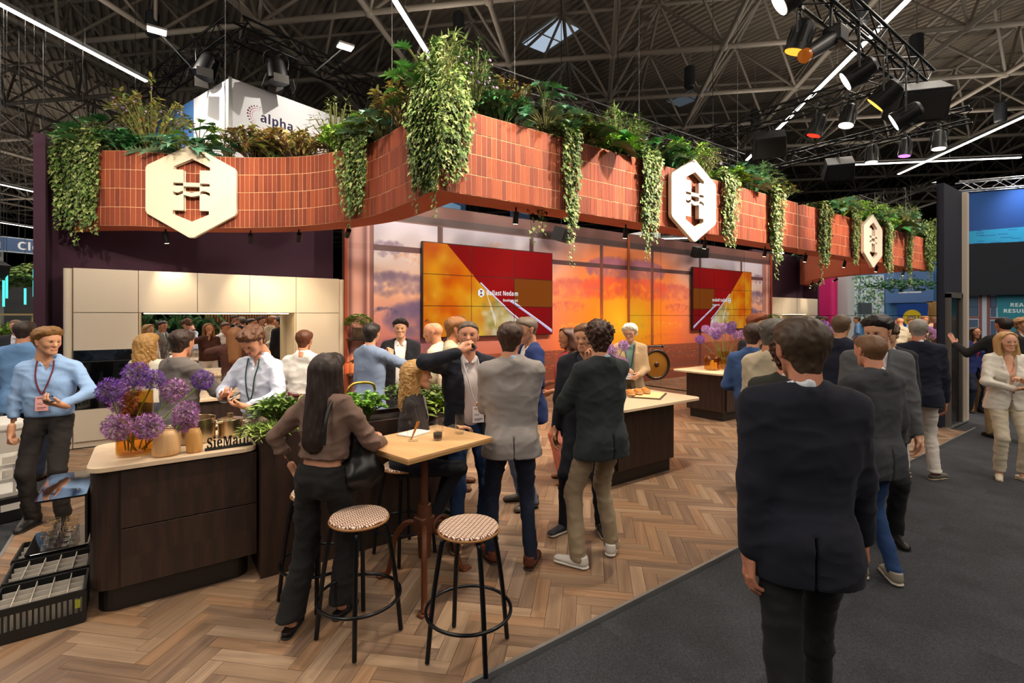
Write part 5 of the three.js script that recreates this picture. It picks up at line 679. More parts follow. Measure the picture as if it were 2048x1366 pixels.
// ---------- shelf with basil ----------
{
  for (const [y, w] of [[1.41, 'upper'], [0.78, 'lower']]) { const s = tag(obj('wall_shelf', rbox(0.4, 0.025, 0.34, 0.003), M.black), w + ' black shelf between larder and mural', 'shelf', 'black shelves by the larder'); s.position.set(3.07, y, -8.9); }
  const p = thing('basil_pot', 'bushy basil in a ribbed glass pot on the upper black shelf', 'potted plant', [3.05, 1.4225, -8.9]); obj('pot', lathe([[0, 0], [0.1, 0], [0.115, 0.2], [0.105, 0.2], [0.095, 0.02], [0, 0.02]], 20), std(0x5a4a3a, 0.4), p);
  const R = rng(3), list = []; for (let k = 0; k < 420; k++) { const a = R() * 6.28, y = R(), q = Math.sqrt(1 - y * y) * 0.21, d = V3(Math.cos(a) * q, 0.24 + y * 0.2, Math.sin(a) * q); list.push({ p: d, d: V3(Math.cos(a), 0.3, Math.sin(a)), n: V3(0, 1, 0), s: 0.055 }); } leaves(p, list, LEAF.oval, leafMat, [0x5f9a2c, 0x74ae34, 0x4f8a28], R);
  const c = thing('candle_glass', 'small glass with a lit candle on the lower black shelf', 'candle', [3.05, 0.7925, -8.85]); obj('glass_wall', lathe([[0, 0], [0.035, 0], [0.04, 0.08], [0.036, 0.08], [0.032, 0.006], [0, 0.006]], 16), M.glass, c); obj('candle_flame', new THREE.SphereGeometry(0.009, 8, 6).scale(1, 1.8, 1).translate(0, 0.06, 0), glow(0xffc060, 8), c); const l = new THREE.PointLight(0xffb060, 0.6); l.position.set(3.05, 0.92, -8.8); scene.add(l);
  shrub('dried_leaves', 'brown dried palm leaves beside the lower black shelf', [3.2, 0.82, -8.85], { r: 0.2, h: 0.35, stems: 10, per: 4, leaf: 'big', size: 0.2, colors: [0x5a3420, 0x6a4028], seed: 58, brown: true });
}
// ---------- gong ----------
{
  const g = thing('gong', 'bronze gong with a dark rim on a black stand', 'gong', [7.2, 0, -5.6], -0.4); const m = std(0xb07a30, 0.35, { metalness: 0.8, bumpMap: speck, bumpScale: 0.002 });
  obj('gong_disc', lathe([[0, 0.012], [0.05, 0.014], [0.06, 0.006], [0.22, 0], [0.22, -0.006], [0, -0.004]], 40).rotateX(PI / 2).translate(0, 0.98, 0), m, g); obj('dark_rim', new THREE.TorusGeometry(0.245, 0.028, 12, 48).translate(0, 0.98, -0.005), std(0x2a1c12, 0.4, { metalness: 0.5 }), g); obj('boss', new THREE.SphereGeometry(0.05, 20, 12).scale(1, 1, 0.5).translate(0, 0.98, 0.01), std(0x3a2414, 0.4, { metalness: 0.5 }), g);
  obj('stand', [bar(V3(-0.32, 0, 0), V3(-0.32, 1.3, 0), 0.015), bar(V3(-0.32, 1.3, 0), V3(0.12, 1.3, 0), 0.015), rbox(0.5, 0.02, 0.34, 0.005, -0.1, 0.01, 0), new THREE.SphereGeometry(0.03, 12, 8).translate(0.12, 1.3, 0)], M.black, g); obj('cord', [bar(V3(-0.1, 1.3, 0), V3(-0.12, 1.2, 0), 0.004), bar(V3(0.1, 1.3, 0), V3(0.12, 1.2, 0), 0.004)], std(0xc0b090, 0.8), g);
}
// ---------- clutter at the left end of the island ----------
{
  const bk = std(0x0d0d0e, 0.5);
  function crate(label, x, z, y, ry, dividers = true) {
    const w = 0.4, d = 0.32, h = 0.2, t = 0.012, g = thing('plastic_crate', label, 'crate', [x, y, z], ry, 'black bottle crates'); obj('base', box(w, 0.01, d, 0, 0.005, 0), bk, g);
    const rail = (yy, hh) => [box(w, hh, t, 0, yy, d / 2), box(w, hh, t, 0, yy, -d / 2), box(t, hh, d, w / 2, yy, 0), box(t, hh, d, -w / 2, yy, 0)]; obj('rim', rail(h - 0.02, 0.04), bk, g); obj('bottom_band', rail(0.035, 0.06), bk, g);
    const posts = []; for (let k = 0; k <= 16; k++) { const u = -w / 2 + w * k / 16; posts.push(box(k % 16 ? 0.009 : 0.02, h - 0.02, t * 0.9, u, h / 2, d / 2), box(0.009, h - 0.02, t * 0.9, u, h / 2, -d / 2)); } for (let k = 0; k <= 12; k++) { const u = -d / 2 + d * k / 12; posts.push(box(t * 0.9, h - 0.02, 0.009, w / 2, h / 2, u), box(t * 0.9, h - 0.02, 0.009, -w / 2, h / 2, u)); } obj('slotted_sides', posts, bk, g);
    if (dividers) { const dv = []; for (let k = 1; k < 5; k++) dv.push(box(0.004, h - 0.03, d - 0.03, -w / 2 + w * k / 5, h / 2 + 0.012, 0)); for (let k = 1; k < 4; k++) dv.push(box(w - 0.03, h - 0.04, 0.004, 0, h / 2 + 0.008, -d / 2 + d * k / 4)); obj('card_dividers', dv, std(0xc4bcb0, 0.9), g); }
    obj('yellow_label', box(0.025, 0.05, 0.003, w / 2 - 0.03, h - 0.075, d / 2 + 0.007), std(0x8a8f20, 0.7), g);
  }
  crate('black slotted crate with card dividers in front of the other crates', -0.52, -4.1, 0, 0.02); crate('black slotted crate with card dividers in the middle of the row by the island', -0.53, -4.47, 0.0, 0.0); crate('black slotted crate with card dividers under the glass shelf', -0.54, -4.84, 0.0, -0.02);
  const sh = thing('glass_side_shelf', 'glossy black glass shelf pulled out from the island end', 'shelf', [-0.43, 0, -4.3]); obj('upper_shelf', slab(0.24, 0.012, 0.62, 0.02), M.blackGloss, sh).position.set(0, 0.74, -0.02); obj('back_rail', box(0.012, 0.3, 0.6, 0.115, 0.6, -0.02), M.black, sh); { const ty = tag(obj('glass_tray', slab(0.34, 0.014, 0.46, 0.03), M.blackGloss), 'black tray of gold-rimmed tumblers on a crate', 'tray'); ty.position.set(-0.52, 0.202, -4.9); }
  for (let i = 0; i < 2; i++) for (let j = 0; j < 4; j++) { const q = thing('tumbler', 'cut-glass tumbler with a gold rim on the black tray', 'glass', [-0.58 + i * 0.11, 0.217, -4.73 - j * 0.105], 0, 'gold-rimmed tumblers'); const l = lathe([[0, 0.001], [0.036, 0.001], [0.041, 0.1], [0.038, 0.1], [0.033, 0.012], [0, 0.01]], 16); obj('glass_wall', l, M.glass, q); obj('gold_rim', new THREE.TorusGeometry(0.0395, 0.0016, 6, 24).rotateX(PI / 2).translate(0, 0.1, 0), M.brass, q); }
  const rk = thing('glass_rack', 'white dishwasher rack of upturned wine glasses beside the man in the blue shirt', 'rack', [-1.2, 0.2, -6.55], 0.35); const wm = std(0xd8d4cc, 0.6), parts = []; for (const yy of [0.02, 0.15, 0.28]) parts.push(box(0.5, 0.035, 0.014, 0, yy, 0.25), box(0.5, 0.035, 0.014, 0, yy, -0.25), box(0.014, 0.035, 0.5, 0.25, yy, 0), box(0.014, 0.035, 0.5, -0.25, yy, 0)); for (let k = 0; k < 5; k++) for (const s of [-0.25, 0.25]) parts.push(box(0.02, 0.28, 0.014, -0.25 + k * 0.125, 0.15, s), box(0.014, 0.28, 0.02, s, 0.15, -0.25 + k * 0.125)); obj('rack_frame', parts, wm, rk); obj('rack_floor', box(0.49, 0.01, 0.49, 0, 0.01, 0), wm, rk);
  for (let i = 0; i < 3; i++) for (let j = 0; j < 3; j++) { const c = Math.cos(0.35), s = Math.sin(0.35), lx = -0.16 + i * 0.16, lz = -0.16 + j * 0.16, q = thing('wine_glass', 'upturned wine glass in the white rack', 'glass', [-1.2 + lx * c + lz * s, 0.215, -6.55 - lx * s + lz * c], 0, 'wine glasses in the white rack'); obj('glass_wall', lathe([[0.032, 0], [0.045, 0.06], [0.03, 0.11], [0.004, 0.13], [0.004, 0.2], [0.036, 0.205], [0.036, 0.208], [0, 0.21]], 16), M.glass, q); }
  const bc = thing('black_box', 'black crate under the white dishwasher rack', 'crate', [-1.2, -0.03, -6.55], 0.35); obj('body', rbox(0.54, 0.225, 0.54, 0.012, 0, 0.115, 0), bk, bc); obj('paper_label', box(0.14, 0.06, 0.004, 0.1, 0.14, 0.272), M.white, bc);
  const wb = thing('white_tub', 'white plastic tub behind the dishwasher rack', 'tub', [-1.35, -0.03, -7.2], 0.35); obj('tub_body', lathe([[0, 0], [0.3, 0], [0.36, 0.72], [0.34, 0.72], [0.28, 0.02], [0, 0.02]], 4).rotateY(PI / 4), wm, wb); obj('lid', slab(0.56, 0.08, 0.56, 0.05, 0.02).translate(0, 0.72, 0), wm, wb);
  tag(obj('plastic_bag', new THREE.IcosahedronGeometry(0.24, 3), phy({ color: 0x1878d8, roughness: 0.25 })), 'crumpled blue plastic bag beside the dishwasher rack', 'bag'); { const b = scene.children[scene.children.length - 1], p = b.geometry.attributes.position, v = V3(); for (let i = 0; i < p.count; i++) { v.fromBufferAttribute(p, i); const n = 1 + 0.22 * noise3(v.x * 12, v.y * 12, v.z * 12); p.setXYZ(i, v.x * n, v.y * n * 1.25, v.z * n); } b.geometry.computeVertexNormals(); b.position.set(-1.62, 0.27, -6.75); }
}
// ---------- bodies: tapered capsules joined by a smooth minimum, meshed with surface nets ----------
function netMesh(f, lo, hi, c) {
  const nx = Math.ceil((hi[0] - lo[0]) / c) + 2, ny = Math.ceil((hi[1] - lo[1]) / c) + 2, nz = Math.ceil((hi[2] - lo[2]) / c) + 2, val = new Float32Array(nx * ny * nz), B = 5, reach = c * B * 0.87 * 1.25;
  for (let bz = 0; bz < nz; bz += B) for (let by = 0; by < ny; by += B) for (let bx = 0; bx < nx; bx += B) {
    const v = f(lo[0] + (bx + B / 2 - 0.5) * c, lo[1] + (by + B / 2 - 0.5) * c, lo[2] + (bz + B / 2 - 0.5) * c), skip = Math.abs(v) > reach;
    for (let z = bz; z < bz + B && z < nz; z++) for (let y = by; y < by + B && y < ny; y++) for (let x = bx; x < bx + B && x < nx; x++) val[(z * ny + y) * nx + x] = skip ? v : f(lo[0] + x * c, lo[1] + y * c, lo[2] + z * c);
  }
  const idx = new Int32Array(nx * ny * nz).fill(-1), pos = [], tri = [], sx = 1, sy = nx, sz = nx * ny, off = [0, sx, sy, sx + sy, sz, sz + sx, sz + sy, sz + sx + sy];
  const E = [[0, 1], [2, 3], [4, 5], [6, 7], [0, 2], [1, 3], [4, 6], [5, 7], [0, 4], [1, 5], [2, 6], [3, 7]];
  for (let z = 0; z < nz - 1; z++) for (let y = 0; y < ny - 1; y++) for (let x = 0; x < nx - 1; x++) {
    const o = (z * ny + y) * nx + x; let m = 0; for (let k = 0; k < 8; k++) if (val[o + off[k]] < 0) m |= 1 << k; if (m === 0 || m === 255) continue;
    let px = 0, py = 0, pz = 0, n = 0; for (const [a, b] of E) { const va = val[o + off[a]], vb = val[o + off[b]]; if ((va < 0) === (vb < 0)) continue; const t = va / (va - vb); px += lerp(a & 1, b & 1, t); py += lerp((a >> 1) & 1, (b >> 1) & 1, t); pz += lerp((a >> 2) & 1, (b >> 2) & 1, t); n++; }
    idx[o] = pos.length / 3; pos.push(lo[0] + (x + px / n) * c, lo[1] + (y + py / n) * c, lo[2] + (z + pz / n) * c);
  }
  const quad = (a, b, c2, d, flip) => { if (a < 0 || b < 0 || c2 < 0 || d < 0) return; flip ? tri.push(a, c2, b, a, d, c2) : tri.push(a, b, c2, a, c2, d); };
  for (let z = 1; z < nz - 1; z++) for (let y = 1; y < ny - 1; y++) for (let x = 1; x < nx - 1; x++) {
    const o = (z * ny + y) * nx + x, s = val[o] < 0;
    if (s !== (val[o + sx] < 0)) quad(idx[o], idx[o - sy], idx[o - sy - sz], idx[o - sz], s); if (s !== (val[o + sy] < 0)) quad(idx[o], idx[o - sz], idx[o - sz - sx], idx[o - sx], s); if (s !== (val[o + sz] < 0)) quad(idx[o], idx[o - sx], idx[o - sx - sy], idx[o - sy], s);
  }
  const g = new THREE.BufferGeometry(); g.setAttribute('position', new THREE.Float32BufferAttribute(pos, 3)); g.setIndex(tri); g.computeVertexNormals();
  return g;
}
// capsule: [a, b, ra, rb, {k: blend, n: flatten along, f: by how much}]
function field(prims, k0 = 0.03) {
  const P = prims.map(([a, b, ra, rb = ra, o = {}]) => { const n = o.n || null, f = o.f || 1, w = v => { if (!n) return v; const d = (v[0] * n[0] + v[1] * n[1] + v[2] * n[2]) * (f - 1); return [v[0] + n[0] * d, v[1] + n[1] * d, v[2] + n[2] * d]; }; const B = [b[0] - a[0], b[1] - a[1], b[2] - a[2]], W = w(B); return { a, n, f, W, bb: W[0] ** 2 + W[1] ** 2 + W[2] ** 2 || 1e-9, ra, rb, k: o.k ?? k0, c: [(a[0] + b[0]) / 2, (a[1] + b[1]) / 2, (a[2] + b[2]) / 2], R: Math.hypot(...B) / 2 + Math.max(ra, rb), sc: n ? 1 / (1 + (f - 1) * 0.45) : 1 }; });
  return (x, y, z) => {
    let d = 1e3;
    for (let i = 0; i < P.length; i++) {
      const p = P[i], cx = x - p.c[0], cy = y - p.c[1], cz = z - p.c[2], q = d + p.k + p.R; if (q < 0) continue; if (d < 900 && cx * cx + cy * cy + cz * cz > q * q) continue;
      let vx = x - p.a[0], vy = y - p.a[1], vz = z - p.a[2]; if (p.n) { const e = (vx * p.n[0] + vy * p.n[1] + vz * p.n[2]) * (p.f - 1); vx += p.n[0] * e; vy += p.n[1] * e; vz += p.n[2] * e; }
      let t = (vx * p.W[0] + vy * p.W[1] + vz * p.W[2]) / p.bb; t = t < 0 ? 0 : t > 1 ? 1 : t; vx -= p.W[0] * t; vy -= p.W[1] * t; vz -= p.W[2] * t;
      const e = (Math.sqrt(vx * vx + vy * vy + vz * vz) - (p.ra + (p.rb - p.ra) * t)) * p.sc, k = p.k, h = k > 0 ? Math.max(k - Math.abs(d - e), 0) / k : 0; d = (d < e ? d : e) - h * h * k * 0.25;
    }
    return d;
  };
}
function boundsOf(prims, pad) { const lo = [9, 9, 9], hi = [-9, -9, -9]; for (const [a, b, ra, rb = ra] of prims) for (const [p, r] of [[a, ra], [b, rb]]) for (let k = 0; k < 3; k++) { lo[k] = Math.min(lo[k], p[k] - r - pad); hi[k] = Math.max(hi[k], p[k] + r + pad); } return [lo, hi]; }
const mirX = l => l.flatMap(p => [p, [[-p[0][0], p[0][1], p[0][2]], [-p[1][0], p[1][1], p[1][2]], ...p.slice(2)]]);
const cache = new Map(), once = (key, fn) => { if (!cache.has(key)) cache.set(key, fn()); return cache.get(key); };
const CELL = [{ head: 0.0057, hand: 0.0053, cloth: 0.0108, hair: 0.0066, core: 0.034 }, { head: 0.009, hand: 0.0082, cloth: 0.017, hair: 0.0102, core: 0.05 }, { head: 0.014, hand: 0.014, cloth: 0.028, hair: 0.017, core: 0.07 }];
// ----- head: y up, z forward, eyes at y = 0 -----
const headPrims = fem => { const j = fem ? 0.86 : 1; return [
  [[0, 0.03, -0.035], [0, 0.032, 0.02], 0.08, 0.077], [[0, 0.045, 0.045], [0, 0.04, 0.045], 0.056], [[0, 0, 0.04], [0, -0.058, 0.046], 0.056, 0.043 * j],
  ...mirX([[[0.045 * j, -0.042, 0], [0.018 * j, -0.092, 0.06], 0.023, 0.019], [[0.04, -0.02, 0.062], [0.037, -0.024, 0.06], 0.021]]), [[0, -0.096, 0.07], [0, -0.094, 0.07], 0.018 * j + 0.001],
  [[-0.03, 0.023, 0.083], [0.03, 0.023, 0.083], fem ? 0.01 : 0.0125, undefined, { k: 0.02 }], [[0, 0.012, 0.092], [0, -0.028, 0.111], 0.0075, fem ? 0.0105 : 0.0125, { k: 0.014 }], ...mirX([[[0.0095, -0.032, 0.102], [0.0095, -0.032, 0.1], 0.0078, undefined, { k: 0.008 }]]),
  [[-0.019, -0.0565, 0.092], [0.019, -0.0565, 0.092], 0.0062, undefined, { k: 0.008 }], [[-0.016, -0.067, 0.092], [0.016, -0.067, 0.092], 0.0075, undefined, { k: 0.008 }],
  ...mirX([[[0.081, 0.014, -0.014], [0.077, -0.024, -0.004], 0.019, 0.013, { n: [1, 0, 0], f: 2.4, k: 0.008 }]]), [[0, -0.06, -0.03], [0, -0.19, -0.045], fem ? 0.046 : 0.056, fem ? 0.05 : 0.062]]; };
function headGeo(fem, res) {
  return once('head' + fem + res, () => {
    const P = headPrims(fem), f0 = field(P, 0.03), f = (x, y, z) => { let d = f0(x, y, z); for (const s of [-0.031, 0.031]) { const e = Math.hypot(x - s, (y - 0.003) * 1.3, z - 0.104) - 0.0155, k = 0.012, h = Math.max(k - Math.abs(-d - e), 0) / k; d = -(Math.min(-d, e) - h * h * k * 0.25); } const m = Math.hypot(x * 0.35, (y + 0.0615) * 2.4, z - 0.102) - 0.006; return Math.max(d, -m); };
    const g = netMesh(f, [-0.1, -0.21, -0.14], [0.1, 0.13, 0.14], CELL[res].head), p = g.attributes.position, cls = [];
    for (let i = 0; i < p.count; i++) { const x = p.getX(i), y = p.getY(i), z = p.getZ(i); cls.push(Math.abs(x) < 0.024 - Math.abs(y + 0.0615) * 0.4 && y > -0.0745 && y < -0.051 && z > 0.084 ? 1 : 0); }
    const parts = [[g, cls]];
    if (res < 2) for (const s of [-1, 1]) { const e = new THREE.SphereGeometry(0.0138, 14, 10).toNonIndexed(), q = e.attributes.position, c = []; for (let i = 0; i < q.count; i += 3) { const mx = (q.getX(i) + q.getX(i + 1) + q.getX(i + 2)) / 3, my = (q.getY(i) + q.getY(i + 1) + q.getY(i + 2)) / 3, mz = (q.getZ(i) + q.getZ(i + 1) + q.getZ(i + 2)) / 3, k = mz > 0 && Math.hypot(mx, my) < 0.0078 ? 3 : 2; c.push(k, k, k); } e.scale(0.95, 0.52, 1).translate(s * 0.031, 0.0015, 0.0838); parts.push([e, c]); }
    return parts;
  });
}
// ----- hand: wrist at the origin, fingers along y, palm faces z, thumb towards x (a right hand) -----
function handGeo(pose, res) {
  return once('hand' + pose + res, () => {
    const C = { relaxed: [0.35, 0.5, 0.35], grip: [0.85, 0.95, 0.7], flat: [0.06, 0.08, 0.05], phone: [0.55, 0.7, 0.5], fist: [1.35, 1.5, 0.9] }[pose], prims = [];
    prims.push([[0.016, -0.03, 0], [0.012, 0.02, 0], 0.026, 0.026, { n: [0, 0, 1], f: 1.25 }], [[0.016, 0.02, 0], [0.022, 0.078, 0], 0.021, 0.018, { n: [0, 0, 1], f: 1.45 }], [[-0.012, 0.02, 0], [-0.02, 0.072, 0], 0.021, 0.017, { n: [0, 0, 1], f: 1.45 }], [[0.012, -0.06, 0], [0.012, 0, 0], 0.029, 0.026]);
    [[0.029, 0.084, 1], [0.0098, 0.09, 1.1], [-0.0098, 0.086, 1.03], [-0.028, 0.077, 0.82]].forEach(([x, y, l], i) => { let p = [x, y, 0], a = 0; [0.043, 0.027, 0.021].forEach((L, j) => { a += C[j] * (1 + 0.08 * i); const q = [p[0] + (x > 0 ? 0.0012 : -0.0012), p[1] + Math.cos(a) * L * l, p[2] + Math.sin(a) * L * l]; prims.push([p, q, 0.0098 - 0.001 * j, 0.009 - 0.001 * j, { k: 0.004 }]); p = q; }); });
    const tz = pose === 'flat' ? 0.006 : 0.026, tx = pose === 'flat' ? 0.062 : 0.05; prims.push([[0.018, 0.012, 0.006], [tx - 0.004, 0.045, tz * 0.7], 0.017, 0.0125, { k: 0.012 }], [[tx - 0.004, 0.045, tz * 0.7], [tx - (pose === 'flat' ? -0.006 : 0.006), 0.082, tz + 0.014], 0.0115, 0.009, { k: 0.004 }]);
    const [lo, hi] = boundsOf(prims, 0.012); return netMesh(field(prims, 0.012), lo, hi, CELL[res].hand);
  });
}
// ----- hair, in the head's axes -----
const skull = { false: null, true: null }; for (const fem of [false, true]) skull[fem] = field(headPrims(fem).filter(p => !(p[4] && (p[4].k === 0.02 || p[4].k === 0.014 || p[4].k === 0.008))), 0.03);
const HL = [[-0.2, -0.075], [-0.1, -0.055], [-0.045, -0.035], [-0.036, 0.004], [-0.01, 0.012], [0.02, 0.03], [0.04, 0.056], [0.054, 0.078], [0.068, 0.115], [0.3, 0.4]];       // hairline: how far forward hair grows at each height
const hairline = y => { for (let k = 1; k < HL.length; k++) if (y < HL[k][0]) return lerp(HL[k - 1][1], HL[k][1], clamp((y - HL[k - 1][0]) / (HL[k][0] - HL[k - 1][0]), 0, 1)); return 0.4; };
function hairGeo(style, res, fem = false) {
  return once('hair' + style + res + fem, () => {
    const S = { short: { top: 0.018, side: 0.011, n: 0.005, nape: -0.085 }, quiff: { top: 0.026, side: 0.011, n: 0.006, nape: -0.075, q: 0.008 }, crop: { top: 0.01, side: 0.005, n: 0.003, nape: -0.07 }, buzz: { top: 0.004, side: 0.004, n: 0.001, nape: -0.05 }, balding: { top: -0.02, side: 0.006, n: 0.002, nape: -0.06 }, thin: { top: 0.004, side: 0.008, n: 0.002, nape: -0.06 }, wavy: { top: 0.03, side: 0.016, n: 0.011, nape: -0.085 }, fluffy: { top: 0.034, side: 0.03, n: 0.012, nape: -0.06 }, long: { top: 0.018, side: 0.02, n: 0.005, nape: -0.5, drop: 0.34 }, longest: { top: 0.02, side: 0.024, n: 0.006, nape: -0.6, drop: 0.46 }, bob: { top: 0.02, side: 0.022, n: 0.006, nape: -0.3, drop: 0.13, back: 0.02 }, curly: { top: 0.03, side: 0.03, back: 0.045, n: 0.007, nape: -0.4, drop: 0.22 }, bun: { top: 0.012, side: 0.012, n: 0.003, nape: -0.06 } }[style];
    const lg = S.drop || 0, curtain = lg ? field([[[0, 0, -0.06], [0, -lg, -0.1], 0.09 + S.side, 0.075 + S.side, { n: [0, 0, 1], f: 1.25 }], ...mirX([[[0.075, 0, -0.01 - (S.back || 0)], [0.085 + S.side * 0.4, -lg * 0.8, 0.0 - (S.back || 0)], 0.03 + S.side * 0.4, 0.032 + S.side * 0.5]])], 0.04) : null, bunF = style === 'bun' ? field([[[0, 0.03, -0.13], [0, 0.035, -0.14], 0.035]], 0.01) : null;
    const f = (x, y, z) => {
      const t = S.side + (S.top - S.side) * smooth(0.0, 0.085, y) + (S.q ? S.q * smooth(0.01, 0.07, z) * smooth(0.04, 0.09, y) : 0); const b = (hairline(y) - z) * 0.75, face = Math.hypot(x, y + 0.06, z - 0.122) - 0.115, np = lg ? 1 : smooth(S.nape - 0.03, S.nape + 0.03, y), ramp = smooth(-0.01, 0.03, b) * np, r2 = smooth(0, 0.065, b + 0.02 * smooth(0.03, 0, z)) * np, t0 = Math.min(t, 0.0085); let d = skull[fem](x, y, z) - (lerp(-0.005, t0, ramp) + (t - t0) * r2);
      d += S.n * ramp * (noise3(x * 55, y * (lg ? 9 : 30), z * (lg ? 45 : 22)) + 0.7 * noise3(x * 150, y * (lg ? 18 : 60), z * (lg ? 120 : 40))); if (style === 'wavy' || style === 'curly') d += ramp * r2 * S.n * 0.7 * Math.sin(x * 90 + noise3(x * 20, y * 20, z * 20) * 5) * Math.sin(y * 85 + z * 40);
      if (!lg) d = Math.max(d, -(Math.hypot((Math.abs(x) - 0.085) * 0.7, y + 0.01, z + 0.005) - 0.029));
      if (curtain) { let c = curtain(x, y, z) + S.n * (noise3(x * 55, y * 9, z * 55) + 0.6 * noise3(x * 120, y * 16, z * 120)); if (style === 'curly') c += 0.009 * Math.sin(x * 95 + noise3(x * 16, y * 16, z * 16) * 6) * Math.sin(y * 80 + z * 60); const k = 0.03, h = Math.max(k - Math.abs(d - c), 0) / k; d = Math.min(d, c) - h * h * k * 0.25; d = Math.max(d, -(Math.hypot(x * 1.15, (y + 0.08) * 0.62, z - 0.12) - 0.128)); }
      if (bunF) d = Math.min(d, bunF(x, y, z)); return lg ? Math.max(d, -face - 0.006) : d;
    };
    const g = [netMesh(f, [-0.17, -0.1 - lg - 0.12, -0.22], [0.17, 0.19, 0.16], CELL[res].hair)];
    if (res < 2) for (const s of [-1, 1]) g.push(tube([[s * 0.014, 0.021, 0.0955], [s * 0.03, 0.0265, 0.0945], [s * 0.046, 0.021, 0.083]], 0.0034, 8, 5));
    return merge(g);
  });
}
function shoeGeo(style, res) {
  return once('shoe' + style + res, () => {
    const low = style === 'loafer' || style === 'flat', up = [[[0, 0.045, -0.045], [0, 0.04, 0.03], 0.038, 0.04], [[0, 0.04, 0.03], [0, 0.026, 0.15], 0.041, 0.034, { n: [0, 1, 0], f: 1.15 }], [[0, 0.022, 0.15], [0, 0.02, 0.165], 0.034, 0.03, { n: [0, 1, 0], f: 1.25 }]];
    if (!low) up.push([[0, 0.06, -0.03], [0, style === 'boot' ? 0.13 : 0.085, -0.035], 0.042, 0.042]); const f = field(up, 0.02), cut = style === 'flat' ? 0.05 : low ? 0.065 : style === 'boot' ? 0.13 : 0.092, th = style === 'sneaker' ? 0.03 : 0.014;
    const g = netMesh((x, y, z) => Math.max(f(x, y, z), th - 0.004 - y, (y - cut - (z > 0.04 ? 0.1 : 0)) * 0.9), [-0.07, -0.01, -0.11], [0.07, 0.16, 0.22], CELL[res].hand * 1.6), sf = field([[[0, th / 2, -0.045], [0.004, th / 2, 0.15], 0.043, 0.042, { n: [0, 1, 0], f: 3 }]], 0);
    return [g, netMesh((x, y, z) => Math.max(sf(x, y, z), -y + 0.001, y - th), [-0.07, -0.012, -0.11], [0.07, 0.05, 0.22], CELL[res].hand * 1.6)];
  });
}
const sub = (a, b) => [a[0] - b[0], a[1] - b[1], a[2] - b[2]], add = (a, b, t = 1) => [a[0] + b[0] * t, a[1] + b[1] * t, a[2] + b[2] * t], len3 = a => Math.hypot(...a), nrm = a => { const l = len3(a) || 1; return [a[0] / l, a[1] / l, a[2] / l]; }, crs = (a, b) => [a[1] * b[2] - a[2] * b[1], a[2] * b[0] - a[0] * b[2], a[0] * b[1] - a[1] * b[0]], dot = (a, b) => a[0] * b[0] + a[1] * b[1] + a[2] * b[2];
function ik(a, t, l1, l2, hint) { let d = sub(t, a), L = len3(d); const m = (l1 + l2) * 0.999; if (L > m) { t = add(a, d, m / L); d = sub(t, a); L = m; } const u = nrm(d), x = (l1 * l1 - l2 * l2 + L * L) / (2 * L), h = Math.sqrt(Math.max(l1 * l1 - x * x, 0)), v = nrm(sub(hint, [u[0] * dot(hint, u), u[1] * dot(hint, u), u[2] * dot(hint, u)])); return [add(add(a, u, x), v, h), t]; }
const folds = (x, y, z, s) => { const n = noise3(x * 6 + s, y * 13 + x * 5, z * 6), m = noise3(x * 11 + 9, y * 21 - z * 6 + s, z * 11), a = 1 - Math.abs(n), b = 1 - Math.abs(m); return -0.0075 * a * a * a * a - 0.0045 * b * b * b * b + 0.004 + 0.003 * noise3(x * 5, y * 4, z * 5 + s); };
const cloth = once.bind(null), clothM = (c, rough = 0.92, o = {}) => { const key = 'cm' + c + rough + (o.key || ''); return once(key, () => { const { key: _, ...q } = o; return phy({ color: c, roughness: rough, sheen: 0.25, sheenRoughness: 0.6, sheenColor: new THREE.Color(c).lerp(new THREE.Color(0xffffff), 0.3), ...q }); }); };
const skinM = std(0xffffff, 0.5, { vertexColors: true });
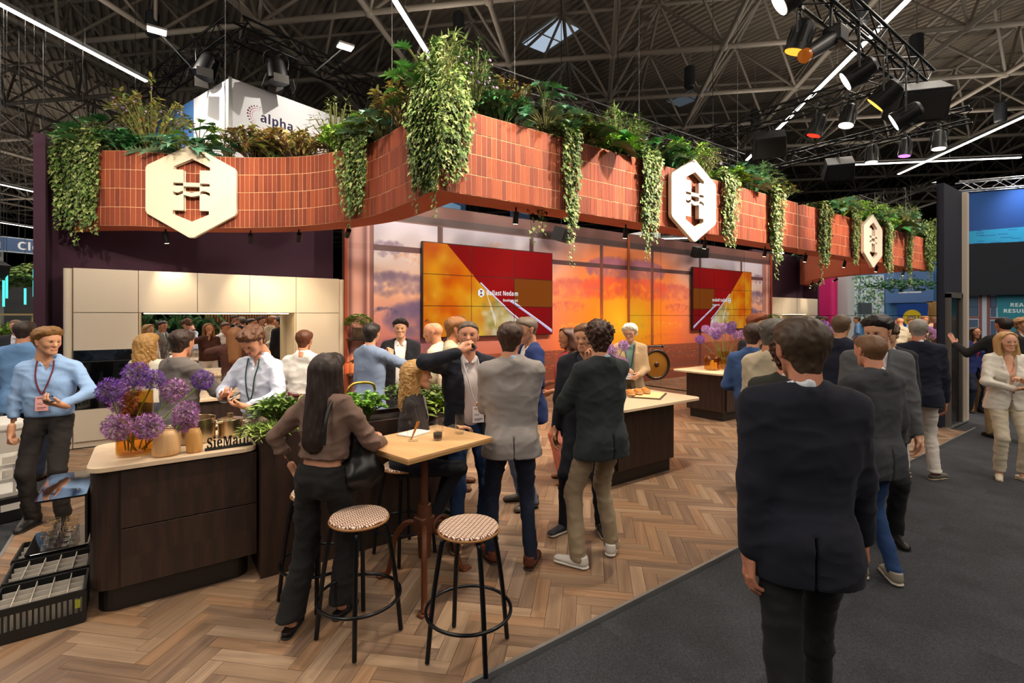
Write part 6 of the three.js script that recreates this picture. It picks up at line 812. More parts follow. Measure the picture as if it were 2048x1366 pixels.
function person(o) {
  const { at, face, h = 1.8, build = 1, fem = false, res = 1, skin = 0xc98d6c, hair = ['short', 0x3a2618], top, legs, shoes = ['shoe', 0x2a1a12], lean = 0, twist = 0, sit, stance = 1, y = 0 } = o, s = h / 1.8, D = PI / 180, C = CELL[res];
  const g = thing('person', o.label, 'person', [at[0], y, -at[1]], PI - face * D, o.group);
  const S = p => [p[0] * s, p[1] * s, p[2] * s], hip0 = [0, 0.96, 0], hip = sit ? sit.hip : hip0, cl = Math.cos(lean * D), sl = Math.sin(lean * D), ct = Math.cos(twist * D), st = Math.sin(twist * D), bw = build;
  const rot = v => { const [x, yy, z] = [v[0], v[1] * cl - v[2] * sl, v[1] * sl + v[2] * cl]; return [x * ct + z * st, yy, -x * st + z * ct]; }, T = p => S(add(hip, rot(sub(p, hip0))));            // torso axes -> the person's axes
  const inv = (x, yy, z) => { let v = [x / s - hip[0], yy / s - hip[1], z / s - hip[2]]; v = [v[0] * ct - v[2] * st, v[1], v[0] * st + v[2] * ct]; return [v[0] + hip0[0], v[1] * cl + v[2] * sl + hip0[1], -v[1] * sl + v[2] * cl + hip0[2]]; };
  const fw = rot([0, 0, 1]), sw = fem ? 0.9 : 1;
  // joints
  const arm = {}, leg = {};
  for (const k of ['L', 'R']) {
    const e = k === 'L' ? 1 : -1, a = o[k] || {}, sh = T([e * 0.178 * sw * (0.5 + 0.5 * bw), 1.435, -0.005]), tgt = S(a.hand || [e * 0.25, 0.86, 0.05]), hint = a.elbow || [e * 0.5, -0.2, -1]; const [el, wr] = ik(sh, tgt, 0.3 * s, 0.265 * s, hint); arm[k] = { sh, el, wr, e, a };
    const ft = (o.feet && o.feet[k]) || [e * 0.11 * stance, 0.02, e * 12], hp = S([hip[0] + e * 0.092, hip[1] - 0.03, hip[2]]), an = S([ft[0], (ft[3] || 0) + 0.09, ft[1]]); const [kn, an2] = ik(hp, an, 0.44 * s, 0.44 * s, (o.knee && o.knee[k]) || [e * 0.12, 0, 1]); leg[k] = { hp, kn, an: an2, ft, e };
  }
  const torso = (r, skirt) => { const q = (a, b, ra, rb = ra, f = 1.25, k = 0.07) => [T(a), T(b), ra * s, rb * s, { n: fw, f, k: k * s }], b = bw; return [
    q([-0.055 * b, 1.03, 0], [0.055 * b, 1.03, 0], 0.112 * (0.4 + 0.6 * b) + r, undefined, 1.2), q([-0.06 * b, 1.15, 0.005], [0.06 * b, 1.15, 0.005], (fem ? 0.1 : 0.113) * (0.3 + 0.7 * b) + r, undefined, 1.25), q([-0.08 * sw, 1.28, 0], [0.08 * sw, 1.28, 0], 0.115 * sw + r, undefined, 1.15), q([-0.11 * sw, 1.385, -0.01], [0.11 * sw, 1.385, -0.01], 0.068 + r, undefined, 1.05), q([-0.06, 1.455, -0.028], [0.06, 1.455, -0.028], 0.048 + r, undefined, 1, 0.05),
    ...mirX([[[0.125 * sw, 1.437, -0.012], [0.04, 1.492, -0.025], 0.04 + r, 0.044 + r]]).map(p => q(p[0], p[1], p[2], p[3], 1)), ...(fem ? mirX([[[0.07, 1.27, 0.075], [0.07, 1.265, 0.078], 0.05 + r, 0.05 + r]]).map(p => q(p[0], p[1], p[2], p[3], 1, 0.05)) : []),
    ...(skirt ? [q([-0.07 * b, 0.9, -0.012], [0.07 * b, 0.9, -0.012], 0.116 * (0.4 + 0.6 * b) + r, undefined, 1.08), ...mirX([[[0.064, 0.93, -0.05], [0.066, 0.82, -0.045], 0.085 + r, 0.085 + r]]).map(p => q(p[0], p[1], p[2], p[3], 1)), q([-0.078 * b, 0.8, -0.008], [0.078 * b, 0.8, -0.008], 0.122 * (0.4 + 0.6 * b) + r, undefined, 1.15)] : [])]; };
  const sleeve = (k, r, end = 1) => { const { sh, el, wr } = arm[k], w2 = add(el, sub(wr, el), end), q = fem ? 0.86 : 1; return [[sh, el, (0.058 * q + r) * s, (0.046 * q + r) * s, { k: 0.04 * s }], [el, w2, (0.045 * q + r) * s, (0.034 * q + r) * s, { k: 0.03 * s }]]; };
  const make = (name, prims, f, m, cell = C.cloth) => { const [lo, hi] = boundsOf(prims, 0.03); return obj(name, netMesh(f, lo, hi, cell), m, g); };
  const seed = Math.round(at[0] * 37 + at[1] * 91) % 50;
  // legs
  {
    const wide = legs.wide || 0, P = []; const lg = legs.short ? 0.4 : 1;
    P.push([S([hip[0] - 0.06, hip[1] + 0.03, hip[2] - 0.008]), S([hip[0] + 0.06, hip[1] + 0.03, hip[2] - 0.008]), 0.106 * s * (0.4 + 0.6 * bw), undefined, { n: rot([0, 0, 1]), f: 1.15, k: 0.06 * s }], ...[-1, 1].map(e => [S([hip[0] + e * 0.062, hip[1] - 0.03, hip[2] - 0.045]), S([hip[0] + e * 0.062, hip[1] - 0.05, hip[2] - 0.045]), 0.082 * s, undefined, { k: 0.06 * s }]));
    for (const k of ['L', 'R']) { const { hp, kn, an } = leg[k], q = legs.slim ? 0.9 : 1; P.push([hp, kn, 0.09 * s, (0.066 * q + wide * 0.02) * s, { k: 0.035 * s }], [kn, add(an, sub(an, kn), legs.crop ? -0.04 : 0.06), (0.064 * q + wide * 0.02) * s, ((legs.slim ? 0.049 : 0.06) + wide * 0.05) * s, { k: 0.03 * s }]); }
    const f0 = field(P, 0.03 * s), hemY = (legs.hem ?? 0.055) * s; make('trousers', P, (x, yy, z) => { const l = inv(x, yy, z); const fl = leg.L.an[1] > 0.2 || leg.R.an[1] > 0.2; return Math.max(f0(x, yy, z) + folds(x, yy * 1.5, z, seed) * (legs.wide ? 1.6 : 1.2), (l[1] - 1.045) * s, fl ? -9 : hemY - yy); }, clothM(legs.color, 0.92, legs.m), C.cloth * 1.25);
    if (o.belt) make('belt', P, (x, yy, z) => { const l = inv(x, yy, z); return Math.max(f0(x, yy, z) - 0.008, (Math.abs(l[1] - 1.03) - 0.018) * s); }, M.black);
  }
  // shoes
  for (const k of ['L', 'R']) { const { ft, an, e } = leg[k], [u, so] = shoeGeo(shoes[0], res), w = obj('shoe', u, std(shoes[1], 0.5), g); w.scale.setScalar(s * (fem ? 0.88 : 1)); w.position.set(ft[0] * s, Math.max(0, an[1] - 0.09 * s), ft[1] * s); w.rotation.set((ft[4] || 0) * D, ft[2] * D, 0, 'YXZ'); obj('sole', so, std(shoes[2] ?? 0x1c1512, 0.7), w); }
  // clothes above
  const jac = top.type === 'jacket', hem = top.hem ?? (jac ? 0.79 : 0.99), shirtEnd = top.sleeves ?? (jac ? 1 : 0.98);
  const SP = [...torso(0.004 + (jac ? 0 : 0.006)), ...(jac ? [] : [...sleeve('L', top.loose || 0.006, shirtEnd), ...sleeve('R', top.loose || 0.006, shirtEnd)])]; if (top.collar !== false) SP.push(...mirX([[[0.049, 1.5, 0.026], [0.056, 1.534, -0.038], 0.016, 0.018], [[0.047, 1.492, 0.026], [0.014, 1.463, 0.072], 0.014, 0.011], [[0.056, 1.534, -0.038], [0, 1.544, -0.074], 0.018, 0.018]]).map(p => [T(p[0]), T(p[1]), p[2] * s, p[3] * s, { k: 0.012 * s }]));
  const sf = field(SP, 0.03 * s), chest = (lx, ly) => { for (let z = 0.3; z > 0; z -= 0.004) { const p = T([lx, ly, z]); if (sf(...p) < 0.004) return z; } return 0.1; };
  const neckV = top.neck ?? (top.collar === false ? 0 : jac ? 0.05 : 0.1); make('shirt', SP, (x, yy, z) => { const l = inv(x, yy, z); let d = sf(x, yy, z) + (jac ? 0 : folds(x, yy, z, seed + 7) * (top.fold || 1.3)); if (neckV) d = Math.max(d, -(Math.max(Math.abs(l[0]) - (l[1] - 1.5 + neckV) * 0.42, -l[2])) * s); else if (top.collar === false) d = Math.max(d, -(Math.hypot(l[0], l[1] - 1.51, l[2] - 0.02) - 0.078) * s); return Math.max(d, ((jac ? 0.95 : hem) - l[1]) * s); }, clothM(top.shirt ?? top.color, 0.85, jac ? {} : top.m), jac ? C.cloth * 1.5 : C.cloth);
  if (jac) {
    const JP = [...torso(0.016, !sit || sit.skirt), ...sleeve('L', 0.012, top.cuff ?? 0.95), ...sleeve('R', 0.012, top.cuff ?? 0.95), ...mirX([[[0.176 * sw, 1.45, -0.008], [0.12 * sw, 1.462, -0.01], 0.052, 0.05]]).map(p => [T(p[0]), T(p[1]), p[2] * s, p[3] * s, { k: 0.05 * s }]),
      ...mirX([[[0.062, 1.487, 0.012], [0.058, 1.512, -0.045], 0.017, 0.018, 0], [[0.058, 1.512, -0.045], [0, 1.518, -0.083], 0.018, 0.019, 0]]).map(p => [T(p[0]), T(p[1]), p[2] * s, p[3] * s, { k: 0.014 * s }])];
    const vTop = top.open ? 0.075 : 0.062, vBot = top.button ?? 1.12, w = ly => top.open ? 0.055 + 0.02 * smooth(1.3, 1.46, ly) + 0.03 * smooth(1.1, 0.8, ly) : ly > vBot ? (ly - vBot) / (1.47 - vBot) * vTop : ly < 0.97 ? (0.97 - ly) * 0.32 : 0.0008;
    const lapels = mirX([[[0.06, 1.475, 0.05], [0.07, 1.33, 0.115], 0.02, 0.026], [[0.07, 1.33, 0.115], [0.03, vBot + 0.02, 0.125], 0.026, 0.012]]).map(p => { const fz = q => [q[0] * (top.open ? 1.35 : 1), q[1], chest(Math.abs(q[0]), q[1]) + 0.012]; return [T(fz(p[0])), T(fz(p[1])), p[2] * s, p[3] * s, { k: 0.004 * s, n: fw, f: 3 }]; });
    const jf = field([...JP, ...lapels], 0.03 * s); make('jacket', [...JP, ...lapels], (x, yy, z) => { const l = inv(x, yy, z); let d = jf(x, yy, z) + folds(x, yy, z, seed) * 1.0; d = Math.max(d, -Math.max(Math.abs(l[0]) - w(l[1]), -l[2] + 0.02) * s); if (!sit) { d = Math.max(d, -Math.max(Math.abs(l[0]) - 0.004, l[2], l[1] - 0.98) * s); } return Math.max(d, (hem - l[1] - (l[2] > 0 ? 0 : 0)) * s, -(Math.hypot(l[0] * 1.05, (l[1] - 1.56) * 0.8, l[2] - 0.02) - 0.062) * s); }, clothM(top.color, 0.92, top.m));
    for (const k of ['L', 'R']) { const { el, wr } = arm[k], a = add(el, sub(wr, el), 0.9), b = add(el, sub(wr, el), 1.01), pr = [[a, b, 0.036 * s, 0.035 * s]]; if (top.cuffs !== false && res < 2) { const u = nrm(sub(b, a)), L = len3(sub(b, a)), cf = field(pr, 0), [lo, hi] = boundsOf(pr, 0.02); obj('shirt_cuff', netMesh((x, yy, z) => Math.max(cf(x, yy, z), dot(sub([x, yy, z], a), u) - L, -dot(sub([x, yy, z], a), u)), lo, hi, C.hand), clothM(top.shirt, 0.85), g); } }
    if (top.buttons !== false && res === 0 && !top.open) { const b = []; for (const ly of [vBot - 0.02, vBot - 0.12]) { const p = T([0.012, ly, chest(0, ly) + 0.022]); b.push(new THREE.SphereGeometry(0.008, 8, 6).translate(...p)); } obj('button', b, M.black, g); }
  }
  // body: core, head, hands in one mesh
  {
    const nk = T([0, 1.49, -0.012]), hd = o.head || [0, 0, 0], hs = s * (fem ? 0.95 : 1) * 1.02, q = new THREE.Quaternion().setFromEuler(new THREE.Euler((hd[1] + lean * 0.6) * D, (hd[0] + twist) * D, (hd[2] || 0) * D, 'YXZ')), hc = V3(...nk).add(V3(0, 0.178 * hs, 0.03 * hs).applyQuaternion(new THREE.Quaternion().setFromEuler(new THREE.Euler((hd[1] * 0.5 + lean * 0.6) * D, twist * D, (hd[2] || 0) * 0.5 * D, 'YXZ'))));
    const hm = new THREE.Matrix4().compose(hc, q, V3(hs, hs, hs)), lip = new THREE.Color(skin).lerp(new THREE.Color(0x9a3a38), 0.45), cols = [new THREE.Color(skin), lip, new THREE.Color(0xb8aea4), new THREE.Color(0x1c120c)], list = [];
    for (const [g0, c] of headGeo(fem, res)) { const g1 = g0.clone().applyMatrix4(hm), n = c.length, a = new Float32Array(n * 3); c.forEach((k, i) => { const v = k === 0 ? 0.94 + 0.1 * hsh(i, seed, 1) : 1; a[3 * i] = cols[k].r * v; a[3 * i + 1] = cols[k].g * v; a[3 * i + 2] = cols[k].b * v; }); g1.setAttribute('color', new THREE.BufferAttribute(a, 3)); list.push(g1); }
    const core = [...torso(-0.025), ...sleeve('L', -0.014, 1.02), ...sleeve('R', -0.014, 1.02), [T([0, 1.44, -0.02]), nk, 0.05 * s, 0.05 * s]]; for (const k of ['L', 'R']) core.push([leg[k].hp, leg[k].kn, 0.07 * s, 0.045 * s], [leg[k].kn, leg[k].an, 0.042 * s, 0.033 * s], [leg[k].an, add(leg[k].an, [0, -0.05 * s, 0.02 * s]), 0.036 * s]); const [lo, hi] = boundsOf(core, 0.05); const bareArm = shirtEnd < 0.9; list.push(tint(netMesh(field(core, 0.03 * s), lo, hi, bareArm || legs.hem > 0.1 ? C.cloth : C.core), new THREE.Color(skin)));
    g.userData.hold = {};
    for (const k of ['L', 'R']) { const { wr, el, e, a } = arm[k]; if (a.hidden) continue; const d = nrm(a.dir || sub(wr, el)), pn0 = a.palm || [-e, 0, 0.3], pn = nrm(sub(pn0, [d[0] * dot(pn0, d), d[1] * dot(pn0, d), d[2] * dot(pn0, d)])), xx = crs(d, pn), hg = handGeo(a.pose || 'relaxed', res).clone(), sc = s * (fem ? 0.88 : 1); if (k === 'L') { hg.scale(-1, 1, 1); const ix = hg.index.array; for (let i = 0; i < ix.length; i += 3) { const t = ix[i]; ix[i] = ix[i + 1]; ix[i + 1] = t; } hg.computeVertexNormals(); } const m = new THREE.Matrix4().makeBasis(V3(...xx), V3(...d), V3(...pn)).scale(V3(sc, sc, sc)).setPosition(wr[0] + d[0] * 0.02, wr[1] + d[1] * 0.02, wr[2] + d[2] * 0.02); hg.applyMatrix4(m); list.push(tint(hg, new THREE.Color(skin))); const gp = V3(0.01, 0.085, 0.034).applyMatrix4(new THREE.Matrix4().copy(m)); arm[k].grip = gp; }
    obj('body', list, skinM, g); delete g.userData.hold;
    if (hair) { const hr = obj('hair', hairGeo(hair[0], res, fem), std(hair[1], 0.55), g); hr.position.copy(hc); hr.quaternion.copy(q); hr.scale.setScalar(hs); }
    g.headM = hm;
    if (o.glasses) { const w = [], ring = x => new THREE.TorusGeometry(0.023, 0.0022, 6, 20).scale(1, 0.8, 1).translate(x, 0.0, 0.108); w.push(ring(-0.033), ring(0.033), bar(V3(-0.011, 0.004, 0.11), V3(0.011, 0.004, 0.11), 0.002, 5), bar(V3(0.056, 0.004, 0.105), V3(0.083, 0.01, -0.01), 0.002, 5), bar(V3(-0.056, 0.004, 0.105), V3(-0.083, 0.01, -0.01), 0.002, 5)); const gl = obj('glasses', w, M.black, g); if (o.glasses === 'up') w.length = 0; gl.position.copy(hc); gl.quaternion.copy(q); gl.scale.setScalar(hs); if (o.glasses === 'up') { const up = V3(0, 0.075, -0.01).multiplyScalar(hs).applyQuaternion(q); gl.position.add(up); gl.rotateX(-0.7); } }
    if (o.lanyard) { const [lc, bc, by, bx = 0] = o.lanyard, P = e => { const pts = []; for (const [lx, ly] of [[0.06, 1.5], [0.062, 1.43], [0.05, 1.34], [0.03, by + 0.13], [0.004, by + 0.06]]) { const x = e * lx + bx * (1.5 - ly); pts.push(V3(...T([x, ly, Math.max(chest(x, ly) + (jac && ly > 1.3 ? 0.03 : 0.012), 0.03)]))); } return tube(pts, 0.006 * s, 14, 5).scale(1, 1, 1); }; obj('lanyard', [P(1), P(-1)], std(lc, 0.8), g); const zb = chest(bx, by) + (jac ? 0.034 : 0.018), b = obj('badge', new RoundedBoxGeometry(0.095 * s, 0.13 * s, 0.004, 1, 0.0015), std(0xffffff, 0.5, { map: bc }), g); b.position.set(...T([bx * (1.5 - by), by - 0.02, zb])); b.rotation.y = twist * D; b.rotation.x = lean * D - 0.05; }
  }
  if (o.extra) o.extra(g, { T, S, s, arm, leg, chest, inv, fw });
  return g;
}
const badgeTex = (bg, ink) => once('badge' + bg, () => canvasTex(96, 128, (q, W, H) => { q.fillStyle = bg; q.fillRect(0, 0, W, H); q.fillStyle = ink; q.fillRect(14, 14, 50, 7); q.fillRect(14, 96, 68, 6); q.fillRect(14, 108, 50, 4); q.globalAlpha = 0.5; q.fillRect(14, 58, 60, 5); q.fillRect(14, 68, 40, 5); }));
// something held: put at the grip point of a hand, as a thing of its own
function heldAt(p, side) { return side.grip.clone().applyMatrix4(new THREE.Matrix4().makeRotationY(p.rotation.y)).add(p.position); }
const B = { pink: badgeTex('#e8a8a4', '#5a3038'), white: badgeTex('#ece8ea', '#4a3a4a'), grey: badgeTex('#6a7078', '#c8ccd0') };
// ---- left end: man in the blue shirt with a phone ----
{
  let A; const p = person({ label: 'man in a light blue shirt with a maroon lanyard holding a phone', at: [-0.72, 6.0], face: 196, h: 1.74, res: 0, skin: 0xd39a78, hair: ['quiff', 0x7a5426], top: { type: 'shirt', color: 0x8fb0dc, sleeves: 0.95 }, legs: { color: 0x241f1e }, belt: true, shoes: ['shoe', 0x101010], head: [52, 4, 0], lanyard: [0x6a1426, B.pink, 1.14], L: { hand: [0.2, 1.12, 0.28], elbow: [1, -0.6, -0.4], pose: 'phone', dir: [-0.35, 0.25, 0.6], palm: [-0.3, 0.9, 0.2] }, R: { hand: [-0.24, 0.88, 0.05], elbow: [-1, 0, -0.6], pose: 'fist' }, extra: (g, k) => { A = k; } });
  const q = heldAt(p, A.arm.L), ph = tag(obj('smartphone', rbox(0.075, 0.009, 0.15, 0.004), M.blackGloss), 'black smartphone held by the man in the light blue shirt', 'phone'); ph.position.copy(q); ph.rotation.set(0.2, p.rotation.y + 0.5, 0.15);
}
// ---- women at the bar table ----
person({ label: 'woman with long dark hair in a brown cropped top leaning at the bar table', at: [0.84, 3.12], face: 48, h: 1.63, fem: true, res: 0, skin: 0xc98f70, hair: ['longest', 0x24130c], top: { type: 'shirt', color: 0x6f574c, hem: 1.09, collar: false, loose: 0.014, fold: 1.8 }, legs: { color: 0x0c0b0d, wide: 0.55, hem: 0.1 }, shoes: ['flat', 0x0c0a0a, 0x0c0a0a], twist: -8, lean: 6, R: { hand: [-0.26, 1.12, 0.36], elbow: [-0.8, -0.9, -0.3], pose: 'relaxed', dir: [0.5, 0.1, 0.8] }, L: { hand: [0.25, 0.98, 0.05], elbow: [1, 0, -0.5] }, head: [-4, 0, 0], feet: { L: [0.12, -0.16, 10], R: [-0.1, 0.08, -8] },
  extra: (g, { T, s }) => { obj('shoulder_strap', tube([T([-0.13, 1.2, -0.15]), T([-0.125, 1.36, -0.14]), T([-0.11, 1.475, -0.07]), T([-0.12, 1.46, 0.05]), T([-0.12, 1.3, 0.15])], 0.012, 20, 6), M.black, g); } });
{ const b = thing('handbag', 'slouchy black leather bag hanging from the shoulder of the dark-haired woman', 'bag', [1.06, 0.86, -3.06]); const f = field([[[0, 0.02, 0], [0, 0.24, 0], 0.1, 0.07, { n: [0, 0, 1], f: 1.5 }], [[-0.05, 0, 0], [0.06, 0.02, 0], 0.09]], 0.05); obj('bag_body', netMesh((x, y, z) => f(x, y, z) + 0.014 * noise3(x * 18, y * 14, z * 18), [-0.2, -0.14, -0.15], [0.2, 0.36, 0.15], 0.009), std(0x0b0b0c, 0.35), b); obj('strap', tube([[0.03, 0.28, 0], [0.0, 0.34, -0.02], [-0.06, 0.4, -0.03], [-0.1, 0.44, -0.02]], 0.009, 12, 6), M.black, b); }
{
  const stripe = dataTex(64, 8, (u, v, x) => (x % 32 < 2 ? [92, 84, 82] : [46, 40, 40]));
  const p = person({ label: 'woman with curly blonde hair in a pinstripe blazer sitting at the bar table', at: [1.6, 3.62], face: 112, h: 1.68, fem: true, res: 0, skin: 0xd8a07e, hair: ['curly', 0xb08850], sit: { hip: [0, 0.78, 0], skirt: false }, lean: 10, top: { type: 'jacket', color: 0x3a3332, shirt: 0x121214, hem: 0.92, open: true, collar: false, cuffs: false, m: { key: 'stripe' } }, legs: { color: 0x10131f, crop: true, slim: true }, shoes: ['sneaker', 0x2a3130, 0xb8a080], lanyard: [0xe6dcda, B.white, 1.05], head: [-6, -10, 0], L: { hand: [0.12, 1.06, 0.38], elbow: [0.5, -1, -0.4], dir: [-0.25, -0.05, 1], palm: [0, -1, 0], pose: 'relaxed' }, R: { hand: [-0.14, 1.05, 0.4], elbow: [-0.5, -1, -0.4], dir: [0.2, 0, 1], palm: [0, -1, 0], pose: 'relaxed' }, feet: { L: [0.1, 0.3, 5, 0.26, 18], R: [-0.08, 0.24, -4, 0.24, 22] }, knee: { L: [0.2, 0.7, 1], R: [-0.2, 0.7, 1] } });
  const R = rng(12), cur = []; for (let k = 0; k < 110; k++) { const a = PI * 0.48 + R() * PI * 1.04, r0 = 0.095 + 0.03 * R(), y0 = 0.05 - R() * 0.1, L = 0.2 + 0.16 * R(), ph = R() * 6, pts = []; for (let j = 0; j <= 14; j++) { const t = j / 14, rr = r0 + 0.035 * t, w = 0.013 + 0.004 * R(); pts.push(V3(Math.sin(a) * rr + Math.cos(ph + t * 26) * w, y0 - L * t, Math.cos(a) * rr * 0.95 - 0.015 + Math.sin(ph + t * 26) * w)); } cur.push(new THREE.TubeGeometry(new THREE.CatmullRomCurve3(pts), 34, 0.0042, 4)); }
  const c = obj('hair_curls', cur, std(0xc49a5c, 0.5), p), q = V3(), e = new THREE.Quaternion(), sc = V3(); p.headM.decompose(q, e, sc); c.position.copy(q); c.quaternion.copy(e); c.scale.copy(sc);
  const jk = p.children.find(m => m.name === 'jacket'), ps = jk.geometry.attributes.position, uv = new Float32Array(ps.count * 2); for (let i = 0; i < ps.count; i++) { uv[2 * i] = (ps.getX(i) + ps.getZ(i) * 0.9) / 0.05; uv[2 * i + 1] = ps.getY(i) * 4; } jk.geometry.setAttribute('uv', new THREE.BufferAttribute(uv, 2)); jk.material = std(0xffffff, 0.9, { map: stripe });
}
// ---- standing group in the middle ----
{
  let A; const p = person({ label: 'man in a navy blazer and white shirt drinking from a tumbler', at: [2.1, 3.5], face: 196, h: 1.8, res: 0, skin: 0xcb8d6e, hair: ['crop', 0x5a4a3e], top: { type: 'jacket', color: 0x0e1424, shirt: 0xd8cfd0, open: true }, legs: { color: 0x223e66, slim: true }, belt: true, shoes: ['sneaker', 0x15171c, 0xb08a5a], head: [-14, -8, 0], lanyard: [0xd8d8dc, B.white, 1.08, 0.12], R: { hand: [-0.13, 1.56, 0.2], elbow: [-1, -0.1, 0.25], pose: 'grip', dir: [0.75, 0.5, 0.1], palm: [0.3, -0.3, -0.8] }, L: { hand: [0.24, 0.9, 0.06] }, extra: (g, k) => { A = k; } });
  const q = heldAt(p, A.arm.R), t = thing('drinking_glass', 'tumbler of dark cola raised by the man in the navy blazer', 'glass', [q.x, q.y, q.z]); t.rotation.set(0, p.rotation.y, 0); const i = new THREE.Group(); i.name = 'tilted_glass'; i.rotation.set(-1.0, 0, 0.5); t.add(i); obj('glass_wall', lathe([[0, -0.06], [0.029, -0.06], [0.033, 0.06], [0.031, 0.06], [0.027, -0.05], [0, -0.05]], 24), M.glass, i); obj('drink', lathe([[0, -0.048], [0.026, -0.048], [0.028, 0.0], [0, 0.0]], 20), std(0x1c0804, 0.1), i);
}
person({ label: 'man in a light grey blazer and navy trousers seen from behind with folded arms', at: [2.16, 2.98], face: 28, h: 1.8, res: 0, skin: 0xc88a6a, hair: ['short', 0x3c2416], top: { type: 'jacket', color: 0x8c8684, shirt: 0xa8c4e4, hem: 0.82 }, legs: { color: 0x0d1830, slim: true }, shoes: ['shoe', 0x5a2814, 0x2a1a10], head: [-22, 4, 0], L: { hand: [-0.06, 1.16, 0.24], elbow: [1, -0.7, -0.2], dir: [-1, 0.1, 0] , palm: [0, 0, -1] }, R: { hand: [0.08, 1.12, 0.26], elbow: [-1, -0.7, -0.2], dir: [1, 0.1, 0], palm: [0, 0, -1] }, feet: { L: [0.14, 0.1, 20], R: [-0.14, -0.02, -28] } });
person({ label: 'man in a bright blue suit jacket and washed jeans behind the light grey blazer', at: [3.0, 3.85], face: 285, h: 1.84, res: 1, skin: 0xcb8f70, hair: ['crop', 0x6a5a4c], top: { type: 'jacket', color: 0x14275c, shirt: 0xe0dcd8, open: true, hem: 0.8 }, legs: { color: 0x5a6a84 }, shoes: ['boot', 0x4a4038], head: [14, 6, 0], L: { hand: [0.2, 1.12, 0.26], elbow: [1, -0.6, -0.3] } });
person({ label: 'man in a cream linen blazer turning towards the drinking man', at: [2.66, 4.72], face: 130, h: 1.83, res: 1, skin: 0xc8845e, hair: ['short', 0x8a5a30], top: { type: 'jacket', color: 0xb8a88c, shirt: 0xe4dccc, open: true }, legs: { color: 0xb8a684 }, shoes: ['boot', 0x5a3018], head: [8, 2, 0], L: { hand: [0.2, 1.1, 0.24] } });
{
  person({ label: 'man in a dark teal blazer, khaki trousers and white sneakers seen from behind', at: [2.74, 2.64], face: 6, h: 1.8, res: 0, skin: 0xcf9674, hair: ['wavy', 0x3a2013], build: 1.04, top: { type: 'jacket', color: 0x20282a, shirt: 0xb8c8dc, hem: 0.8 }, legs: { color: 0x8d7c64 }, shoes: ['sneaker', 0xd0ccc6, 0xd8d4cc], head: [-30, 0, 0], L: { hand: [0.02, 1.2, 0.26], elbow: [1, -0.8, -0.1], dir: [-1, 0.2, 0] }, R: { hand: [-0.08, 1.46, 0.24], elbow: [-0.9, -0.9, 0.3], dir: [0.1, 1, -0.1], palm: [0, 0, -1], pose: 'grip' }, feet: { L: [0.2, 0.02, 30], R: [-0.16, 0.06, -52] } });
}
person({ label: 'man in dark navy clothes half hidden in front of the dark teal blazer', at: [3.05, 3.12], face: 236, h: 1.78, res: 1, skin: 0xcb9270, hair: ['short', 0x6a4428], top: { type: 'jacket', color: 0x10131f, shirt: 0x1c2030 }, legs: { color: 0x0e1320, slim: true }, shoes: ['sneaker', 0x141824, 0xd0c8bc], head: [-6, 4, 0], feet: { L: [0.14, 0.02, 24], R: [-0.16, 0.12, -30] } });
person({ label: 'woman in salmon pink wide trousers and a red neck scarf beside the overhanging island', at: [3.78, 4.12], face: 300, h: 1.72, fem: true, res: 1, skin: 0xb87a56, hair: ['bob', 0x4a2416], top: { type: 'shirt', color: 0x3a1c18, sleeves: 0.25, collar: false, hem: 0.98 }, legs: { color: 0xe08a78, wide: 0.9, hem: 0.04 }, shoes: ['flat', 0x8a5a34], head: [12, 2, 0], lanyard: [0xe0d8d4, B.white, 1.08], L: { hand: [0.16, 1.06, 0.24] }, R: { hand: [-0.2, 1.1, 0.22] }, extra: (g, { T, s }) => obj('neck_scarf', [tube([T([0.07, 1.5, -0.02]), T([0.06, 1.47, 0.07]), T([0, 1.43, 0.12]), T([-0.06, 1.47, 0.07]), T([-0.07, 1.5, -0.02]), T([0, 1.51, -0.09])], 0.026, 28, 8, true), tube([T([0.0, 1.43, 0.12]), T([0.05, 1.32, 0.16]), T([0.07, 1.16, 0.16])], 0.026, 14, 8)], std(0xa83a3c, 0.8), g) });
person({ label: 'white-haired man in a beige blazer behind the overhanging island', at: [5.52, 4.75], face: 232, h: 1.72, res: 1, skin: 0xcf9a7c, hair: ['fluffy', 0xd8d0c4], glasses: true, top: { type: 'jacket', color: 0xb09674, shirt: 0x5f7a74, open: true }, legs: { color: 0x6a5a44 }, head: [-8, 10, 0], lanyard: [0x16181c, B.white, 1.08], R: { hand: [-0.08, 1.14, 0.27], elbow: [-1, -0.6, -0.2], dir: [1, 0.2, 0.2], pose: 'grip' }, L: { hand: [0.14, 1.08, 0.26] } });
// ---- group behind the planter ----
person({ label: 'dark-haired man in a blue-grey blazer with his back turned behind the planter', at: [2.02, 5.5], face: 70, h: 1.76, res: 1, skin: 0xc98d6c, hair: ['short', 0x1c120c], top: { type: 'jacket', color: 0x7484a0, shirt: 0xe6e6ea }, legs: { color: 0x20242e }, head: [22, 0, 0], R: { hand: [-0.02, 1.38, 0.3], elbow: [-1, -0.4, 0.2], dir: [0.3, 0.8, 0.2], pose: 'grip' } });
person({ label: 'man with swept dark hair in a black suit facing the planter', at: [2.62, 6.05], face: 205, h: 1.8, res: 1, skin: 0xd09a78, hair: ['quiff', 0x20140c], top: { type: 'jacket', color: 0x12131a, shirt: 0xe2ded8, open: true, collar: true }, legs: { color: 0x14141a }, head: [-4, 0, 0] });
person({ label: 'bald man in a cream jacket with sunglasses pushed up on his head', at: [2.72, 5.28], face: 306, h: 1.77, res: 1, skin: 0xcf8f6c, hair: null, glasses: 'up', top: { type: 'shirt', color: 0xcfc2ab, fold: 1.8, loose: 0.014 }, legs: { color: 0x8a7a64 }, head: [-4, 4, 0], L: { hand: [0.18, 1.1, 0.24] } });
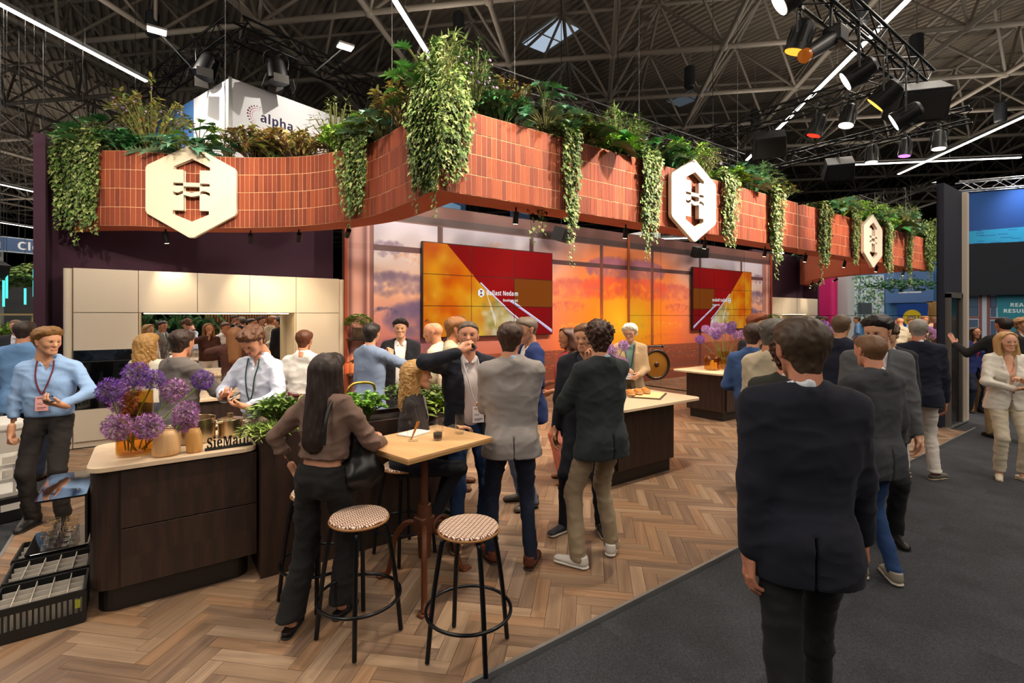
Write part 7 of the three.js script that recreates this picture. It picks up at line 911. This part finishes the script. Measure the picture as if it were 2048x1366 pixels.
person({ label: 'man in a dark grey blazer and black shirt standing before the video wall', at: [4.05, 7.0], face: 238, h: 1.84, res: 1, skin: 0xc08a6a, hair: ['crop', 0x2a2826], top: { type: 'jacket', color: 0x3c3a3a, shirt: 0x141416, open: true }, legs: { color: 0x18181c }, head: [-14, 2, 0] });
// ---- kitchen ----
person({ label: 'man in a taupe grey suit with his back turned at the drawer island', at: [0.22, 5.4], face: 62, h: 1.72, res: 0, skin: 0xc98a68, hair: ['short', 0x2c190f], build: 1.05, top: { type: 'jacket', color: 0x6a6360, shirt: 0xdce4dc }, legs: { color: 0x5c5654 }, head: [26, 4, 0], lanyard: [0x1c4a34, B.grey, 1.05], R: { hand: [-0.16, 1.18, 0.38], elbow: [-1, -0.7, -0.1], dir: [0.4, 0.5, 0.6], pose: 'grip', palm: [0.8, 0, 0.2] } });
{
  let A; const p = person({ label: 'man in a white shirt with a green lanyard looking down at his phone', at: [0.82, 5.0], face: 232, h: 1.76, res: 0, skin: 0xcf9272, hair: ['wavy', 0x5a3418], build: 1.08, top: { type: 'shirt', color: 0xc8d0e4, fold: 1.6 }, legs: { color: 0xb09c88 }, belt: true, shoes: ['shoe', 0x2a1a12], head: [6, 34, 0], lean: 3, lanyard: [0x123a30, B.grey, 1.06], R: { hand: [-0.12, 1.16, 0.3], elbow: [-1, -0.7, -0.2], dir: [0.75, 0.25, 0.5], palm: [0.2, 0.9, -0.2], pose: 'phone' }, L: { hand: [0.12, 1.1, 0.3], elbow: [1, -0.6, -0.3], dir: [-0.75, 0.2, 0.5], palm: [-0.2, 0.9, -0.2], pose: 'phone' }, extra: (g, k) => { A = k; } });
  const q = heldAt(p, A.arm.R).lerp(heldAt(p, A.arm.L), 0.5), ph = tag(obj('smartphone', rbox(0.08, 0.01, 0.15, 0.004), M.blackGloss), 'dark smartphone held by the man in the white shirt', 'phone'); ph.position.copy(q); ph.rotation.set(0.35, p.rotation.y, 0, 'YXZ');
}
person({ label: 'waiter in a white shirt and maroon apron with his back turned at the tall larder', at: [1.42, 5.98], face: 30, h: 1.68, res: 1, skin: 0xc98a68, hair: ['short', 0x5a3018], top: { type: 'shirt', color: 0xd8d4d0, fold: 1.8, loose: 0.012 }, legs: { color: 0xcfcac4 }, head: [-6, 6, 0], L: { hand: [0.2, 1.05, 0.2] }, R: { hand: [-0.2, 1.05, 0.2] }, extra: (g, { T, s }) => { obj('apron_band', tube([T([0.165, 1.05, 0.02]), T([0.1, 1.045, 0.14]), T([-0.1, 1.045, 0.14]), T([-0.165, 1.05, 0.02]), T([-0.1, 1.03, -0.145]), T([0.1, 1.03, -0.145])], 0.018, 32, 6, true), std(0x5a1020, 0.8), g); obj('apron_tail', [tube([T([0.02, 1.03, -0.15]), T([0.05, 0.95, -0.17]), T([0.04, 0.82, -0.17])], 0.02, 12, 6), tube([T([-0.02, 1.03, -0.15]), T([-0.03, 0.94, -0.17]), T([-0.05, 0.84, -0.17])], 0.018, 12, 6)], std(0x5a1020, 0.8), g); } });
person({ label: 'woman with curly reddish blonde hair seen from behind in the kitchen', at: [-0.02, 6.55], face: 40, h: 1.66, fem: true, res: 1, skin: 0xd0a080, hair: ['curly', 0xa07840], top: { type: 'shirt', color: 0xcfc8b8 }, legs: { color: 0x3a3a48 } });
person({ label: 'woman in a brown blouse and white trousers facing the mirrored niche', at: [0.95, 7.75], face: 10, h: 1.7, fem: true, res: 1, skin: 0xcf9674, hair: ['long', 0x8a5a30], top: { type: 'shirt', color: 0x4a2418, loose: 0.014 }, legs: { color: 0xd0c8c0 }, L: { hand: [0.1, 1.5, 0.24], elbow: [1, -0.3, 0.1], dir: [-0.3, 0.9, 0], pose: 'grip' } });
// ---- right foreground ----
person({ label: 'man in a navy suit and white collar walking away across the carpet', at: [2.2, 0.97], face: 48, h: 1.87, res: 0, skin: 0xb87a60, y: -0.03, hair: ['short', 0x3a2a1a], build: 0.94, top: { type: 'jacket', color: 0x0a0e1e, shirt: 0xc8ced8, hem: 0.78 }, legs: { color: 0x08090e }, shoes: ['shoe', 0x0a0a0a], head: [6, 2, 0], R: { hand: [-0.27, 0.82, 0.12], elbow: [-0.3, 0, -1], pose: 'relaxed', dir: [-0.3, -0.8, 0.4] }, L: { hand: [0.21, 0.86, -0.06], elbow: [0.3, 0, -1] }, feet: { L: [0.1, -0.3, 8, 0.02, 14], R: [-0.13, 0.22, -8] } });
person({ label: 'man in a charcoal tweed blazer, blue jeans and beige sneakers seen from behind', at: [4.18, 1.37], face: 22, h: 1.75, res: 0, skin: 0xc88a6e, hair: ['thin', 0x6a4a30], y: -0.03, build: 1.06, top: { type: 'jacket', color: 0x34363c, shirt: 0xd8d8dc, hem: 0.76 }, legs: { color: 0x1c3a66, slim: true }, shoes: ['sneaker', 0x8a8274, 0xb8b0a0], head: [-12, 2, 0], L: { hand: [0.2, 1.12, 0.3], elbow: [1, -0.7, -0.2], dir: [-0.5, 0.4, 0.6], pose: 'grip' }, R: { hand: [-0.26, 0.88, 0.04] }, feet: { L: [0.08, 0.06, 10], R: [-0.1, -0.08, -30] } });
person({ label: 'dark-haired man in a mid-grey blazer looking down behind the charcoal tweed blazer', at: [4.97, 1.6], face: 240, h: 1.88, res: 0, skin: 0xcf9a7c, hair: ['quiff', 0x1a0f0a], y: -0.03, top: { type: 'jacket', color: 0x54565a, shirt: 0xd4d4d8 }, legs: { color: 0x14151a }, head: [-34, 12, 0], shoes: ['shoe', 0x0c0c0c] });
person({ label: 'grey-haired man in a navy blazer and white jeans with his back turned', at: [7.2, 1.9], face: 60, h: 1.84, res: 0, skin: 0xb87a5e, hair: ['crop', 0x8a847c], y: -0.03, build: 1.06, top: { type: 'jacket', color: 0x0b1126, shirt: 0xd8dce2, hem: 0.82 }, legs: { color: 0xd0cac2, hem: 0.08 }, shoes: ['flat', 0x5a5650, 0xa89880], head: [-22, 0, 0], L: { hand: [0.14, 1.1, 0.26] }, feet: { L: [0.14, 0.02, 40], R: [-0.14, 0, -50] } });
person({ label: 'smiling woman with long blonde hair in a white pant suit', at: [8.0, 1.3], face: 238, h: 1.7, fem: true, res: 0, skin: 0xd8a284, hair: ['long', 0xb8925c], y: -0.03, top: { type: 'jacket', color: 0xd8d2c6, shirt: 0xc89880, collar: false, neck: 0.22, hem: 0.84, cuffs: false, cuff: 0.86, button: 1.08 }, legs: { color: 0xcabfa8, hem: 0.09 }, shoes: ['flat', 0xd8ccb4, 0xb8a888], head: [4, 2, 4], L: { hand: [0.05, 1.2, 0.28], elbow: [1, -0.6, -0.2], dir: [-0.7, 0.6, 0.2], pose: 'grip' }, R: { hand: [-0.05, 1.12, 0.29], elbow: [-1, -0.6, -0.2], dir: [0.8, 0.3, 0.2], pose: 'grip' }, feet: { L: [0.13, 0.03, 26], R: [-0.1, 0.06, -22] } });
person({ label: 'man in a black blazer and khaki trousers with his hand on the mirror wall end', at: [10.4, 1.72], face: 58, h: 1.86, res: 1, skin: 0xc0836a, hair: ['thin', 0x1a1210], y: -0.03, top: { type: 'jacket', color: 0x101014, shirt: 0xd0d4dc, hem: 0.82 }, legs: { color: 0x7a6848 }, shoes: ['shoe', 0x120e0c], head: [10, 0, 0], L: { hand: [0.46, 1.36, 0.3], elbow: [0.8, -1, -0.1], dir: [0.2, 0.9, 0.4], palm: [0.2, 0, 1], pose: 'flat' }, feet: { L: [0.1, 0.1, 10], R: [-0.12, -0.28, -10, 0.1, 40] } });
// ---- group before the mirror ----
person({ label: 'man with greying hair and glasses in a cream blazer before the mirror', at: [4.14, 2.06], face: 96, h: 1.84, res: 0, y: -0.03, skin: 0xb87a52, hair: ['quiff', 0x55504a], glasses: true, top: { type: 'jacket', color: 0xb4a890, shirt: 0xc8c0b4 }, legs: { color: 0x3a4254 }, head: [-8, 6, 0] });
person({ label: 'short man with curly brown hair in a dark olive blazer seen from behind', at: [3.52, 1.66], face: 66, h: 1.72, res: 0, y: -0.03, skin: 0xc98a68, hair: ['wavy', 0x3c2012], top: { type: 'jacket', color: 0x24251e, shirt: 0xd4d4d6 }, legs: { color: 0x1a1c22 }, head: [4, 2, 0] });
person({ label: 'man in a blue knitted sweater with a red lanyard seen from behind before the mirror', at: [4.92, 2.64], face: 80, h: 1.77, res: 1, skin: 0xcb906e, hair: ['short', 0x38241a], glasses: true, top: { type: 'shirt', color: 0x2c4a78, loose: 0.016 }, legs: { color: 0x141a30 }, head: [4, 4, 0], L: { hand: [0.16, 1.1, 0.24] } });
person({ label: 'auburn-haired man in a black pullover facing out from the mirror group', at: [5.95, 3.15], face: 196, h: 1.86, res: 1, skin: 0xd0a080, hair: ['quiff', 0x7a3c1c], top: { type: 'shirt', color: 0x14151c, collar: false, loose: 0.014 }, legs: { color: 0x1c1e26 }, head: [10, 0, 0], L: { hand: [0.16, 1.1, 0.24] } });
person({ label: 'balding man in a sand-coloured shirt in the mirror group', at: [6.15, 2.75], face: 100, h: 1.84, res: 1, skin: 0xcf9a78, hair: ['balding', 0xa88860], glasses: true, top: { type: 'shirt', color: 0xc8b89c }, legs: { color: 0x5a5044 }, head: [6, 2, 0] });
person({ label: 'man in a dark navy blazer and pale khaki trousers turned to the mirror', at: [6.1, 2.3], face: 92, h: 1.86, res: 1, skin: 0xb8825e, hair: ['crop', 0x5a4632], top: { type: 'jacket', color: 0x12172a, shirt: 0xd0d0d4, hem: 0.84 }, legs: { color: 0xa09668 }, head: [8, 2, 0] });
person({ label: 'man with tousled brown hair sipping near the mirror', at: [6.5, 1.98], face: 262, h: 1.76, res: 1, skin: 0xd0a080, hair: ['wavy', 0x4a2c1a], top: { type: 'jacket', color: 0x1c1c20, shirt: 0xd8d8dc }, legs: { color: 0x1a1a1e }, head: [0, 24, 0], R: { hand: [-0.06, 1.42, 0.26], elbow: [-1, -0.5, 0], dir: [0.5, 0.6, -0.1], pose: 'grip' } });
// ---- far left aisle ----
person({ label: 'man in a pale blue blazer with his back turned in the left aisle', at: [-1.14, 7.75], face: 20, h: 1.82, res: 1, skin: 0xc08466, hair: ['crop', 0x2a1c14], y: -0.03, top: { type: 'jacket', color: 0x5f86b4, shirt: 0xb8d0e8 }, legs: { color: 0x1a2438 }, L: { hand: [0.22, 1.05, 0.1], elbow: [1, 0, -0.3] }, R: { hand: [-0.2, 1.0, 0.08], elbow: [-1, 0, -0.3] } });
person({ label: 'man in a royal blue jacket with his back turned in the left aisle', at: [-2.15, 9.3], face: 40, h: 1.8, res: 2, skin: 0xc08466, hair: ['short', 0x4a3424], y: -0.03, top: { type: 'jacket', color: 0x2a58a8, shirt: 0xd0d8e0 }, legs: { color: 0x5a6068 } });
person({ label: 'person in dark brown at the outer end of the left aisle', at: [-1.32, 5.75], face: 70, h: 1.78, res: 1, skin: 0xc08466, hair: ['short', 0x2a1c14], y: -0.03, top: { type: 'jacket', color: 0x1c1212, shirt: 0x3a2a2a }, legs: { color: 0x1c1414 }, shoes: ['shoe', 0x6a3418] });
person({ label: 'smiling fair-haired person in black far down the left aisle', at: [-2.35, 11.9], face: 215, h: 1.76, res: 2, skin: 0xd8a88a, hair: ['short', 0xa07848], y: -0.03, top: { type: 'jacket', color: 0x16181e, shirt: 0xe0e0e4 }, legs: { color: 0x16181e } });
person({ label: 'grey-suited person far down the left aisle', at: [-1.95, 12.6], face: 190, h: 1.8, res: 2, skin: 0xcf9a7c, hair: ['crop', 0x6a5240], y: -0.03, top: { type: 'jacket', color: 0x2a2c34, shirt: 0xd4d4dc }, legs: { color: 0x1a1c22 } });
// ---- far right ----
person({ label: 'person with bushy ginger hair beyond the mirror wall', at: [13.2, 1.95], face: 210, h: 1.82, res: 1, skin: 0xcf9a7c, hair: ['fluffy', 0x9a6a40], y: -0.03, top: { type: 'jacket', color: 0x2a2a30, shirt: 0xd0d0d4 }, legs: { color: 0x1c1c22 } });
person({ label: 'woman with long dark hair and a red top beyond the mirror wall', at: [12.9, 2.55], face: 225, h: 1.66, fem: true, res: 1, skin: 0xc98d6c, hair: ['long', 0x2a1810], y: -0.03, top: { type: 'jacket', color: 0x24306a, shirt: 0xa02830, collar: false }, legs: { color: 0x20283c } });
person({ label: 'person in a dark blue suit with black hair before the teal poster', at: [12.6, 0.95], face: 150, h: 1.78, res: 1, skin: 0xb87a5a, hair: ['short', 0x120c0a], y: -0.03, top: { type: 'jacket', color: 0x141c3c, shirt: 0xd8dce4 }, legs: { color: 0x12141c }, head: [20, 10, 0] });
person({ label: 'person in a grey pullover in the distance before the teal poster', at: [14.2, 1.35], face: 250, h: 1.76, res: 2, skin: 0xa86a4c, hair: ['short', 0x141010], y: -0.03, top: { type: 'shirt', color: 0x7a808a }, legs: { color: 0x2a2c34 } });
// ---- seen in the niche mirror ----
person({ label: 'woman with long dark hair sitting on the bench by the slatted wall', at: [3.0, -3.3], face: 20, h: 1.68, fem: true, res: 2, skin: 0xc98d6c, hair: ['longest', 0x1c120c], sit: { hip: [0, 0.92, 0] }, top: { type: 'shirt', color: 0x14141a }, legs: { color: 0x16161c }, feet: { L: [0.1, 0.45, 0, 0.35], R: [-0.1, 0.4, 0, 0.35] } });
person({ label: 'man in a dark cap-like haircut sitting on the bench by the slatted wall', at: [3.6, -3.35], face: 330, h: 1.76, res: 2, skin: 0xc98d6c, hair: ['short', 0x101014], sit: { hip: [0, 0.92, 0] }, top: { type: 'shirt', color: 0x8a7a64 }, legs: { color: 0x8a7a5c }, feet: { L: [0.1, 0.45, 0, 0.35], R: [-0.1, 0.4, 0, 0.35] } });
person({ label: 'man in a black tee shirt standing by the slatted wall', at: [4.7, -3.2], face: 320, h: 1.84, res: 2, skin: 0xc98d6c, hair: ['short', 0x2a1c14], y: 0, top: { type: 'shirt', color: 0x121216, sleeves: 0.5 }, legs: { color: 0x1a1a20 } });
renderer.render(scene, camera);
